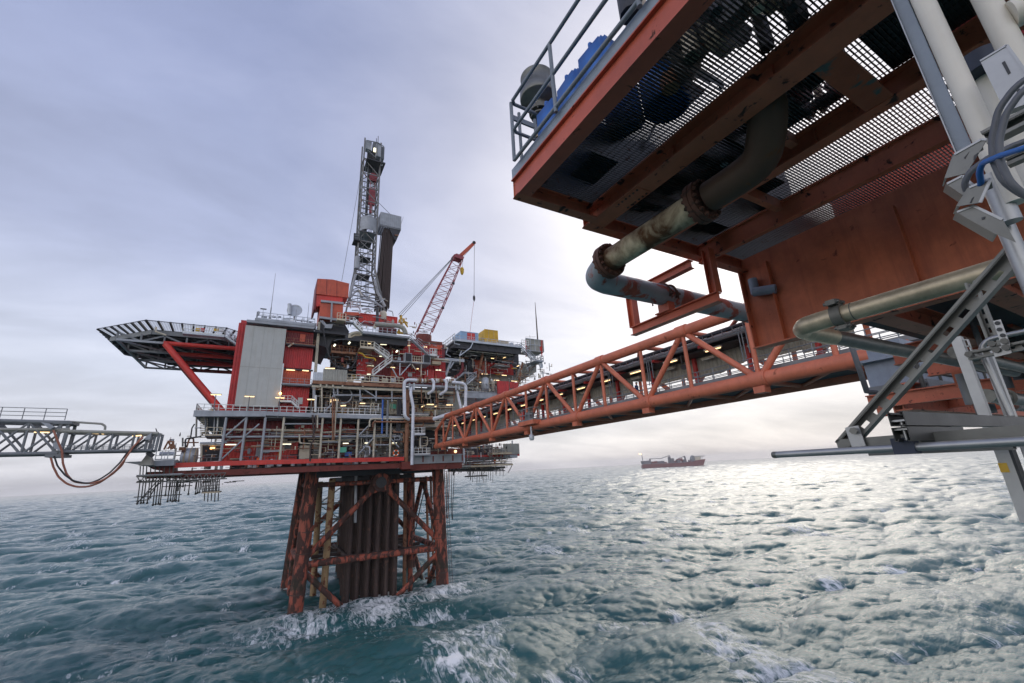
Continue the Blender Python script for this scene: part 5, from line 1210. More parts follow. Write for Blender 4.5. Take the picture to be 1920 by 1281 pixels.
# ------------------------------------------------------------------ crane
def make_crane():
    A, B_ = z3(742, 1300, Y=101), z3(838, 1300, Y=101); C_, D_ = z3(985, 812, Y=101), z3(1038, 822, Y=101)
    root = thing('pedestal_crane', 'dark red lattice boom crane with an orange jib tip raised beside the derrick', 'crane', (A + B_) / 2)
    H = V((0, 1.1, 0)); chords = []
    mid = .52
    for s in (-1, 1):
        for a, b, k in ((A, C_, 0), (B_, D_, 1)):
            w = a.lerp(b, mid) + (B_ - A).normalized() * (0.25 if k else -.25)
            pts = [a + H * s * .8, w + H * s, b + H * s * .7]; chords.append((s, k, pts))
            MB().path(pts, .13, 8).build('boom_chord', 'crane_red', root)
    def cp(s, k, t):
        pts = [c for c in chords if c[0] == s and c[1] == k][0][2]
        return pts[0].lerp(pts[1], t / mid) if t < mid else pts[1].lerp(pts[2], (t - mid) / (1 - mid))
    n = 17
    for s in (-1, 1):
        m = MB()
        for i in range(n):
            m.tube(cp(s, i % 2, i / n), cp(s, (i + 1) % 2, (i + 1) / n), .065, 6)
        m.build('boom_lacing', 'crane_red', root)
    for k in (0, 1):
        m = MB()
        for i in range(n): m.tube(cp(1 if i % 2 else -1, k, i / n), cp(-1 if i % 2 else 1, k, (i + 1) / n), .065, 6)
        m.build('boom_lacing', 'crane_red', root)
    hd = MB(); c = (C_ + D_) / 2
    hd.prism([z3(*p, Y=99.8) for p in ((982, 800), (1000, 793), (1046, 815), (1036, 832), (990, 815))], (0, 2.4, 0)); hd.build('boom_head', 'crane_red', root)
    J = MB().prism([z3(*p, Y=100.2) for p in ((1014, 800), (1100, 722), (1116, 716), (1122, 728), (1040, 808))], (0, 1.4, 0)).build('jib', 'orange_red', root)
    MB().tube(z3(1108, 724, Y=99.9), z3(1108, 724, Y=101.8), .45, 14).build('sheave', 'dark_steel', J)
    for i, dx in enumerate((0, 9, 20)):
        MB().tube(z3(985 - dx * .2, 808 + dx * .6, Y=101), z3(632 + dx, 1180 + dx * .7, Y=103), .07, 6).build('pendant_rope', 'truss_grey', root)
    MB().tube(z3(1119, 730, Y=101), z3(1046, 808, Y=101), .05, 5).build('pendant_rope', 'rope', root)
    for p, q in (((640, 1185), (655, 1260)), ((640, 1185), (690, 1260)), ((655, 1215), (690, 1235))): MB().bar(z3(*p, Y=102), z3(*q, Y=102), .3, .3).build('gantry', 'yellow', root)
    MB().lathe(V(((A.x + B_.x) / 2, 101, A.z - 9)), (0, 0, 1), [(0, 1.6), (6, 1.6), (6.5, 2.0), (8.6, 2.0)], 20).build('pedestal', 'girder_rust', root)
    for k in (.3, .62):
        p = cp(-1, 1, k); MB().box(p - V((.4, .3, .3)), p + V((.2, .1, .3))).build('boom_lamp', 'dark_steel', root)
    MB().tube(z3(1040, 828, Y=101), z3(1034, 888, Y=101), .045, 5).build('hoist_rope', 'rope', root)
    h = z3(1033, 905, Y=101); hk = MB().lathe(h + V((0, 0, -1.2)), (0, 0, 1), [(0, .15), (.5, .45), (1.6, .62), (2.1, .5), (2.4, .15)], 14).build('hook_block', 'yellow', root)
    tip = z3(1111, 728, Y=101); w = z3(1109, 1068, Y=101); e = z3(1084, 1285, Y=100); f = zc(388, 400, Y=97)
    MB().tube(tip, w, .06, 5).build('hoist_rope', 'rope', root)
    MB().lathe(w + V((0, 0, -.5)), (0, 0, 1), [(-.9, .1), (-.2, .35), (.5, .35), (1.0, .1)], 10).build('headache_ball', 'dark_steel', root)
    MB().path([w - V((0, 0, .9)), w.lerp(e, .45), e, f], .05, 5).build('hoist_rope', 'crane_red', root)
make_crane()

# ------------------------------------------------------------------ right wing: laydown deck and the decks under it
def make_wing():
    root = thing('laydown_deck', 'cantilevered grey laydown deck with dark underside, right of the crane', 'deck', (46, 92, 50))
    a, b = zc(245, 500, Y=92), zc(1010, 575, Y=92); zt = 22 + 30.8; x0, x1 = 37.1, 56.0
    MB().box((x0, 92, zt - .35), (x1, 110, zt)).build('deck_plate', 'under_grey', root)
    MB().box((x0, 91.75, zt - .3), (x1, 91.99, zt + .25)).build('edge_plate', 'vessel', root)
    m = MB()
    for x in np.linspace(x0 + .3, x1 - .5, 9): m.box((x, 92.4, zt - 1.3), (x + .3, 110, zt - .36))
    for y in (92.5, 96, 100, 104): m.box((x0, y, zt - 1.9), (x1, y + .35, zt - .37))
    m.build('deck_beam', 'dark_steel', root)
    m = MB()
    for y in (93.4, 95, 97): m.tube((x0 + 1.5, y, zt - 2.1), (x1 - 2, y, zt - 2.1), .16, 8)
    m.build('pipe', 'grey_clad', root)
    MB().rail([(x0, 109, zt), (x0, 92.1, zt)], 1.6, 1.6, .08).build('handrail', 'white_rail', root)
    MB().rail([(x0, 92.1, zt), (x1, 92.1, zt), (x1, 108, zt)], 1.2, 1.3, .06).build('handrail', 'vessel', root)
    for pts, r in ((((430, 520), (400, 590), (265, 690)), .15), (((125, 590), (105, 660)), .14), (((100, 665), (160, 700)), .12), (((265, 690), (290, 630)), .12), (((205, 470), (205, 540), (270, 555)), .14)):
        MB().path([zc(*p, Y=91.4) for p in pts], r, 8).build('drain_pipe', 'vessel', root)
    # walls and decks below
    m = MB(); pcorr(m, zc, 432, 740, 600, 910, 99, .45); m.build('wall', 'orange_red', root)
    m = MB(); pcorr(m, zc, 605, 780, 912, 912, 99.2, .45); m.build('wall', 'red_wall', root)
    MB().box((32, 97, 30), (41, 97.4, 44)).build('wall', 'grey_clad', root)
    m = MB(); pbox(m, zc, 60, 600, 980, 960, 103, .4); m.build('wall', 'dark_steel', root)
    m = MB(); pbox(m, zc, 200, 940, 740, 1210, 105, .4); m.build('wall', 'grey_clad', root)
    m = MB(); pbox(m, zc, 430, 905, 930, 1140, 101, .4); m.build('wall', 'grey_clad', root)
    m = MB(); pbox(m, zc, 350, 1120, 860, 1200, 94, 12); m.build('lower_floor', 'steel_grey', root)
    MB().rail([zc(500, 1135, Y=94), zc(860, 1140, Y=94)], 1.2, .8, .06).build('handrail', 'truss_grey', root)
    for a, b, r, mt in (((550, 640), (478, 1000), .32, 'rust_pipe'), ((576, 710), (583, 920), .18, 'grey_clad'), ((1025, 770), (965, 1050), .32, 'rust_pipe'), ((330, 830), (338, 1000), .16, 'rust_pipe'), ((165, 740), (98, 940), .3, 'vessel'), ((210, 740), (150, 840), .2, 'vessel'), ((205, 980), (325, 890), .3, 'steel_grey'), ((712, 640), (706, 740), .2, 'rust_pipe')):
        MB().tube(zc(*a, Y=95), zc(*b, Y=95), r, 10).build('brace', mt, root)
    m = MB(); pbox(m, zc, 90, 720, 325, 752, 94.5, 2); m.build('beam', 'vessel', root)
    m = MB(); pbox(m, zc, 325, 885, 465, 905, 95, 3); m.build('balcony', 'steel_grey', root)
    MB().stairs(zc(470, 930, Y=94.5), zc(355, 1030, Y=94.5), (0, .9, 0), 10, 1.2, .06).build('stair', 'vessel', root)
    MB().path([zc(300, 760, Y=95), zc(305, 850, Y=95), zc(270, 905, Y=95), zc(215, 950, Y=95)], .35, 10, rad=1).build('pipe', 'maroon', root)
    for i in range(5):
        m = MB(); c = zc(345 + i * 18, 815, Y=96); m.torus(c, (1, 0, 0), 1.6, .14, 18, 6); m.build('coil', 'dark_steel', root)
    m = MB(); pbox(m, zc, 690, 795, 872, 815, 95, 3); m.build('balcony', 'scaffold', root)
    rr = random.Random(12)
    # right end: stair, platform, broken up structure
    MB().stairs(zc(1010, 590, Y=92.6), zc(1165, 735, Y=92.6), (0, 1.0, 0), 14, 1.3, .08).build('stair', 'vessel', root)
    m = MB(); p, q = zc(1160, 745, Y=93), zc(1262, 745, Y=93); m.box((p.x, 92.4, p.z - .3), (q.x, 97, p.z)).rail([(p.x, 92.5, p.z), (q.x, 92.5, p.z), (q.x, 96.5, p.z)], 1.4, .8, .08).build('end_platform', 'steel_grey', root)
    m = MB(); p, q = zc(1005, 560, Y=93), zc(1040, 500, Y=93); m.rail([(p.x, 92.6, p.z), (p.x + 2.2, 92.6, p.z)], 1.4, .7, .08).build('handrail', 'white_rail', root)
    a, b, c, d = rectXZ(zc, 1062, 490, 1272, 630, 94)
    w = MB().box((a, 94, c), (b, 94.15, d)).box((b - .15, 94.16, c), (b, 98, d)).box((a, 94.16, c - .2), (b, 98, c + .05)).build('windbreak', 'grey_clad', root)
    m = MB()
    for t in np.linspace(0, 1, 5): m.bar((a + t * (b - a), 93.9, c), (a + t * (b - a), 93.9, d), .12, .12)
    for zz_ in (c, d, (c + d) / 2): m.bar((a, 93.88, zz_), (b, 93.88, zz_), .12, .12)
    m.build('windbreak_frame', 'vessel', w)
    for x in (1065, 1255): MB().bar(zc(x, 500, Y=93.7), zc(x, 700, Y=93.7), .2, .2).build('post', 'bright_red', root)
    m = MB(); m.box(zc(1062, 592, Y=93.6), zc(1095, 600, Y=94)); pbox(m, zc, 1235, 580, 1262, 625, 93.7, .2); m.build('sign_panel', 'bright_red', root)
    for i in range(46):
        t = rr.random(); x, y = 930 + 270 * t + rr.uniform(-25, 25), 980 - 230 * t + rr.uniform(-40, 130) * (1 - .55 * t)
        p = zc(x, y, Y=rr.uniform(94, 99)); v = rr.choice((V((1, 0, 0)), V((0, 0, 1)), V((.7, 0, .45)))) * rr.uniform(.8, 3.0)
        MB().bar(p, p + v, .15, .15).build('frame_bar', rr.choice(('grey_clad', 'scaffold', 'vessel', 'rust_pipe', 'cream', 'dark_steel')), root)
    m = MB(); m.prism([zc(*p, Y=99.5) for p in ((905, 985), (1090, 770), (1190, 770), (1190, 880), (1060, 960))], (0, 3, 0)); m.build('wall', 'grey_clad', root)
    for a in ((532, 905, 600, 908), (775, 920, 832, 924), (508, 1006, 575, 1010), (680, 980, 742, 984), (645, 718, 680, 720), (790, 715, 826, 700), (955, 815, 992, 800), (890, 990, 960, 995)): lamp(root, zc, *a, 96)
    for a, b in (((722, 992), (862, 1145)), ((872, 1005), (972, 1080))):
        m = MB(); pcorr(m, zc, a[0], a[1], b[0], b[1], 93.5, .9, .06); m.build('store_box', 'red_wall', root)
    clutter(root, [((38, 93, 40), (58, 98, 50)), ((37.5, 92.5, 49.2), (55, 100, 50.6)), ((34, 94.2, 38.5), (50, 98, 43)), ((56, 93, 42), (66, 98, 50)), ((45, 93, 52.9), (55.5, 100, 54.2))], 420, 44)
    for i in range(30):
        p = zc(rr.uniform(380, 720), rr.uniform(930, 1130), Y=rr.uniform(96, 100)); v = rr.choice((V((1, 0, 0)), V((0, 0, -1)))) * rr.uniform(.8, 2.6)
        MB().tube(p, p + v, rr.uniform(.07, .16), 6).build('pipe', rr.choice(('cream', 'vessel', 'dark_steel', 'rust_pipe', 'steel_grey')), root)
make_wing()
p, q = zc(577, 1112, Y=95.5), zc(577, 950, Y=95.5)
solo(MB().lathe(p, (0, 0, 1), [(0, .7), (.1, .95), (q.z - p.z - .2, .95), (q.z - p.z, .6)], 20), 'process_vessel', 'vessel', 'pale upright cylindrical vessel under the laydown deck', 'vessel', p)
p, q = zc(672, 1112, Y=95.5), zc(672, 975, Y=95.5)
solo(MB().lathe(p, (0, 0, 1), [(0, .3), (.1, .45), (q.z - p.z - .3, .45), (q.z - p.z, .15)], 14), 'process_vessel', 'cream', 'slim cream cylinder standing right of the pale upright vessel', 'vessel', p)
c = zc(1235, 800, Y=93.5)
dish(c, .95, (.5, -1, 0), 'grey drum shaped dish hung at the right end under the laydown deck', 'microwave_dish')
p, q = zc(1205, 500, Y=95), zc(1176, 45, Y=95); q = V((p.x, p.y, q.z))
m = MB().tube(p - V((0, 0, 1)), p.lerp(q, .55), .22, 8, .16).tube(p.lerp(q, .55), q, .16, 8, .06)
solo(m, 'whip_antenna', 'pipe_brown', 'tall dark mast standing on the windbreak at the far right of the laydown deck', 'antenna', p)
p, q = zc(1055, 462, Y=96), zc(1180, 460, Y=96)
solo(MB().tube(p, q, .04, 5).tube(lerp(p, q, .45), lerp(p, q, .45) - V((0, 0, 2.2)), .04, 5).tube(lerp(p, q, .45), lerp(p, q, .45) + V((0, .1, .5)), .05, 5), 'aerial', 'rope', 'thin horizontal aerial above the windbreak left of the tall mast', 'antenna', p)
def container(x0, x1, y, dep, z0, h, mt, lab, grp, mt2=None):
    r = thing('shipping_container', lab, 'container', ((x0 + x1) / 2, y, z0), grp)
    MB().corr(x0, x1, y, z0 + .12, z0 + h, .3, .06, dep).build('body', mt, r)
    m = MB()
    for x in (x0, x1):
        for yy in (y - .05, y + dep): m.bar((x, yy, z0), (x, yy, z0 + h), .14, .14)
    for zz_ in (z0 + .07, z0 + h):
        for yy in (y - .051, y + dep + .001): m.bar((x0, yy, zz_), (x1, yy, zz_), .14, .14)
    m.build('corner_frame', mt, r)
    if mt2:
        d = MB().box((x0 + (x1 - x0) * .38, y - .16, z0 + .3), (x1 - .9, y - .08, z0 + h - .2)).build('door', mt2, r)
        MB().tube((x0 + (x1 - x0) * .6, y - .2, z0 + .4), (x0 + (x1 - x0) * .6, y - .2, z0 + h - .3), .05, 6).build('handle', 'white', d)
    else:
        m = MB()
        for t in (.3, .7): m.tube((x0 + (x1 - x0) * t, y - .12, z0 + .3), (x0 + (x1 - x0) * t, y - .12, z0 + h - .2), .06, 6)
        m.build('lock_bar', 'plank', r)
a = rectXZ(zc, 275, 405, 488, 500, 95); container(a[0], a[1], 95, 5, 52.8, a[3] - 52.8, 'blue_pale', 'pale blue container with a red door on the laydown deck', 'cargo on the laydown deck', 'bright_red')
a = rectXZ(zc, 568, 380, 724, 525, 95); container(a[0], a[1], 95, 7.5, 52.8, a[3] - 52.8, 'yellow', 'tall yellow container beside the pale blue one on the laydown deck', 'cargo on the laydown deck')
a = rectXZ(zc, 740, 470, 850, 540, 94); container(a[0], a[1], 94, 2.5, 52.8, 1.8, 'cream', 'low cream skid box right of the yellow container', 'cargo on the laydown deck')
for x, y, s, mt, nm, lab in ((890, 520, 1.3, 'vessel', 'cargo_tank', 'small grey tank on the laydown deck near its right end'), (950, 515, 1.1, 'white', 'cargo_tank', 'small white tank at the right end of the laydown deck'), (262, 470, .9, 'blue', 'cargo_tank', 'small blue drum left of the pale blue container')):
    p = zc(x, y, Y=94.5); p.z = 52.8
    solo(MB().lathe(p, (0, 0, 1), [(0, s * .5), (s * 1.1, s * .5), (s * 1.3, s * .3), (s * 1.4, s * .1)], 14).box(p - V((s * .6, s * .6, 0)), p + V((s * .6, s * .6, .15))), nm, mt, lab, 'tank', p, 'small tanks on the laydown deck')
# ------------------------------------------------------------------ orange link bridge
def make_bridge():
    XL, XR = 29.3, 34.6; ZB, ZT = 22 + 5.15, 22 + 10.35
    root = thing('link_bridge', 'long orange tubular truss footbridge between the near and far platforms', 'bridge', (32, 45, ZB))
    for X in (XL, XR):
        zb = ZB if X == XL else ZB - .05
        MB().tube((X, 8.5, zb), (X, 83.2, zb), .50, 20).build('bottom_chord', 'bridge_orange', root)
        MB().tube((X, 8.5, ZT), (X, 77.5 if X == XL else 82, ZT), .45, 20).build('top_chord', 'bridge_orange', root)
        MB().tube((X, 83.0, zb - .5), (X, 83.0, ZT - 2.2), .3, 12).build('end_post', 'bridge_orange', root)
        MB().tube((X, 83.0, ZT - 2.2), (X, 77.5, ZT), .3, 12).build('end_post', 'bridge_orange', root)
        bots = [16.75 + 10.37 * k for k in range(7)]; tops = [11.9 + 10.37 * k for k in range(7)]
        for k in range(7):
            if k < 7:
                MB().tube((X, tops[k], ZT), (X, bots[k], zb), .235, 12).build('diagonal', 'bridge_orange', root)
            if k + 1 < 7:
                MB().tube((X, tops[k + 1], ZT), (X, bots[k], zb), .235, 12).build('diagonal', 'bridge_orange', root)
            MB().tube((X, tops[k], ZT), (X, tops[k], zb), .17, 10).build('vertical', 'bridge_orange', root)
            MB().tube((X, bots[k], ZT), (X, bots[k], zb), .17, 10).build('vertical', 'bridge_orange', root)
            m = MB().tube((X, tops[k] - .5, ZT), (X, tops[k] + .5, ZT), .53, 20); m.build('node_sleeve', 'bridge_orange', root)
            if X == XL:
                MB().tube((X, bots[k] - .6, zb), (X, bots[k] + .6, zb), .56, 20).box((X - .35, bots[k] - .4, zb - .95), (X + .35, bots[k] + .4, zb - .5)).build('node_sleeve', 'bridge_orange', root)
    for k in range(7):
        t = 11.9 + 10.37 * k; b = 16.75 + 10.37 * k
        for y in (t, b):
            MB().tube((XL, y, ZT), (XR, y, ZT), .2, 10).build('cross_beam', 'bridge_orange', root)
            MB().tube((XL, y, ZB - .1), (XR, y, ZB - .1), .24, 10).build('cross_beam', 'bridge_orange', root)
        MB().tube((XL, t, ZT), (XR, b, ZT), .16, 8).build('cross_brace', 'bridge_orange', root)
        MB().tube((XL, b, ZT), (XR, t + 10.37, ZT), .16, 8).build('cross_brace', 'bridge_orange', root)
        MB().tube((XL, t, ZB - .2), (XR, b, ZB - .2), .13, 8).build('cross_brace', 'bridge_orange', root)
        MB().tube((XL, b, ZB - .2), (XR, t + 10.37, ZB - .2), .13, 8).build('cross_brace', 'bridge_orange', root)
    # walkway and its rails
    fx0, fx1, fz = 29.95, 31.9, ZB + .52
    wk = MB().box((fx0, 8, fz - .12), (fx1, 84, fz)).build('walkway', 'deck_dark', root)
    for X in (fx0, fx1):
        MB().box((X - .03, 8, fz + .002), (X + .03, 84, fz + .36)).build('kick_plate', 'truss_grey', wk)
        m = MB()
        for y in np.arange(9, 84, 1.45): m.tube((X, y, fz), (X, y, fz + 1.2), .035, 6)
        for z in (.55, .85, 1.2): m.tube((X, 8, fz + z), (X, 84, fz + z), .032, 6)
        m.build('handrail', 'near_rail', wk)
    m = MB().box((fx1 + .2, 8, fz - .6), (XR - .3, 84, fz - .4)); m.build('service_floor', 'deck_dark', root)
    # ribbed weather wall on the far side, in panels with open gaps at foot
    i = 0
    y = 9.0; rr = random.Random(5)
    while y < 83:
        L_ = 3.45; lo = fz + (1.55 if i % 3 == 1 else (2.2 if i % 3 == 0 else 1.85)); hi = ZT - 1.12
        if y > 58: lo = fz - .2
        m = MB(); n = 9; x = XR - .45
        prof = []
        for k in range(n):
            b = y + k * L_ / n; prof += [(b, 0), (b + .12 * L_ / n, 0), (b + .25 * L_ / n, -.06), (b + .75 * L_ / n, -.06), (b + .88 * L_ / n, 0)]
        prof.append((y + L_, 0)); k_ = len(prof)
        if i % 3 == 0 and y < 58: vs = [(x + d, a, lo + (a - y) * .2 * (-1 if i % 2 else 1)) for a, d in prof] + [(x + d, a, hi) for a, d in prof]
        else: vs = [(x + d, a, lo) for a, d in prof] + [(x + d, a, hi) for a, d in prof]
        vs += [(v[0] + .05 - 0 * v[0], v[1], v[2]) for v in vs]
        fs = [(j + 1, j, k_ + j, k_ + j + 1) for j in range(k_ - 1)] + [(2 * k_ + j, 2 * k_ + j + 1, 3 * k_ + j + 1, 3 * k_ + j) for j in range(k_ - 1)] + [(j, j + 1, 2 * k_ + j + 1, 2 * k_ + j) for j in range(k_ - 1)]
        m.add(vs, fs); m.build('wall_panel', 'grey_clad', root)
        y += L_ + .02; i += 1
    for y in np.arange(9.5, 84, 5.18): MB().box((33.75, y - .15, fz - .4), (34.05, y + .15, ZT - 1.0)).build('inner_post', 'red_wall', root)
    for y in np.arange(12.0, 84, 5.18): MB().box((31.2, y - .12, ZT - 1.25), (34.5, y + .12, ZT - 1.0)).build('rack_beam', 'red_wall', root)
    # pipe rack over the walkway
    for X, z, r, mt in ((31.3, -.72, .10, 'steel_grey'), (31.62, -.82, .16, 'vessel'), (31.3, -.30, .07, 'dark_steel'), (31.55, -.22, .05, 'rope'), (31.8, -.3, .09, 'dark_steel'), (32.05, -.72, .22, 'under_grey'), (32.15, -.15, .12, 'dark_steel'), (32.6, -.62, .26, 'dark_steel'), (32.5, -.1, .08, 'truss_grey'), (33.1, -.7, .2, 'dark_steel'), (33.1, -.15, .14, 'dark_steel'), (33.6, -.6, .24, 'pipe_brown'), (34.0, -.55, .12, 'dark_steel'), (33.7, -.1, .07, 'rope')):
        MB().tube((X, 8, ZT + z), (X, 84, ZT + z), r, 10).build('pipe', mt, root)
    for z in (-1.25, -.45): MB().box((32.0, 8, ZT + z - .03), (34.4, 84, ZT + z + .02)).build('cable_tray', 'dark_steel', root)
    for X0 in (30.9,):
        m = MB()
        for dz in (-.45, -.95): m.box((X0 - .05, 8, ZT + dz), (X0, 84, ZT + dz + .1))
        for y in np.arange(9, 84, .9): m.box((X0 - .06, y, ZT - .95), (X0 + .01, y + .05, ZT - .4))
        m.build('tray_ladder', 'truss_grey', root)
    for k, y in enumerate(np.arange(12.4, 82, 4.4)):
        h = MB().box((31.2, y - .75, ZT - 1.62), (31.5, y + .75, ZT - 1.5)).build('strip_lamp', 'cream', root)
        MB().tube((31.35, y - .7, ZT - 1.67), (31.35, y + .7, ZT - 1.67), .045, 8).build('lamp_tube', 'lamp', h)
        h = MB().box((33.3, y + 1.4, ZT - 1.72), (33.55, y + 2.7, ZT - 1.6)).build('strip_lamp', 'cream', root)
        MB().tube((33.42, y + 1.45, ZT - 1.76), (33.42, y + 2.65, ZT - 1.76), .035, 8).build('lamp_tube', 'white', h)
    for y in (18, 27.5, 33, 45, 54, 63):
        m = MB()
        for d in (0, .35, .6): m.tube((31.0, y + d, ZT - .6), (31.0, y + d, fz + 1.9 - d), .04, 6)
        m.build('cable_drop', 'near_rail', root)
    c = V((31.2, 24.3, ZT - 2.5)); m = MB().lathe(c, (-.6, -.8, -.1), [(0, .06), (.25, .09), (.4, .25), (.42, .25)], 14).tube(c, c + V((0, 0, 1.1)), .04, 6); m.build('loudspeaker', 'dark_steel', root)
    m = MB().box((30.8, 16.5, fz + 1.9), (31.1, 16.9, fz + 3.6)).box((30.78, 17.2, fz + 2.2), (30.9, 17.7, fz + 2.9)); m.build('cable_post', 'vessel', root)
    # work basket on the near chord with a hanging lamp below
    by = 46.2
    MB().box((XL - 1.3, by - 1.9, ZB + .1), (XL - .2, by + 1.9, ZB + .6)).build('work_platform', 'bridge_orange', root)
    bk = MB().rail([(XL - 1.2, by - 1.7, ZB + .6), (XL - 1.2, by + 1.7, ZB + .6)], 1.5, .8, .06).rail([(XL - 1.2, by - 1.7, ZB + .6), (XL - .2, by - 1.7, ZB + .6)], 1.5, .8, .06).rail([(XL - 1.2, by + 1.7, ZB + .6), (XL - .2, by + 1.7, ZB + .6)], 1.5, .8, .06); bk.build('basket_rail', 'truss_grey', root)
    MB().box((XL - 1.0, by - .6, ZB + .6), (XL - .4, by + .5, ZB + 1.7)).build('equipment', 'truss_grey', root)
    for y in (by + 1.1, by + 1.4): MB().tube((XL - .9, y, ZB + .6), (XL - .9, y, ZB + 1.9), .14, 10).build('gas_bottle', 'bright_red', root)
    c = V((XL - .7, by - .3, ZB - .1)); MB().tube(c, c - V((0, 0, .9)), .12, 8).lathe(c - V((0, 0, 1.7)), (0, 0, 1), [(0, .22), (.2, .32), (.6, .32), (.8, .12)], 12).build('hanging_lamp', 'vessel', root)
    p, q = ze(470, 620, Y=83), ze(690, 545, Y=83)
    return root, fz
bridge, walk_z = make_bridge()
p = ze(475, 612, Y=81); q = ze(690, 548, Y=76)
solo(MB().tube(p, q, .4, 12), 'lagged_pipe', 'pale_pipe', 'pale lagged pipe lying along the far end of the bridge top chord', 'pipe', p)

# ------------------------------------------------------------------ grey gantry on the left
def make_gantry():
    root = thing('gantry_bridge', 'grey lattice gantry coming in from the left onto the far platform ledge', 'gantry', z1(885, 940, Y=80))
    Ys = (78.6, 81.0)
    xr = z1(945, 870, Y=79).x; xm = z1(345, 850, Y=79).x; xl = xm - 24
    zt_r, zb_r = z1(700, 808, Y=79).z, z1(700, 915, Y=79).z; zt_l, zb_l = z1(150, 745, Y=79).z, z1(150, 938, Y=79).z
    for Y in Ys:
        MB().tube((xl, Y, zt_l + .6), (xm + .8, Y, zt_l), .26, 10).build('chord', 'truss_grey', root)
        MB().tube((xl, Y, zt_l - .9), (xm + 1, Y, zt_l - .9), .2, 10).build('chord', 'grey_clad', root)
        MB().tube((xl, Y, zb_l + .15), (xm + .5, Y, zb_l + .1), .24, 10).build('chord', 'truss_grey', root)
        MB().tube((xm, Y, zt_r + .25), (xr, Y, zt_r - .1), .24, 10).build('chord', 'grey_clad', root)
        MB().tube((xm, Y, zb_r), (xr - .4, Y, zb_r), .2, 10).build('chord', 'truss_grey', root)
        for x in np.arange(xm - 2.9, xl, -3.3):
            MB().tube((x, Y, zb_l), (x, Y, zt_l), .15, 8).build('post', 'truss_grey', root)
            MB().tube((x, Y, zb_l), (x + 3.3, Y, zt_l), .14, 8).build('brace', 'truss_grey', root)
            MB().tube((x, Y, zt_l), (x + 3.3, Y, zb_l), .14, 8).build('brace', 'truss_grey', root)
        n = 4
        for i in range(n + 1):
            x = xm + .8 + (xr - xm - 1.2) * i / n
            MB().tube((x, Y, zb_r), (x + .1, Y, zt_r), .14, 8).build('post', 'truss_grey', root)
            if i < n:
                x2 = xm + .8 + (xr - xm - 1.2) * (i + 1) / n
                MB().tube((x, Y, zb_r), (x2, Y, zt_r), .13, 8).build('brace', 'truss_grey', root)
        m = MB(); m.rail([(xm + .5, Y - .1, zb_r + .2), (xr - .5, Y - .1, zb_r + .2)], .6, .7, .04, False, 2); m.build('handrail', 'truss_grey', root)
    for x in np.arange(xl + 1, xr, 3.0):
        t = x < xm
        MB().tube((x, Ys[0], zb_l if t else zb_r), (x, Ys[1], zb_l if t else zb_r), .12, 6).build('cross_tube', 'truss_grey', root)
        MB().tube((x, Ys[0], zt_l if t else zt_r), (x, Ys[1], zt_l if t else zt_r), .12, 6).build('cross_tube', 'truss_grey', root)
    MB().box((xl, Ys[0] + .5, zb_l + .1), (xm, Ys[1] - .5, zb_l + .25)).box((xm, Ys[0] + .4, zb_r + .05), (xr - .5, Ys[1] - .4, zb_r + .17)).build('walkway', 'truss_grey', root)
    MB().rail([(xl, 79, zt_l + .7), (xm + .2, 79, zt_l + .35)], 1.5, 2.0, .05, False, 3).build('handrail', 'truss_grey', root)
    MB().path([z1(400, 738, Y=79), z1(610, 752, Y=79), z1(632, 765, Y=79), z1(630, 788, Y=79)], .14, 8, rad=.4).build('pipe', 'grey_clad', root)
    # end frame and joint frame
    for x, a, b in ((xm, zb_l - .3, zt_l + .2), (xm + .7, zb_l - .2, zt_l + .1), (xr - 1.2, zb_r - .1, zt_r), (xr, zb_r, zt_r - .05)):
        for Y in Ys: MB().bar((x, Y, a), (x + .1, Y, b), .3, .3).build('end_post', 'truss_grey', root)
    for z in (zb_l - .2, zt_l): MB().box((xm - .6, Ys[0] - .3, z - .2), (xm + 1.2, Ys[1], z + .15)).build('joint_plate', 'truss_grey', root)
    for pts, Y in ((((245, 742), (290, 748), (328, 772), (300, 785)), 78.0), (((315, 870), (335, 862), (375, 885), (362, 915), (325, 900)), 78.0), (((865, 840), (910, 805), (900, 845), (870, 850)), 78.0)):
        MB().prism([z1(*p, Y=Y) for p in pts], (0, .5, 0)).build('hose_plate', 'steel_grey', root)
    for a in ((205, 803, 300, 804), (545, 808, 625, 812), (795, 826, 850, 822)): lamp(root, z1, *a, 79.5, 'lamp')
    c = z1(935, 780, Y=79); MB().tube((xr - .2, 79, zt_r), c, .07, 6).build('antenna', 'dark_steel', root)
    MB().bar(z1(885, 925, Y=79.5), z1(920, 945, Y=79.5), .8, .5).build('bearing', 'dark_steel', root)
make_gantry()
a, b, c, d = z1(880, 935, Y=81), z1(845, 978, Y=81), z1(925, 975, Y=81), z1(900, 938, Y=81)
m = MB(); zl_ = z1(880, 985, Y=81).z - .4; ap = a.lerp(d, .5)
m.add([(b.x, 80, zl_), (c.x, 80, zl_), (c.x, 83, zl_), (b.x, 83, zl_), (a.x, 81, a.z), (d.x, 81, a.z), (d.x, 82, a.z), (a.x, 82, a.z)], [(3, 2, 1, 0), (4, 5, 6, 7), (0, 1, 5, 4), (1, 2, 6, 5), (2, 3, 7, 6), (3, 0, 4, 7)])
solo(m, 'support_pedestal', 'grey_clad', 'grey pyramid pedestal on the ledge carrying the end of the gantry', 'pedestal', V((ap.x, 81.5, zl_)))
def hose(pts, r, mt, lab, Y0=77.9, Y1=78.3):
    n = len(pts); w = [z1(*p, Y=Y0 + (Y1 - Y0) * i / (n - 1)) for i, p in enumerate(pts)]
    solo(MB().path(w, r, 8, rad=2.0, seg=5), 'loading_hose', mt, lab, 'hose', w[0], 'hoses hanging under the grey gantry')
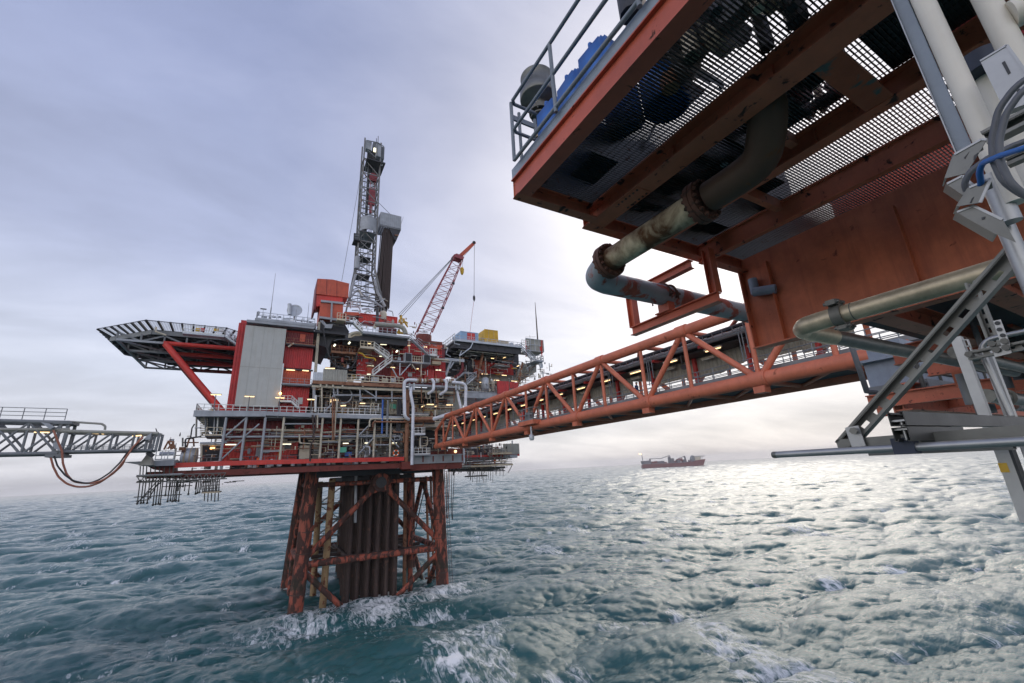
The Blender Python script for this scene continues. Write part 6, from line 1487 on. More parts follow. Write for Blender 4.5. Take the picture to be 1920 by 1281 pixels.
hose(((305, 955), (320, 1010), (350, 1070), (400, 1112), (460, 1131), (530, 1130), (600, 1105), (680, 1050), (735, 1000), (765, 930), (860, 825)), .115, 'hose_orange', 'lowest hanging orange hose loop under the grey gantry')
hose(((320, 790), (345, 850), (372, 915), (378, 990), (400, 1055), (440, 1100), (500, 1108), (540, 1108)), .115, 'hose_orange', 'orange hose running down the gantry joint into the bottom of the loop')
hose(((325, 945), (345, 1005), (390, 1060), (440, 1095), (530, 1112), (600, 1085), (660, 1045), (720, 985), (770, 915), (870, 845)), .095, 'hose_black', 'black hose loop hanging between the orange ones under the gantry', 77.6, 78.0)
hose(((540, 1112), (620, 1092), (700, 1028), (750, 965), (800, 890), (858, 835)), .115, 'hose_orange', 'short orange hose rising from the loop to the gantry end plate', 77.3, 77.8)

# ------------------------------------------------------------------ scaffolds under the decks
def scaffold_left():
    root = thing('hanging_scaffold', 'dark tube scaffold hanging under the left corner of the far platform', 'scaffold', zg(600, 850, Y=84), 'scaffolds hung under the far platform')
    a, b = zg(260, 812, Y=83), zg(870, 790, Y=83)
    for Y in (82.6, 86, 89): MB().tube(V((a.x, Y, a.z)), V((b.x, Y, a.z)), .09, 6).build('ledger', 'scaffold', root)
    MB().box((a.x, 82.6, a.z + .1), (b.x, 84, a.z + .25)).build('walk_board', 'steel_grey', root)
    p, q = zg(260, 850, Y=83.4), zg(1440, 810, Y=83.4)
    for Y in (83.4, 88):
        m = MB(); n = 26; z0, z1_ = p.z - .4, p.z + .45
        m.tube((p.x, Y, z1_), (q.x, Y, z1_), .09, 6).tube((p.x, Y, z0), (q.x, Y, z0), .09, 6)
        for i in range(n):
            xa, xb = p.x + (q.x - p.x) * i / n, p.x + (q.x - p.x) * (i + 1) / n
            m.tube((xa, Y, z0 if i % 2 else z1_), (xb, Y, z1_ if i % 2 else z0), .07, 6)
        m.build('lattice_beam', 'scaffold', root)
    for i, x in enumerate((300, 340, 385, 440, 500, 560, 620, 690, 740)):
        MB().tube(zg(x + 8, 670, Y=82.7), zg(x, 815, Y=82.7), .07, 6).build('standard', 'scaffold_dark', root)
    rr = random.Random(21)
    for i, (x0, y1) in enumerate(((300, 1170), (345, 1165), (380, 1160), (430, 1165), (460, 1090), (510, 1190), (545, 1180), (580, 1175), (605, 1180), (660, 1060), (700, 1140), (735, 1130), (765, 1140), (790, 1130), (810, 1135), (845, 1135), (880, 940), (965, 1045), (1060, 1040), (1085, 1030), (1110, 1020))):
        Y = (83, 85.5, 88, 90)[i % 4]; sl = 38 * (y1 - 860) / 300
        m = MB().tube(zg(x0 + 6, 850, Y=Y), zg(x0 + 6 - sl, y1, Y=Y), .075, 6); e = zg(x0 + 6 - sl, y1, Y=Y); m.lathe(e, (0, 0, 1), [(-.15, .1), (0, .17), (.2, .1)], 6)
        m.build('standard', 'scaffold_dark', root)
    for pts, Y in ((((220, 1085), (860, 1048)), 83), (((245, 1140), (430, 1115)), 84), (((700, 940), (1000, 930)), 86), (((600, 945), (860, 940)), 88), (((720, 1140), (800, 1130)), 85), (((260, 875), (760, 870)), 84)):
        MB().tube(zg(*pts[0], Y=Y), zg(*pts[1], Y=Y), .075, 6).build('ledger', 'scaffold_dark', root)
    for pts in (((540, 860), (260, 1170)), ((600, 870), (330, 1100)), ((560, 870), (400, 1130))): MB().tube(zg(*pts[0], Y=85), zg(*pts[1], Y=85), .08, 6).build('brace', 'scaffold_dark', root)
    for i in range(30):
        x = rr.uniform(650, 1540); y = rr.uniform(850, 910); Y = rr.uniform(83, 90); p = zg(x, y, Y=Y)
        MB().bar(p, p + rr.choice((V((1.6, 0, 0)), V((0, 0, -1.1)), V((0, 1.5, 0)))), .12, .12).build('coupler_tube', 'scaffold_dark', root)
    # lower cage
    for i in range(10):
        x = 1145 + i * 23; MB().tube(zg(x + 10, 850, Y=83.5 + (i % 3) * 2), zg(x - 8, 1020 + (i % 4) * 5 + (110 if i % 2 else 0), Y=83.5 + (i % 3) * 2), .075, 6).build('standard', 'scaffold_dark', root)
    for y in (885, 930, 970, 1000):
        for Y in (83.5, 87.5): MB().tube(zg(1130, y + 8, Y=Y), zg(1370, y - 12, Y=Y), .07, 6).build('ledger', 'scaffold_dark', root)
    a, b = zg(1120, 1030, Y=83.5), zg(1365, 1005, Y=83.5); MB().box((a.x, 83.3, b.z - .2), (b.x, 87.8, b.z)).build('walk_board', 'plank', root)
scaffold_left()
def scaffold_right():
    root = thing('hanging_scaffold', 'broad tube scaffold with tan boards under the right rear of the far platform', 'scaffold', zh(700, 800, Y=97), 'scaffolds hung under the far platform')
    rr = random.Random(8)
    for x in (360, 435, 460, 585, 700, 880, 1065, 960, 1180, 830): MB().tube(zh(x, 340, Y=96.4), zh(x, 830, Y=96.4), .08, 6).build('standard', 'scaffold', root)
    for y in (440, 625, 660, 700, 740): MB().tube(zh(330, y + 8, Y=96.3), zh(1280 if y > 600 else 900, y - 8, Y=96.3), .07, 6).build('ledger', 'scaffold', root)
    for pts in (((700, 450), (880, 590)), ((780, 400), (880, 500)), ((1290, 760), (1200, 930))): MB().tube(zh(*pts[0], Y=96.2), zh(*pts[1], Y=96.2), .09, 6).build('brace', 'scaffold', root)
    for x0, y0, x1, y1, mt in ((0, 800, 460, 785, 'grey_clad'), (460, 790, 900, 770, 'plank'), (900, 765, 1300, 748, 'plank'), (890, 535, 1280, 520, 'plank')):
        p, q = zh(x0, y0, Y=96), zh(x1, y1, Y=96); z = (p.z + q.z) / 2; MB().box((p.x, 96, z - .3), (q.x, 97.6, z + .1)).build('walk_board', mt, root)
    p, q = zh(930, 700, Y=96.3), zh(1170, 690, Y=96.3); MB().box((p.x, 96.2, p.z - .1), (q.x, 97.4, p.z + .1)).build('walk_board', 'plank', root)
    for i in range(46):
        x = rr.uniform(10, 1150); y0 = rr.uniform(800, 850); y1 = y0 + rr.uniform(50, 160) + (140 if 400 < x < 960 and i % 3 == 0 else 0); Y = rr.uniform(94, 104)
        MB().tube(zh(x, y0, Y=Y), zh(x - 8, y1, Y=Y), .07, 6).build('standard', 'scaffold_dark', root)
    for i in range(26):
        x = rr.uniform(0, 900); y = rr.uniform(830, 900); Y = rr.uniform(94, 104); MB().tube(zh(x, y, Y=Y), zh(x + rr.uniform(150, 420), y - 8, Y=Y), .08, 6).build('ledger', 'scaffold_dark', root)
    for k in range(3): p, q = zh(0, 840 + k * 22, Y=99), zh(1140 - 120 * k, 815 + k * 30, Y=99); MB().bar(p, q, .5, .5).build('lattice_beam', 'scaffold_dark', root)
    p, q = zh(400, 1000, Y=96), zh(775, 985, Y=96); MB().box((p.x, 95.6, p.z - .15), (q.x, 98, p.z + .15)).build('walk_board', 'scaffold_dark', root)
    for i in range(12):
        x = 405 + i * 45; MB().tube(zh(x, 900, Y=96), zh(x - 3, 1040 + (i * 37) % 110, Y=96), .06, 6).build('standard', 'scaffold_dark', root)
scaffold_right()
def rear_module():
    root = thing('rear_module', 'lower rear corner deck behind the right scaffold with red beam and grey slatted panel', 'platform deck', zh(900, 600, Y=98))
    a, b, c, d = rectXZ(zh, 330, 570, 880, 612, 98); MB().box((a, 98, c), (b + 8, 112, d)).build('edge_beam', 'bright_red', root)
    for y in (640, 690, 735):
        a, b, c, d = rectXZ(zh, 330, y, 1160, y + 22, 99); MB().box((a, 99, c), (b, 110, d)).build('girder', 'maroon', root)
    m = MB(); a, b, c, d = rectXZ(zh, 1110, 340, 1430, 552, 97.5); n = 12
    for i in range(n): z = c + (d - c) * i / n; m.box((a, 97.5, z), (b, 97.6, z + (d - c) / n * .82)).box((b - .1, 97.61, z), (b, 103, z + (d - c) / n * .82))
    m.box((a, 97.62, c), (b - .12, 97.7, d)); m.build('slat_panel', 'grey_clad', root)
    m = MB(); pbox(m, zh, 905, 440, 1110, 520, 97.6, .2); m.build('slat_panel', 'grey_clad', root)
    m = MB(); pbox(m, zh, 1090, 560, 1390, 628, 97.8, 6); m.build('floor', 'steel_grey', root)
    m = MB(); pbox(m, zh, 330, 380, 900, 575, 101, .3); m.build('wall', 'dark_steel', root)
    m = MB(); pbox(m, zh, 0, 440, 300, 700, 96, .3); m.build('wall', 'girder_rust', root)
    rr = random.Random(2)
    for i in range(26):
        p = zh(rr.uniform(350, 1080), rr.uniform(400, 560), Y=rr.uniform(97.6, 100)); MB().tube(p, p + rr.choice((V((1.6, 0, 0)), V((0, 0, -1.2)), V((0, 0, .9)))), rr.uniform(.07, .2), 7).build('pipe', rr.choice(('cream', 'white', 'bright_red', 'scaffold', 'dark_steel', 'vessel')), root)
    MB().tube(zh(312, 440, Y=95.6), zh(318, 728, Y=95.6), .22, 10).build('pipe', 'pale_pipe', root)
    MB().tube(zh(1285, 280, Y=98), zh(1285, 340, Y=98), .18, 8).build('post', 'steel_grey', root)
    c = zh(145, 505, Y=95.4); MB().box(c - V((.25, .1, .1)), c + V((.25, .1, .1))).build('floodlight', 'lamp', root)
    clutter(root, [((34.5, 96.6, 24.5), (54, 99, 28.5)), ((36, 96.2, 22.5), (52, 98, 24.4))], 220, 46)
    MB().path([ze(605, 985, Y=84.6), ze(605, 1130, Y=84.6), ze(580, 1195, Y=84.6), ze(515, 1200, Y=84.6)], .2, 8, rad=.6).build('pipe', 'rust_pipe', root)
rear_module()

# ------------------------------------------------------------------ people
def person(loc, h, pose, suit, helmet, lab, face=(0, -1, 0), grp=None):
    """continuous skinned body; pose gives joint offsets in units of height"""
    f = V(face).normalized(); s = V((-f.y, f.x, 0)) * -1; up = V((0, 0, 1))
    P = lambda a, b, c: f * (a * h) + s * (b * h) + up * (c * h)
    lean = pose.get('lean', 0)
    def L(a, b, c): return P(a + lean * max(0, c - .5), b, c)
    J = [(L(0, 0, .53), .085), (L(0, 0, .64), .082), (L(0, 0, .76), .098), (L(0, 0, .83), .06), (L(.005, 0, .875), .036), (L(.012, 0, .92), .058), (L(.014, 0, .965), .054),
         (L(0, .10, .80), .047), (L(pose.get('el', (0, .13, .62))[0], pose.get('el', (0, .13, .62))[1], pose.get('el', (0, .13, .62))[2]), .036), (L(*pose.get('hl', (.06, .13, .49))), .026), (L(*[a + b for a, b in zip(pose.get('hl', (.06, .13, .49)), (.02, 0, -.05))]), .02),
         (L(0, -.10, .80), .047), (L(*pose.get('er', (0, -.13, .62))), .036), (L(*pose.get('hr', (.06, -.13, .49))), .026), (L(*[a + b for a, b in zip(pose.get('hr', (.06, -.13, .49)), (.02, 0, -.05))]), .02),
         (P(0, .055, .48), .066), (P(pose.get('kl', .01), .06, .27), .048), (P(pose.get('fl', -.01), .06, .05), .036), (P(pose.get('fl', -.01) + .075, .065, .022), .026),
         (P(0, -.055, .48), .066), (P(pose.get('kr', .01), -.06, .27), .048), (P(pose.get('fr', -.01), -.06, .05), .036), (P(pose.get('fr', -.01) + .075, -.065, .022), .026)]
    E = [(0, 1), (1, 2), (2, 3), (3, 4), (4, 5), (5, 6), (2, 7), (7, 8), (8, 9), (9, 10), (2, 11), (11, 12), (12, 13), (13, 14), (0, 15), (15, 16), (16, 17), (17, 18), (0, 19), (19, 20), (20, 21), (21, 22)]
    me = bpy.data.meshes.new('tmp'); me.from_pydata([tuple(j[0]) for j in J], E, [])
    ob = bpy.data.objects.new('tmp', me); col.objects.link(ob)
    ob.modifiers.new('s', 'SKIN'); sub = ob.modifiers.new('u', 'SUBSURF'); sub.levels = 2; sub.render_levels = 2
    for i, v in enumerate(me.skin_vertices[0].data): v.radius = (J[i][1] * h, J[i][1] * h * (.8 if i in (0, 1, 2) else 1)); v.use_root = (i == 0)
    dg = bpy.context.evaluated_depsgraph_get(); m2 = bpy.data.meshes.new_from_object(ob.evaluated_get(dg))
    bpy.data.objects.remove(ob); m2.name = 'person'
    m2.materials.clear()
    for k in (suit, 'skin', 'boot'): m2.materials.append(MAT[k])
    hp = [J[10][0], J[14][0], J[9][0], J[13][0]]; hd = J[5][0]
    for p_ in m2.polygons:
        c = p_.center; p_.use_smooth = True
        if (c - hd).length < .085 * h or min((c - q).length for q in hp[:2]) < .035 * h: p_.material_index = 1
        elif c.z < .055 * h: p_.material_index = 2
    o = bpy.data.objects.new('person', m2); col.objects.link(o); o.location = loc; WL[o] = V(loc)
    o['label'] = lab; o['category'] = 'person'
    if grp: o['group'] = grp
    c = V(loc) + J[6][0]
    MB().lathe(c + V((0, 0, -.012 * h)), (0, 0, 1), [(0, .078 * h), (.006 * h, .068 * h), (.03 * h, .062 * h), (.05 * h, .045 * h), (.058 * h, .012 * h)], 16).build('helmet', helmet, o)
    return o
pz = V((30.55, 28.0, walk_z)); pp = P0(1197, 756, X=30.55)
person(V((30.55, pp.y, walk_z)), 1.84, {'lean': .05, 'hl': (.12, .12, .55), 'hr': (.1, -.12, .56), 'kl': .05, 'fl': .06, 'kr': 0, 'fr': -.08}, 'coverall', 'helmet_green', 'person in dark blue coverall and helmet walking on the orange bridge', (.25, -1, 0))
q = z5(580, 560, Y=84.6); person(V((q.x, 84.6, 24.3)), 1.85, {}, 'hivis', 'helmet_white', 'person in orange coverall standing by the red wall, left of two on the lower deck', (.5, -1, 0), 'workers on the far platform')
q = z5(1275, 548, Y=84.6); person(V((q.x, 84.6, 24.3)), 1.85, {'lean': .5, 'hl': (.2, .12, .55), 'hr': (.22, -.1, .55), 'kl': .03, 'fl': -.06}, 'hivis', 'helmet_white', 'person in orange coverall leaning forward beside the blue box on the lower deck', (-1, -.2, 0), 'workers on the far platform')
q = zh(935, 745, Y=96.8); person(V((q.x, 96.8, zh(935, 705, Y=96.3).z - .9)), 1.8, {'lean': .1}, 'hivis', 'helmet_white', 'person in orange coverall on the boards of the right scaffold', (-.6, -1, 0), 'workers on the far platform')
c = z5(1610, 518, Y=83.85)
r = thing('life_ring', 'orange and white life ring hung on the lower deck rail near the rusty column', 'life ring', c)
MB().torus(c, (0, 1, 0), .48, .13, 28, 10).build('ring', 'hivis', r)
m = MB()
for k in range(4):
    t = math.pi / 4 + k * math.pi / 2; e = c + V((math.cos(t) * .48, 0, math.sin(t) * .48)); d_ = V((-math.sin(t), 0, math.cos(t))); m.tube(e - d_ * .11, e + d_ * .11, .15, 10)
m.build('band', 'white', r)
c = z5(1376, 548, Y=85); solo(MB().lathe(V((c.x, 85, 24.35)), (0, 0, 1), [(0, .65), (.12, .65), (.14, .5), (.9, .38), (1.1, .15), (1.45, .12)], 14), 'white_cover', 'white', 'white cone shaped cover standing on the lower deck between grey columns', 'cover', (c.x, 85, 24.35))

# ------------------------------------------------------------------ ship and bird
def make_ship():
    a, b = at(1204, 878.2, Z=SEA), at(1320, 872.5, Z=SEA); a.z = b.z = 0
    # keep the same sight lines
    L_ = (b - a).length; d = (b - a).normalized(); n = V((-d.y, d.x, 0)); s_ = L_ / 116.0
    root = thing('production_ship', 'long dark red production ship with deck cranes, far off on the hazy horizon', 'ship', (a + b) / 2)
    def S(x, z, w=0): return a + d * (x * L_) + n * w + V((0, 0, z * s_))
    def slab(name, poly, w, mt, par=root): MB().prism([S(x, z, -w / 2) for x, z in poly], n * w).build(name, mt, par)
    hull = [(0, -1), (0.01, 6.0), (.03, 7.2), (.45, 6.6), (.72, 6.9), (.83, 7.6), (.85, 9.6), (1.015, 11.2), (.985, 4), (.965, -1)]
    slab('hull', hull, 40, 'ship_hull')
    slab('deck_edge', [(.01, 7.25), (.45, 6.7), (.72, 7.0), (.82, 7.6), (.82, 8.0), (.45, 7.4), (.01, 8.0)], 38, 'ship_grey')
    slab('stern_house', [(.01, 8), (.0, 13), (.14, 13.6), (.14, 8)], 30, 'ship_grey')
    m = MB().tube(S(.028, 13), S(.022, 25), 1.4 * s_ / 2.4, 8); fl = m.build('flare_tower', 'ship_grey', root)
    MB().lathe(S(.02, 26), V((0, 0, 1)) * .2 - d, [(0, .8), (3, 2.2), (8, 1.8), (13, .3)], 8).build('flame', 'lamp', fl)
    rr = random.Random(31)
    for i in range(26):
        x = rr.uniform(.15, .8); h = rr.uniform(1.5, 5.5) + (4 if .38 < x < .5 else 0); w = rr.uniform(.015, .05)
        slab('deck_module', [(x, 7.2), (x, 7.2 + h), (x + w, 7.2 + h), (x + w, 7.2)], rr.uniform(14, 34), rr.choice(('ship_grey', 'ship_hull', 'truss_grey', 'ship_grey')))
    slab('module_tower', [(.44, 7), (.445, 18), (.475, 20), (.485, 7)], 16, 'ship_grey')
    def boom(x0, z0, x1, z1_, r=1.0): MB().bar(S(x0, z0), S(x1, z1_), r * 2.2, r * 2.6).build('crane_boom', 'ship_grey', root)
    boom(.14, 16.5, .33, 16.5); boom(.33, 16.5, .475, 21); slab('crane_post', [(.135, 8), (.135, 17), (.155, 17), (.155, 8)], 5, 'ship_grey')
    boom(.60, 14.5, .72, 18.6); slab('crane_post', [(.71, 8), (.70, 18.8), (.72, 19), (.735, 8)], 5, 'ship_grey')
    slab('crane_house', [(.58, 9), (.58, 14), (.66, 15), (.67, 9)], 20, 'ship_hull')
    slab('accommodation', [(.81, 8), (.805, 13), (.82, 17), (.835, 19.3), (.85, 17), (.86, 9)], 30, 'truss_grey')
    slab('bridge_house', [(.855, 9.5), (.86, 16), (.945, 16), (.945, 10.3)], 32, 'cream')
    slab('helideck', [(.84, 16.8), (.84, 17.8), (1.02, 17.4), (1.02, 16.4)], 32, 'ship_grey')
    for x in (.96, .985): MB().bar(S(x, 10.5), S(x + .01, 16.5), 1.2, 1.2).build('helideck_leg', 'ship_grey', root)
make_ship()
p = at(1338, 949, Z=SEA + 3)
b_ = MB().lathe(p - V((.45, 0, 0)), (1, 0, .15), [(0, .03), (.2, .13), (.5, .15), (.75, .08), (.95, .04)], 8)
for s in (-1, 1): b_.add([p + V((-.15, 0, .05)), p + V((.2, 0, .08)), p + V((.25, s * .55, .35)), p + V((.05, s * 1.1, .2)), p + V((-.1, s * .5, .32)), p + V((-.15, 0, .09)), p + V((.2, 0, .12)), p + V((.25, s * .55, .39)), p + V((.05, s * 1.1, .23)), p + V((-.1, s * .5, .36))], [(0, 1, 2, 4), (4, 2, 3), (5, 9, 7, 6), (9, 8, 7), (0, 4, 9, 5), (1, 6, 7, 2), (2, 7, 8, 3), (4, 3, 8, 9)])
solo(b_, 'seabird', 'dark_steel', 'small dark seabird flying low over the bright sea', 'bird', p)
# ------------------------------------------------------------------ the near platform overhead
ZD = 22 + 4.0
def make_near():
    root = thing('overhead_deck', 'red steel deck edge with open grating seen from below, at the top right', 'platform deck', (6, 4, ZD))
    y0, y1 = -4.0, 4.81
    # edge beam: bottom flange, web, top flange lip
    m = MB().box((2.93, y0, ZD), (3.15, y1, ZD + .02)).box((2.95, y0, ZD + .02), (2.97, y1, ZD + .30)).box((2.90, y0, ZD + .30), (3.12, y1, ZD + .32))
    m.build('edge_beam', 'bright_near', root)
    MB().box((2.91, y0, ZD + .325), (2.935, y1 - .02, ZD + .50)).build('kick_plate', 'kick_plate', root)
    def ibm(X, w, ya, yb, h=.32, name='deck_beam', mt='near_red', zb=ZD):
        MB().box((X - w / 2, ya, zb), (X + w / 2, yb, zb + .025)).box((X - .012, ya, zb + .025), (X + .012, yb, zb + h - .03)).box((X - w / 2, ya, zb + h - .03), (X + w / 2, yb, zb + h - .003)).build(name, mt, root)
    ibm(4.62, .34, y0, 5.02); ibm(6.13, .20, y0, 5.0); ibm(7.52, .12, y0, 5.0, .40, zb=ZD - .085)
    # bolted splice plates and web gussets on the wide beams
    for X, ys in ((4.62, (3.1, 1.7, .4)), (6.13, (3.6, 2.0, .6))):
        for y in ys:
            for s in (-1, 1):
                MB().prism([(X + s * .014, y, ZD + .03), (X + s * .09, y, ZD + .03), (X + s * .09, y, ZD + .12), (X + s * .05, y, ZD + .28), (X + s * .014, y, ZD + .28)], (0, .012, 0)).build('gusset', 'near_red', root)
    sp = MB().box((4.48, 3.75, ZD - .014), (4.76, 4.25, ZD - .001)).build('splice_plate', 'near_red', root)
    m = MB()
    for x in (4.52, 4.72):
        for y in np.arange(3.80, 4.25, .08): m.tube((x, y, ZD - .03), (x, y, ZD - .014), .017, 6)
    m.build('bolts', 'rust_flange', sp)
    # end beams
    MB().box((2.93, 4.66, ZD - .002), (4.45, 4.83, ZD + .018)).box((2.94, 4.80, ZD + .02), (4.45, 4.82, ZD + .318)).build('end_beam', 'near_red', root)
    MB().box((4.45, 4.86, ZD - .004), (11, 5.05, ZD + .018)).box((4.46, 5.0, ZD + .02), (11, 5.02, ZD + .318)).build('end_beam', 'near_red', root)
    # grating: flat bars along X, thin rods along Y
    g = MB(); zg0, zg1 = ZD + .322, ZD + .365
    for y in np.arange(y0, 4.98, .041): g.box((3.15, y, zg0), (10.8 if y < 4.9 else 10.8, y + .0075, zg1))
    for x in np.arange(3.2, 10.8, .105): g.box((x, y0, zg1 - .008), (x + .007, 4.98, zg1 + .001))
    g.build('grating', 'grating', root)
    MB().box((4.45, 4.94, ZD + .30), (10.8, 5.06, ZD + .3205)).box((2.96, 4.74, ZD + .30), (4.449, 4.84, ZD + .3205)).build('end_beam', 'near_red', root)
    # cross beam with flaked paint
    MB().box((4.80, 1.16, ZD + .01), (6.06, 1.44, ZD + .03)).box((4.80, 1.29, ZD + .03), (6.06, 1.31, ZD + .3)).build('cross_beam', 'flaked', root)
    MB().box((4.8, 2.2, ZD + .12), (6.0, 2.3, ZD + .3)).build('cross_beam', 'near_red', root); MB().box((6.3, 3.2, ZD + .1), (7.4, 3.3, ZD + .3)).build('cross_beam', 'near_red', root)
    # deep plate girder
    gb = 22 + 2.25
    G = MB().box((8.99, -2, gb), (9.01, 5.0, ZD + .3)).build('plate_girder', 'near_web', root)
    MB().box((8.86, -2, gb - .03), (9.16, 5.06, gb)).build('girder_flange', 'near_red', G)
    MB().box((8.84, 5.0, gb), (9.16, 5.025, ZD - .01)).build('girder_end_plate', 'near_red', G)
    for y in (4.4, 2.2, 0.2): MB().box((8.86, y, gb + .001), (8.985, y + .015, ZD)).build('girder_stiffener', 'near_web', G)
    c = V((8.86, 4.75, 22 + 3.72)); m = MB().tube(c, c - V((0, 0, .35)), .09, 12).tube(c - V((.08, 0, .32)), c + V((.05, -.4, -.38)), .1, 12); m.build('drain_spout', 'grey_block', root)
    # lower level to the right under the girder: beams running away and across
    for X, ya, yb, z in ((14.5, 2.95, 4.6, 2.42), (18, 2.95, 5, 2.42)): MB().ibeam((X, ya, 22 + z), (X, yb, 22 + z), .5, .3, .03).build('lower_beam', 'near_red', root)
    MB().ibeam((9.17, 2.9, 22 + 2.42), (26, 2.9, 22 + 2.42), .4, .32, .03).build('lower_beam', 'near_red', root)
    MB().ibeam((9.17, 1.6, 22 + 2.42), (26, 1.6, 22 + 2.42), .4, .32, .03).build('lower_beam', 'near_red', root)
    MB().box((10.5, -2, 22 + 2.9), (26, 4.2, 22 + 3.1)).build('lower_deck', 'deck_dark', root)
    m = MB(); m.box((14, 1.5, 22 + 1.6), (26, 1.7, 22 + 2.9)); m.build('wall', 'dark_steel', root)
paint('bright_near', (0.50, 0.10, 0.05), 0.42, rust=0.2, rs=2.6, rustcol=(0.05, 0.022, 0.016), streak=0.12, scale=2.2, bump=0.05)
paint('flaked', (0.40, 0.10, 0.045), 0.6, rust=0.42, rs=1.5, rustcol=(0.10, 0.12, 0.11), scale=2.0, bump=0.15)
make_near()

# rails along the edge
def near_rail():
    root = thing('edge_railing', 'dark grey three bar railing bolted outside the kick plate of the overhead deck', 'railing', (2.85, 3, ZD + .35))
    X = 2.84; zs = (ZD + .50, ZD + 1.05, ZD + 1.60); YE = 4.58
    for z in zs: MB().path([(X, -4, z), (X, YE - .06, z), (X + .06, YE, z), (X + .52, YE, z)] if z != zs[0] else [(X, -4, z), (X, YE, z)], .028, 12).build('rail', 'near_rail', root)
    for y in (YE, 3.48, 2.0, .5, -1.0): MB().tube((X, y, ZD + .42 if y != YE else zs[0]), (X, y, zs[2]), .028, 12).build('post', 'near_rail', root)
    for x in (.1, .40): MB().tube((X + x + .05, YE + .02, ZD + .40), (X + x + .05, YE + .02, zs[2] - .12), .026, 12).build('post', 'near_rail', root)
    MB().bar((X + .02, YE + .03, zs[2] - .25), (X + .5, YE + .03, zs[2] - .25), .03, .09).build('rail_bracket', 'near_rail', root)
near_rail()

# horn on its post
def horn():
    b = V((3.42, 4.62, ZD + .36)); root = thing('fog_horn', 'galvanised drum shaped beacon on a post at the corner of the overhead railing', 'fog horn', b)
    pst = MB().tube(b, b + V((0, 0, 1.35)), .05, 14).build('post', 'galv', root)
    MB().tube(b + V((0, 0, 1.32)), b + V((0, 0, 1.40)), .18, 24).tube(b + V((0, 0, 1.24)), b + V((0, 0, 1.27)), .15, 24).build('base_flange', 'cast_clamp', root)
    MB().lathe(b + V((0, 0, 1.42)), (0, 0, 1), [(0, .10), (.16, .10), (.17, .30), (.20, .315), (.34, .31), (.36, .27), (.60, .27), (.62, .285), (.65, .285)], 32).build('drum', 'galv_dark', root)
    m = MB()
    for k in range(8):
        t = k * math.pi / 4; m.tube(b + V((.16 * math.cos(t), .16 * math.sin(t), 1.29)), b + V((.16 * math.cos(t), .16 * math.sin(t), 1.43)), .014, 6)
    m.build('bolts', 'cast_clamp', root)
    m = MB().box(b + V((.24, -.12, 1.42)), b + V((.36, .04, 1.62))); m.build('junction_box', 'galv_dark', root)
    MB().path([b + V((.3, -.05, 1.42)), b + V((.26, -.05, 1.0)), b + V((.06, -.05, .8)), b + V((.055, -.05, .1))], .014, 8, rad=.1).build('cable', 'cable_black', root)
    MB().bar(b + V((-.22, -.08, .72)), b + V((.1, -.08, .86)), .04, .06).build('clamp', 'plank', root)
horn()

# blue containers on the grating
def jerrycan(x, y, rz, lab):
    b = V((x, y, ZD + .362)); r = thing('jerry_can', lab, 'jerry can', b, 'blue jerry cans on the overhead deck')
    w, d, h = .16, .24, .70
    m = bmesh.new(); bmesh.ops.create_cube(m, size=1)
    for v in m.verts: v.co = V((v.co.x * 2 * w, v.co.y * 2 * d, (v.co.z + .5) * h))
    bmesh.ops.bevel(m, geom=m.edges[:], offset=.055, segments=3, affect='EDGES')
    mb = MB(); m.verts.ensure_lookup_table(); mb.add([v.co + b for v in m.verts], [[v.index for v in f.verts] for f in m.faces], True); m.free()
    bd = mb.build('body', 'drum_blue', r)
    MB().tube(b + V((w * .55, .05, h - .01)), b + V((w * .55, .05, h + .06)), .04, 12).build('cap', 'cable_black', r)
    MB().path([b + V((-.12, 0, h - .02)), b + V((-.12, 0, h + .06)), b + V((.06, 0, h + .06)), b + V((.06, 0, h - .02))], .02, 8, rad=.03).build('handle', 'drum_blue', r)
    MB().box(b + V((w + .001, -.09, .22)), b + V((w + .004, .09, .44))).build('paper_label', 'white', r)
    r.rotation_euler = (0, 0, rz)
for i, (x, y, rz, lab) in enumerate(((3.16, 3.95, .05, 'blue jerry can nearest the fog horn behind the railing'), (3.17, 3.45, -.05, 'middle one of three blue jerry cans behind the railing'), (3.16, 2.95, .06, 'blue jerry can behind the railing, farthest from the fog horn'), (3.85, 3.25, .4, 'blue jerry can standing inboard of the railing, seen through the grating'))): jerrycan(x, y, rz, lab)
b = V((4.05, 2.72, ZD + .362))
r = thing('oil_drum', 'blue oil drum with a pale paper label, seen through the grating', 'drum', b)
MB().lathe(b, (0, 0, 1), [(0, .27), (.01, .29), (.28, .285), (.30, .30), (.32, .285), (.56, .285), (.58, .30), (.60, .285), (.86, .285), (.87, .29), (.88, .27)], 28).build('body', 'drum_blue', r)
MB().box(b + V((.12, -.3, .3)), b + V((.26, -.27, .55))).build('paper_label', 'white', r)
b = V((3.95, 4.05, ZD + .362))
r = thing('storage_crate', 'low blue plastic crate on the grating behind the jerry cans', 'crate', b)
MB().box(b - V((.25, .3, 0)), b + V((.25, .3, .04))).box(b - V((.25, .3, -.041)), b + V((-.22, .3, .5))).box(b + V((.22, -.3, .041)), b + V((.25, .3, .5))).box(b + V((-.219, -.3, .041)), b + V((.219, -.27, .5))).box(b + V((-.219, .27, .041)), b + V((.219, .3, .5))).build('shell', 'drum_blue', r)
MB().box(b - V((.27, .32, -.501)), b + V((.27, .32, .54))).build('lid', 'drum_blue', r)
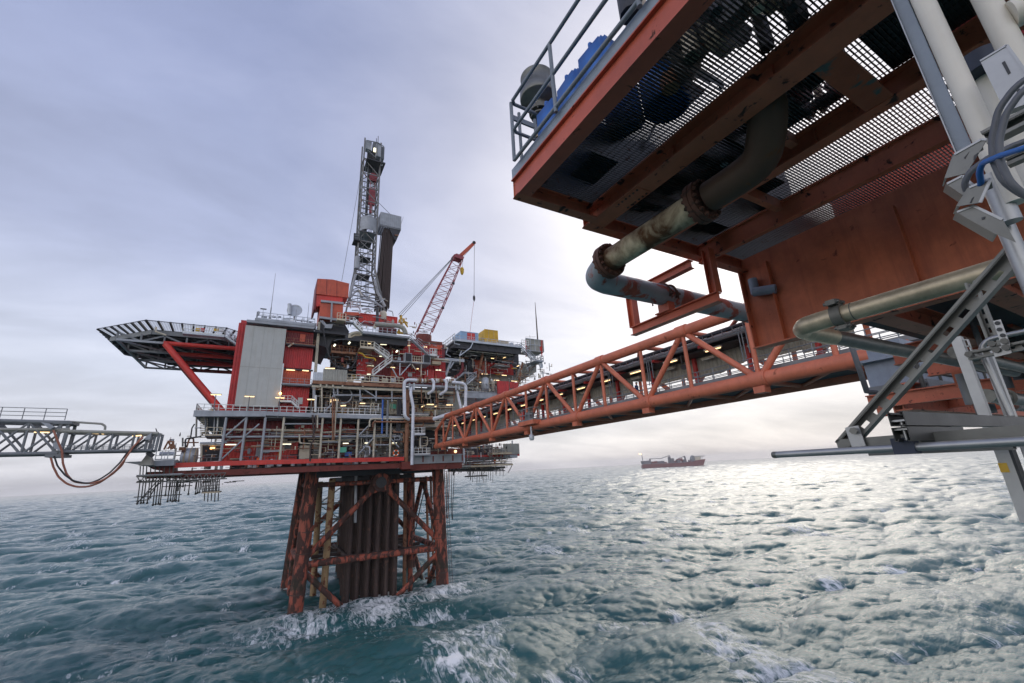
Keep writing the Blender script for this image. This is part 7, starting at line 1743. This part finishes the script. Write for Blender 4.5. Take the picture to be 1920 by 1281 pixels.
# machinery on the grating: pipes with valves
def deck_pipes():
    z = ZD + .42
    root = thing('valve_manifold', 'dark grey flanged pipes and valves lying on the grating of the overhead deck', 'manifold', (4.0, 1.5, ZD + .36))
    zz = z + .35
    MB().path([(4.2, -2.5, zz), (4.1, 1.0, zz), (4.0, 2.2, zz), (4.0, 2.5, zz - .25)], .17, 16, rad=.3).build('pipe', 'under_grey', root)
    MB().path([(3.85, -2.5, zz + .35), (3.8, .8, zz + .35), (3.8, 1.4, zz - .05)], .11, 14, rad=.25).build('pipe', 'dark_steel', root)
    for y in (-.6, .35, 1.35, 1.9):
        m = MB().tube((4.1, y - .035, zz), (4.1, y + .035, zz), .28, 20).tube((4.1, y + .06, zz), (4.1, y + .12, zz), .28, 20); m.build('flange', 'rust_flange' if y < 1 else 'cream', root)
    m = MB().tube((4.1, .9, zz), (4.1, .9, zz + .6), .07, 10).torus((4.1, .9, zz + .6), (0, 0, 1), .22, .02, 24, 8); m.build('handwheel', 'cast_clamp', root)
    MB().lathe((4.15, .1, zz - .3), (0, 0, 1), [(0, .2), (.1, .24), (.5, .24), (.62, .1)], 18).build('valve_body', 'dark_steel', root)
    MB().tube((3.75, 2.1, ZD + .37), (3.75, 2.1, ZD + 1.1), .09, 12).lathe((3.75, 2.1, ZD + 1.0), (0, -1, 0), [(-.15, .12), (.15, .12)], 14).build('gauge', 'cream', root)
    m = MB().path([(4.1, 2.0, zz), (4.3, 2.4, zz + .1), (4.2, 2.9, zz - .2), (4.35, 3.4, ZD + .39)], .02, 8, rad=.2); m.build('cable', 'cable_black', root)
    clutter(root, [((3.3, -2.5, ZD + .4), (4.4, 2.6, ZD + 1.3)), ((4.9, 1.6, ZD + .4), (6.0, 4.6, ZD + .9))], 110, 61, 'small_fittings', (('dark_steel', 4), ('under_grey', 3), ('rust_pipe', 2), ('cream', 2), ('pipe_brown', 2), ('steel_grey', 2)))
    for x0, y0, s in ((5.1, 3.6, .5), (5.6, 2.9, .6), (5.2, 4.3, .35), (7.1, 4.2, .4), (6.5, 2.9, .6), (7.4, 3.2, .5), (5.3, 1.9, .6), (6.6, 4.2, .5), (5.0, 1.3, .5)):
        MB().box((x0, y0, ZD + .365), (x0 + s, y0 + s * .8, ZD + .365 + s)).box((x0 + .05, y0 + .04, ZD + .37 + s), (x0 + s - .05, y0 + s * .8 - .04, ZD + .40 + s)).build('equipment_box', 'dark_steel' if s < .6 else 'under_grey', root)
deck_pipes()
for x0, x1, y0, y1, h, mt, nm, lab in ((7.3, 10.6, -3.5, .9, 1.7, 'red_wall', 'equipment_cabin', 'red cabin on the overhead deck glimpsed through the far strip of grating'), (4.95, 6.1, -2.4, 1.1, 1.0, 'dark_steel', 'equipment_skid', 'dark equipment skid on the overhead deck between the two widest beams'), (10.0, 10.7, 1.3, 3.4, .8, 'orange_red', 'equipment_cabin', 'orange red cabinet on the overhead deck behind the plate girder')):
    m = MB().box((x0, y0, ZD + .37), (x1, y1, ZD + .37 + h)).box((x0 - .04, y0 - .04, ZD + .37 + h), (x1 + .04, y1 + .04, ZD + .42 + h))
    solo(m, nm, mt, lab, 'cabinet', ((x0 + x1) / 2, (y0 + y1) / 2, ZD + .37))

# overboard pipe
def overboard():
    X, z = 5.28, 22 + 3.68; root = thing('overboard_pipe', 'rust streaked cream pipe with bolted flanges running out under the overhead deck', 'pipe', (X, 4.2, z))
    MB().path([(X, 5.32, z), (X, 3.30, z)], .215, 28).build('straight', 'old_rust_pipe', root)
    MB().path([(X, 3.16, z), (X, 2.75, z), (X - .02, 2.35, z + .02), (X - .28, 2.05, z + .34), (X - .35, 1.98, z + .9)], .225, 24, rad=.5, seg=8).build('bend', 'mossy_pipe', root)
    for ya in (3.30, 5.34):
        f = MB().tube((X, ya - .075, z), (X, ya - .005, z), .33, 32).build('flange', 'rust_flange', root)
        MB().tube((X, ya - .0049, z), (X, ya + .0049, z), .31, 32).build('gasket', 'near_red', f)
        MB().tube((X, ya + .005, z), (X, ya + .075, z), .33, 32).build('flange', 'rust_flange', root)
        m = MB()
        for k in range(16):
            t = k * math.pi / 8 + .1; c = V((X + .285 * math.cos(t), 0, z + .285 * math.sin(t)))
            m.tube((c.x, ya - .13, c.z), (c.x, ya + .13, c.z), .017, 6).tube((c.x, ya - .115, c.z), (c.x, ya - .076, c.z), .032, 6).tube((c.x, ya + .076, c.z), (c.x, ya + .115, c.z), .032, 6)
        m.build('bolts', 'rust_flange', f)
    MB().path([(X, 5.41, z), (X, 5.5, z - .02), (X, 5.78, z - .16), (X + .3, 5.80, z - .2), (X + .6, 5.80, z - .2), (11.5, 5.80, z - .2)], .225, 28, rad=.42, seg=10).build('outlet', 'patchy_pipe', root)
overboard()
def frame():
    X = 7.25; root = thing('hanger_frame', 'orange red welded steel frame hung outside the deck, carrying the patchy pipe in a clamp', 'frame', (X, 5.8, 22 + 3))
    ya, yb = 4.62, 6.85; zb = 22 + 2.97; zt = 22 + 3.98
    MB().ibeam((X, ya - .06, zb), (X, yb, zb), .20, .18, .018).build('bottom_beam', 'bridge_near', root)
    MB().ibeam((X, 5.02, zt - .1), (X, yb, zt - .1), .18, .16, .016).build('top_beam', 'bridge_near', root)
    MB().ibeam((X, yb - .09, zb + .1), (X, yb - .09, zt - .19), .18, .18, .016, up=(0, 1, 0)).build('post', 'bridge_near', root)
    MB().ibeam((X, ya, zb + .1), (X, ya, zt + .02), .16, .18, .016, up=(0, 1, 0)).build('post', 'bridge_near', root)
    y, z = 5.80, 22 + 3.48
    s = MB().box((X - .16, y - .2, zb + .10), (X + .16, y + .2, zb + .125)).box((X - .1, y - .14, zb + .125), (X + .1, y + .14, z - .19)); s.build('saddle', 'bridge_near', root)
    m = MB()
    for x in (X - .1, X + .1):
        n = 20; pts = [(x, y + .245 * math.cos(t), z + .245 * math.sin(t)) for t in np.linspace(-.5, math.pi + .5, n)]
        m.path(pts, .022, 8)
        for sg in (-1, 1): m.box((x - .035, y + sg * .24, z - .08), (x + .035, y + sg * .31, z - .03)).tube((x, y + sg * .27, z - .16), (x, y + sg * .27, z + .03), .016, 6)
    m.build('clamp', 'rust_flange', root)
paint('bridge_near', (0.56, 0.13, 0.065), 0.5, rust=0.12, rs=2.0, rustcol=(0.10, 0.035, 0.02), scale=2.2, bump=0.04)
frame()

# galvanised drain pipe with grooved coupling
def galv_pipe():
    X, z = 5.9, 22 + 1.60; root = thing('galvanised_pipe', 'dull galvanised pipe making a tight return bend below the red plate girder', 'pipe', (X, 2, z))
    YE = 2.62
    MB().path([(X - .02, -1.5, z), (X, YE - .38, z)], .105, 24).build('straight', 'galv', root)
    MB().path([(X, YE - .36, z), (X, YE - .14, z), (X + .02, YE + .03, z), (X + .17, YE + .15, z - .01), (X + .42, YE + .15, z - .02), (X + .9, YE + .12, z - .03)], .112, 24, rad=.14, seg=6).build('bend', 'galv', root)
    MB().path([(X + .88, YE + .12, z - .03), (14, YE - .1, z - .1)], .105, 24).build('straight', 'galv_dark', root)
    for y in (YE - .38, YE - .52): MB().tube((X, y - .006, z), (X, y + .006, z), .1085, 24).build('groove', 'cast_clamp', root)
    return X, YE, z
gx, gy, gz_ = galv_pipe()
def coupling():
    c = V((gx, gy - .37, gz_)); root = thing('pipe_coupling', 'dark bolted two part coupling clamped round the galvanised pipe', 'coupling', c)
    MB().tube(c - V((0, .055, 0)), c + V((0, .055, 0)), .138, 28).build('housing', 'cast_clamp', root)
    for sx, sz in ((-.5, 1), (.5, -1)):
        e = c + V((sx * .12, 0, sz * .145))
        MB().box(e - V((.10, .05, .03)), e + V((.10, .05, .03))).build('ear', 'cast_clamp', root)
        m = MB()
        for dx in (-.06, .06): m.tube(e + V((dx, -.085, 0)), e + V((dx, .085, 0)), .022, 6).tube(e + V((dx, -.06, 0)), e + V((dx, -.05, 0)), .036, 12)
        m.build('bolt', 'galv_dark', root)
coupling()

# blue grey bearing block of the bridge end and the red lower framing beyond it
def bearing():
    Y = 9.0
    a, b = P0(1605, 655, Y=Y), P0(1625, 726, Y=Y); x0 = a.x; zb, zt = b.z, P0(1660, 690, Y=Y).z
    root = thing('bridge_bearing', 'blue grey steel bearing block where the orange bridge meets the near platform', 'bearing', (x0 + 2, Y, zb))
    x1 = P0(1770, 690, Y=Y).x
    MB().box((x0 + .3, Y - 2, zb), (x1, Y, zt)).build('block', 'grey_block', root)
    MB().box((x0 - .1, Y - 2.3, zt), (x1, Y + .15, zt + .12)).build('top_plate', 'grey_block', root)
    MB().box((x0 + .2, Y - 1.6, zt + .12), (x0 + 2.6, Y - .3, P0(1610, 652, Y=Y).z)).build('upright', 'grey_block', root)
    MB().box((x0 + .2, Y - 2.1, zb - .5), (x1, Y + .1, zb - .002)).build('base_plate', 'truss_grey', root)
    MB().ibeam((x0 + 1, Y - .4, zb - 1.0), (x1 + 8, Y - .4, zb - 1.0), .9, .5, .06).build('bearing_beam', 'near_red', root)
    for k in (0, 1): MB().tube((x0 + 1.6 + k * 5.5, Y + .25, zb - 1.3), (x0 + 1.6 + k * 5.5, Y + .25, zb - .1), .22, 10).build('jacking_tube', 'near_red', root)
    m = MB().path([(x0 - .9, Y - .2, zt + .8), (x0 + .1, Y - .2, zt + .8)], .1, 8).path([(x0 - .9, Y - .2, zt + .8), (x0 - .7, Y - .2, zt - 1.4), (x0 + .2, Y - .2, zt - 1.4)], .12, 8); m.build('guard', 'under_grey', root)
    MB().path([P0(1647, 672, Y=Y - .4), P0(1652, 668, Y=Y - .4), P0(1656, 680, Y=Y - .4)], .12, 8).build('hook', 'yellow', root)
bearing()
def lower_frame():
    root = thing('lower_framing', 'rust red beams of the near platform lower deck crossing under the bearing', 'framing', P0(1760, 730, Y=6))
    for (x0, y0), (x1, y1), Y, h in (((1700, 735), (1850, 720), 7.4, .8), ((1690, 752), (1850, 765), 6.6, .7), ((1700, 700), (1880, 690), 9.5, 2.2)):
        a, b = P0(x0, y0, Y=Y), P0(x1, y1, Y=Y); b.z = a.z
        MB().ibeam(a, V((b.x + 8, Y, a.z)), h, .5, .05).build('beam', 'near_red' if h < 2 else 'near_web', root)
    a = P0(1690, 752, Y=6.6); 
    for dx in (0, 4.5, 9): MB().ibeam((a.x + dx, 3.0, a.z + .1), (a.x + dx, 7.6, a.z + .1), .5, .3, .04).build('cross_beam', 'near_red', root)
    m = MB(); p, q = P0(1720, 690, Y=7), P0(1860, 705, Y=7); m.rail([V((p.x, 7, p.z - 1.2)), V((q.x + 3, 7, p.z - 1.2))], 2.2, 2.2, .09, False, 4); m.build('guard_rail', 'scaffold_dark', root)
lower_frame()
# ------------------------------------------------------------------ cable supports and pipes within arm's reach on the right
def slotted(mb, p, q, w, h, face, t=.0028, slot=.03, gap=.022, sw=.014):
    """strut channel from p to q: slotted web on the far side from the open face"""
    d, r, u, L = mb.frame(p, q, face)
    p = V(p)
    def P(a, b, c): return p + d * a + r * b + u * c
    def bx(a0, a1, b0, b1, c0, c1):
        vs = [P(a, b, c) for c in (c0, c1) for a, b in ((a0, b0), (a1, b0), (a1, b1), (a0, b1))]
        mb.add(vs, [(3, 2, 1, 0), (4, 5, 6, 7), (0, 1, 5, 4), (1, 2, 6, 5), (2, 3, 7, 6), (3, 0, 4, 7)])
    for s in (-1, 1):
        bx(0, L, s * w / 2, s * (w / 2 - t), -h / 2, h / 2)                      # sides
        bx(0, L, s * (w / 2 - t), s * (w / 2 - .009), h / 2 - t, h / 2)          # lips
        bx(0, L, s * (w / 2 - .009 - t), s * (w / 2 - .009), h / 2 - .008, h / 2 - t)
        bx(0, L, s * (w / 2 - t), s * sw / 2, -h / 2, -h / 2 + t)               # web beside slots
    n = int(L / (slot + gap)); o = (L - n * (slot + gap)) / 2
    for i in range(n + 1):
        a = max(0, o + i * (slot + gap) - gap if i else 0); b = o + i * (slot + gap) if i < n else L
        bx(a, b, -sw / 2, sw / 2, -h / 2, -h / 2 + t)
    return mb
X2 = 2.1
# diagonal slotted strut
p, q = P0(1582, 838, X=X2), P0(1908, 470, X=X2)
root = thing('diagonal_strut', 'galvanised slotted strut channel leaning up from the bracket arm to the right', 'strut', p)
slotted(MB(), p, q, .058, .041, (-1, 0, 0), slot=.034, gap=.04, sw=.017).build('channel', 'galv_dark', root)
c = P0(1606, 815, X=X2 - .035)
pl = MB().bar(P0(1597, 800, X=X2 - .035), P0(1611, 838, X=X2 - .035), .006, .048, up=(0, 1, 0)).build('fixing_plate', 'galv_clean', root)
MB().tube(P0(1600, 808, X=X2 - .042), P0(1600, 808, X=X2 - .062), .014, 6).build('bolt', 'galv_dark', pl)
# horizontal slotted arm under it
p, q = P0(1574, 834, X=X2), P0(1935, 812, X=X2)
root = thing('bracket_arm', 'level galvanised channel arm with a slotted underside below the diagonal strut', 'bracket arm', q)
slotted(MB(), V((X2, p.y, p.z)), V((X2, q.y - .3, p.z + .006)), .041, .041, (0, 0, 1)).build('channel', 'galv_dark', root)
p = P0(1630, 850, X=X2 - .02); q = P0(1900, 838, X=X2 - .02)
m = slotted(MB(), V((X2 - .01, p.y, p.z)), V((X2 - .01, q.y, p.z)), .041, .02, (0, 0, 1), slot=.03, gap=.014, sw=.02); m.build('cover_strip', 'galv_dark', root)
# conduit
p, q = P0(1452, 853, X=X2 - .16), P0(1960, 829, X=X2 - .16)
root = thing('steel_conduit', 'straight grey steel conduit with a plugged end pointing out over the sea', 'conduit', q)
z_ = p.z
MB().path([V((X2 - .16, p.y, z_)), V((X2 - .16, q.y - .3, z_ + .002))], .0135, 20).build('tube', 'galv_clean', root)
MB().lathe(V((X2 - .16, p.y + .008, z_)), (0, -1, 0), [(0, .0115), (.004, .0142), (.02, .0142)], 20).build('end_plug', 'galv_dark', root)
p = P0(1698, 838, X=X2 - .16)
root = thing('conduit_saddle', 'dark blue plastic saddle clamping the conduit below the stacked channels', 'saddle', p)
MB().box((p.x - .022, p.y - .03, z_ - .02), (p.x + .03, p.y + .03, z_ + .034)).build('block', 'navy', root)
MB().box((p.x - .012, p.y - .012, z_ + .034), (p.x + .012, p.y + .012, z_ + .045)).build('nut', 'galv_clean', root)
# stacked channels running along X, their open ends facing left
def stacked():
    a = P0(1664, 774, Y=.66); sc_ = .0385
    root = thing('stacked_channels', 'two dark grey strut channels bolted one on the other, open ends to the left', 'channel', a)
    for k, (y0, y1, x1) in enumerate(((774, 800, 2.2), (802, 829, None))):
        e0, e1 = P0(1664 + k * 8, y0, Y=.66), P0(1670 + k * 8, y1, Y=.66)
        h = e0.z - e1.z - .001; zc_ = (e0.z + e1.z) / 2; xe = 3.4 if k == 0 else P0(1822, 815, Y=.60).x
        slotted(MB(), (e0.x, .64, zc_), (xe, .64, zc_ + (.002 if k == 0 else 0)), .045, h, (0, 0, 1 if k == 0 else -1), sw=.006, slot=.01, gap=.05).build('channel', 'painted_dark', root)
    MB().tube((a.x + .03, .64, P0(1690, 826, Y=.64).z), (a.x + .03, .64, P0(1690, 788, Y=.64).z), .006, 8).build('bolt', 'galv_clean', root)
    for y in (805, 789): c = P0(1690, y, Y=.64); MB().box((a.x + .012, .62, c.z - .003), (a.x + .05, .66, c.z + .003)).build('washer', 'galv_clean', root)
stacked()
# upright channel ladder of the cable support
def uprights():
    root = thing('cable_ladder', 'upright strut channels with a cross rail and bent rod, right of the diagonal strut', 'cable ladder', P0(1830, 700, X=3.15))
    def up(x, y, X, z0, z1_, w, mt, slots):
        c = P0(x, y, X=X)
        if slots: slotted(MB(), (X, c.y, z1_), (X, c.y, z0), w, .041, (-1, 0, 0)).build('upright', mt, root)
        else: MB().box((X - .02, c.y - w / 2, z0), (X - .017, c.y + w / 2, z1_)).box((X - .017, c.y - w / 2, z0), (X + .02, c.y - w / 2 + .003, z1_)).box((X - .017, c.y + w / 2 - .003, z0), (X + .02, c.y + w / 2, z1_)).build('upright', mt, root)
    up(1818, 700, 3.0, P0(1862, 800, X=3.0).z - .1, P0(1798, 632, X=3.0).z, .039, 'galv_clean', False)
    up(1872, 720, 3.2, P0(1900, 800, X=3.2).z - .1, P0(1856, 650, X=3.2).z, .037, 'galv_clean', False)
    up(1848, 600, 3.3, P0(1858, 650, X=3.3).z, P0(1836, 560, X=3.3).z + .1, .045, 'galv_dark', True)
    a, b = P0(1815, 668, X=2.95), P0(1930, 645, X=2.95)
    slotted(MB(), a, V((2.95, b.y - .1, b.z)), .041, .03, (-1, 0, 0)).build('cross_rail', 'galv_dark', root)
    def poly(pts): return [P0(*p, X=2.925) for p in pts]
    e = MB().prism(poly(((1861, 653), (1893, 646), (1897, 662), (1865, 670))), (.004, 0, 0)).prism(poly(((1862, 602), (1876, 599), (1894, 645.5), (1878, 649))), (.004, 0, 0))
    pl = e.build('fixing_plate', 'galv_clean', root)
    for x, y in ((1884, 640), (1887, 652), (1869, 656), (1817, 665), (1861, 645)):
        c = P0(x, y, X=2.92); MB().tube(c, c + V((-.014, 0, 0)), .0145, 6).build('bolt', 'cast_clamp', root)
    for x, y in ((1870, 606), (1874, 618), (1880, 629)):
        c = P0(x, y, X=2.922); MB().tube(c, c - V((.0015, 0, 0)), .0095, 10).build('slot_hole', 'cable_black', root)
    pts = [P0(1895, 780, X=3.05), P0(1845, 670, X=3.05), P0(1841, 650, X=3.05), P0(1852, 637, X=3.05), P0(1880, 630, X=3.05), P0(1945, 617, X=3.05)]
    MB().path(pts, .0125, 12, rad=.045).build('bent_rod', 'galv_clean', root)
    m = MB()
    for x0, x1, y0, y1 in ((1808, 1820, 638, 652), (1812, 1824, 650, 664)):
        a = P0(x0, y0, X=3.0); b = P0(x1, y1, X=3.0); m.bar(a, V((a.x, b.y, a.z)), .02, .004).bar(V((a.x, b.y, a.z)), V((a.x, b.y, b.z)), .02, .004)
    m.build('spring_clip', 'galv_clean', root)
uprights()
# big dull pipes and fittings behind the ladder
for pts, r, mt, lab, X in ((((1790, 660), (1960, 690)), .09, 'galv_dark', 'dull grey pipe passing high behind the cable ladder', None), (((1850, 742), (1980, 722)), .11, 'galv_dark', 'dull grey pipe low behind the cable ladder', None)):
    a, b = P0(*pts[0], Y=2.2), P0(*pts[1], Y=2.2); b = V((b.x + 1, 2.2, a.z))
    solo(MB().tube(a, b, r, 24).tube(a + V((.9, 0, 0)), a + V((.96, 0, 0)), r * 1.4, 24), 'service_pipe', mt, lab, 'pipe', a)
rr = random.Random(77)
root = thing('valve_cluster', 'dark tangle of valves, brackets and small pipes behind the cable ladder', 'valves', P0(1860, 690, Y=2.6))
for i in range(26):
    p = P0(rr.uniform(1815, 1935), rr.uniform(590, 775), Y=rr.uniform(2.5, 3.2)); v = rr.choice((V((1, 0, 0)), V((0, 1, 0)), V((0, 0, 1)))) * rr.uniform(.2, .9)
    m = MB()
    if i % 3: m.tube(p, p + v, rr.uniform(.04, .12), 12)
    else: m.box(p, p + V((rr.uniform(.2, .5), .2, rr.uniform(.15, .4))))
    m.build('valve' if i % 3 else 'bracket', rr.choice(('grey_block', 'truss_grey', 'dark_steel', 'under_grey', 'truss_grey', 'near_red')), root)
MB().box(P0(1800, 600, Y=4.0), P0(2200, 760, Y=4.4)).build('back_plate', 'dark_steel', root)

# uprights at the right edge: painted strip, white pipes, cable bracket, cables
def upright_line(x0, y0, X, zlo, zhi):
    c = P0(x0, y0, X=X); return V((X, c.y, zlo)), V((X, c.y, zhi))
H1 = EYE
zc_ = P0(1850, 280, X=2.0).z
a = P0(1728, 94, X=2.05); zl = P0(1800, 290, X=2.05).z
root = thing('cable_tray', 'grey flat cable tray strip running upward beside the white pipe', 'cable tray', (2.05, a.y, zl))
MB().box((2.05, a.y - .018, zl - .02), (2.07, a.y + .018, 25.5)).build('strip', 'kick_plate', root)
MB().box((2.035, a.y + .0181, zl - .02), (2.07, a.y + .0215, 25.5)).build('edge', 'galv_clean', root)
def vpipe(x, y, X, r, z0, mt, lab, z1_=26.0):
    c = P0(x, y, X=X)
    return solo(MB().path([(X, c.y, z0), (X, c.y, z1_)], r, 32), 'white_pipe', mt, lab, 'pipe', (X, c.y, z0), 'upright pipes at the right edge')
vpipe(1773, 94, 1.95, .0295, P0(1850, 285, X=1.95).z - .2, 'white_pipe', 'stout white upright pipe beside the grey cable tray strip')
vpipe(1898, 94, 2.15, .034, P0(1920, 230, X=2.15).z - .6, 'white_pipe', 'white upright pipe at the top right corner with a side branch')
vpipe(1822, 94, 2.5, .036, P0(1880, 300, X=2.5).z - .8, 'white_pipe', 'cream pipe half hidden behind the stout white pipe', P0(1840, 130, X=2.5).z)
c = P0(1895, 30, X=2.15); d = P0(1960, -10, X=2.15)
solo(MB().path([c, V((2.35, c.y - .5, c.z + .05))], .05, 20), 'branch_pipe', 'white_pipe', 'short cream branch leaving the white pipe in the top right corner', 'pipe', c)
c = P0(1838, 118, X=2.45)
solo(MB().tube(c - V((0, 0, .05)), c + V((0, 0, .03)), .065, 24), 'pipe_collar', 'navy', 'dark blue collar between the white pipes', 'collar', c)
# folded galvanised box fittings
def fit(pts, X, mt, nm, lab, th=.02, slots=()):
    P = [P0(*p, X=X) for p in pts]
    r = thing(nm, lab, 'bracket', P[0])
    MB().prism(P, (th, 0, 0)).build('plate', mt, r)
    if th < .01:
        a_, b_ = P[0], P[1]; MB().prism([a_, b_, b_ + V((.07, .012, .0)), a_ + V((.07, .012, .0))], (0, 0, .004)).build('fold', mt, r)
        c_ = P[-1]; MB().prism([a_, c_, c_ + V((.05, .02, 0)), a_ + V((.05, .02, 0))], (0, .003, .003)).build('fold', 'galv_dark', r)
    for s in slots:
        S = [P0(*p, X=X - .002) for p in s]; MB().prism(S, (.0015, 0, 0)).build('slot', 'cable_black', r)
    m = MB()
    for p, q in zip(P[:2], P[1:3]): m.bar(p, q, .006, .006)
    m.build('lip', 'galv_clean', r)
fit(((1838, 115), (1888, 85), (1935, 150), (1935, 190), (1885, 210)), 1.85, 'galv_clean', 'strap_bracket', 'pale slotted galvanised bracket plate clamped across the white pipes', .03, (((1878, 118), (1884, 114), (1895, 136), (1890, 140)), ((1905, 168), (1912, 166), (1916, 176), (1909, 180))))
fit(((1790, 290), (1840, 262), (1850, 262), (1812, 325), (1774, 334)), 1.72, 'galv_dark', 'folded_bracket', 'folded slotted galvanised bracket at the foot of the cable tray, topmost of three', .004, (((1807, 296), (1815, 287), (1817, 284), (1809, 298)), ((1826, 292), (1834, 286), (1828, 300), (1825, 300))))
fit(((1818, 352), (1858, 335), (1838, 380), (1796, 387)), 1.66, 'galv_dark', 'folded_bracket', 'pale folded bracket below the topmost one, with a blue cable through it', .004, (((1822, 372), (1826, 369), (1821, 380), (1818, 381)),))
fit(((1776, 345), (1805, 330), (1830, 352), (1808, 366)), 1.70, 'galv_dark', 'folded_bracket', 'narrow folded bracket tucked between the two larger ones', .004)
fit(((1795, 398), (1825, 386), (1880, 412), (1905, 455), (1870, 440)), 1.68, 'galv_dark', 'folded_bracket', 'long tapering folded bracket, lowest below the cables', .004, (((1840, 408), (1848, 406), (1846, 411), (1841, 412)),))
# support rail under the cables
a, b = P0(1848, 262, X=1.8), P0(1940, 215, X=1.8)
root = thing('support_rail', 'dark strut rail crossing behind the looped cables', 'strut', a)
slotted(MB(), a, b, .045, .041, (-1, 0, 0)).build('channel', 'galv_dark', root)
a, b = P0(1888, 305, X=1.82), P0(1945, 280, X=1.82)
slotted(MB(), a, b, .03, .03, (-1, 0, 0)).build('channel', 'galv_dark', root)
# grey post sheath below the brackets
a = P0(1870, 360, X=1.95)
solo(MB().path([(1.95, a.y, P0(1885, 420, X=1.95).z), (1.95, a.y, P0(1855, 330, X=1.95).z)], .027, 24), 'post_sheath', 'galv_clean', 'smooth grey sheath below the folded brackets', 'sheath', a)
a = P0(1905, 470, X=2.0)
solo(MB().tube((2.0, a.y, P0(1930, 560, X=2.0).z - .4), (2.0, a.y, P0(1885, 420, X=2.0).z), .022, 24), 'support_post', 'galv_clean', 'galvanised post continuing down behind the top of the diagonal strut', 'post', a)
# cables
def cable(pts, r, mt, lab):
    w = [P0(x, y, X=X) for x, y, X in pts]; solo(MB().path(w, r, 14, rad=.09, seg=6), 'power_cable', mt, lab, 'cable', w[0], 'cables looped at the right edge')
cable(((1945, 135, 1.62), (1905, 160, 1.6), (1872, 205, 1.6), (1860, 260, 1.6), (1862, 300, 1.6), (1880, 340, 1.6), (1915, 365, 1.62), (1960, 380, 1.65)), .0078, 'cable_grey', 'outer thick grey cable of the pair looping at the right edge')
cable(((1945, 150, 1.58), (1915, 172, 1.56), (1885, 215, 1.56), (1873, 265, 1.56), (1876, 305, 1.56), (1895, 345, 1.56), (1930, 372, 1.58), (1970, 385, 1.6)), .0078, 'cable_grey', 'inner thick grey cable of the pair looping at the right edge')
cable(((1960, 262, 1.5), (1920, 278, 1.5), (1875, 292, 1.55), (1842, 306, 1.6), (1836, 322, 1.62), (1840, 345, 1.66), (1832, 352, 1.68)), .0072, 'cable_blue', 'bright blue cable bending down into the folded brackets')
cable(((1940, 258, 1.75), (1895, 275, 1.72), (1850, 298, 1.68), (1818, 322, 1.66), (1808, 345, 1.67), (1812, 358, 1.68)), .008, 'cable_grey', 'dull grey cable entering the brackets left of the blue one')
# foot of the near structure, bottom right
root = thing('ladder_leg', 'galvanised ladder foot with a yellow sticker hanging at the lower right edge', 'ladder', P0(1900, 930, X=2.3))
P_ = [P0(*p, X=2.3) for p in ((1868, 855), (1888, 855), (1932, 985), (1915, 985))]
y0 = P0(1880, 858, X=2.3); y1 = P0(1916, 980, X=2.3)
yl = P0(1868, 858, X=2.3).y; st = MB().box((2.3, yl - .036, y1.z), (2.32, yl, y0.z + .05)).build('stile', 'galv_clean', root)
MB().box((2.3005, yl - .044, y1.z), (2.35, yl - .0361, y0.z + .05)).build('stile_flange', 'cable_black', root)
c = P0(1882, 877, X=2.298); MB().box((2.297, c.y - .011, c.z - .016), (2.2995, c.y + .011, c.z + .016)).build('sticker', 'sticker_yellow', root)

for k in range(6):
    z = y0.z - .02 - k * .075; MB().tube((2.36, yl - .055, z), (2.36, yl - .36, z), .007, 10).build('rung', 'white_rail', root)
MB().box((2.352, yl - .07, y1.z - .3), (2.368, yl - .055, y0.z + .05)).build('rung_rail', 'galv_clean', root)
MB().box((2.44, yl - .2, y1.z - .3), (2.6, yl - .08, y0.z + .05)).build('back_post', 'cream', root)

# ------------------------------------------------------------------ haze

def make_haze():
    mb = MB().box((-9500, -9500, -8), (9500, 9500, 122))
    me = bpy.data.meshes.new('haze'); me.from_pydata(mb.v, [], mb.f)
    m = bpy.data.materials.new('haze'); m.use_nodes = True; nt = m.node_tree; nt.nodes.clear()
    o_ = nt.nodes.new('ShaderNodeOutputMaterial'); v = nt.nodes.new('ShaderNodeVolumePrincipled')
    v.inputs['Color'].default_value = (0.93, 0.925, 0.93, 1); v.inputs['Density'].default_value = HAZE
    v.inputs['Anisotropy'].default_value = 0.0
    nt.links.new(v.outputs[0], o_.inputs['Volume']); me.materials.append(m)
    o = bpy.data.objects.new('haze', me); col.objects.link(o); o['kind'] = 'stuff'; o['label'] = 'thin pale sea haze over the water'; o['category'] = 'haze'
HAZE = 0.00010
make_haze()
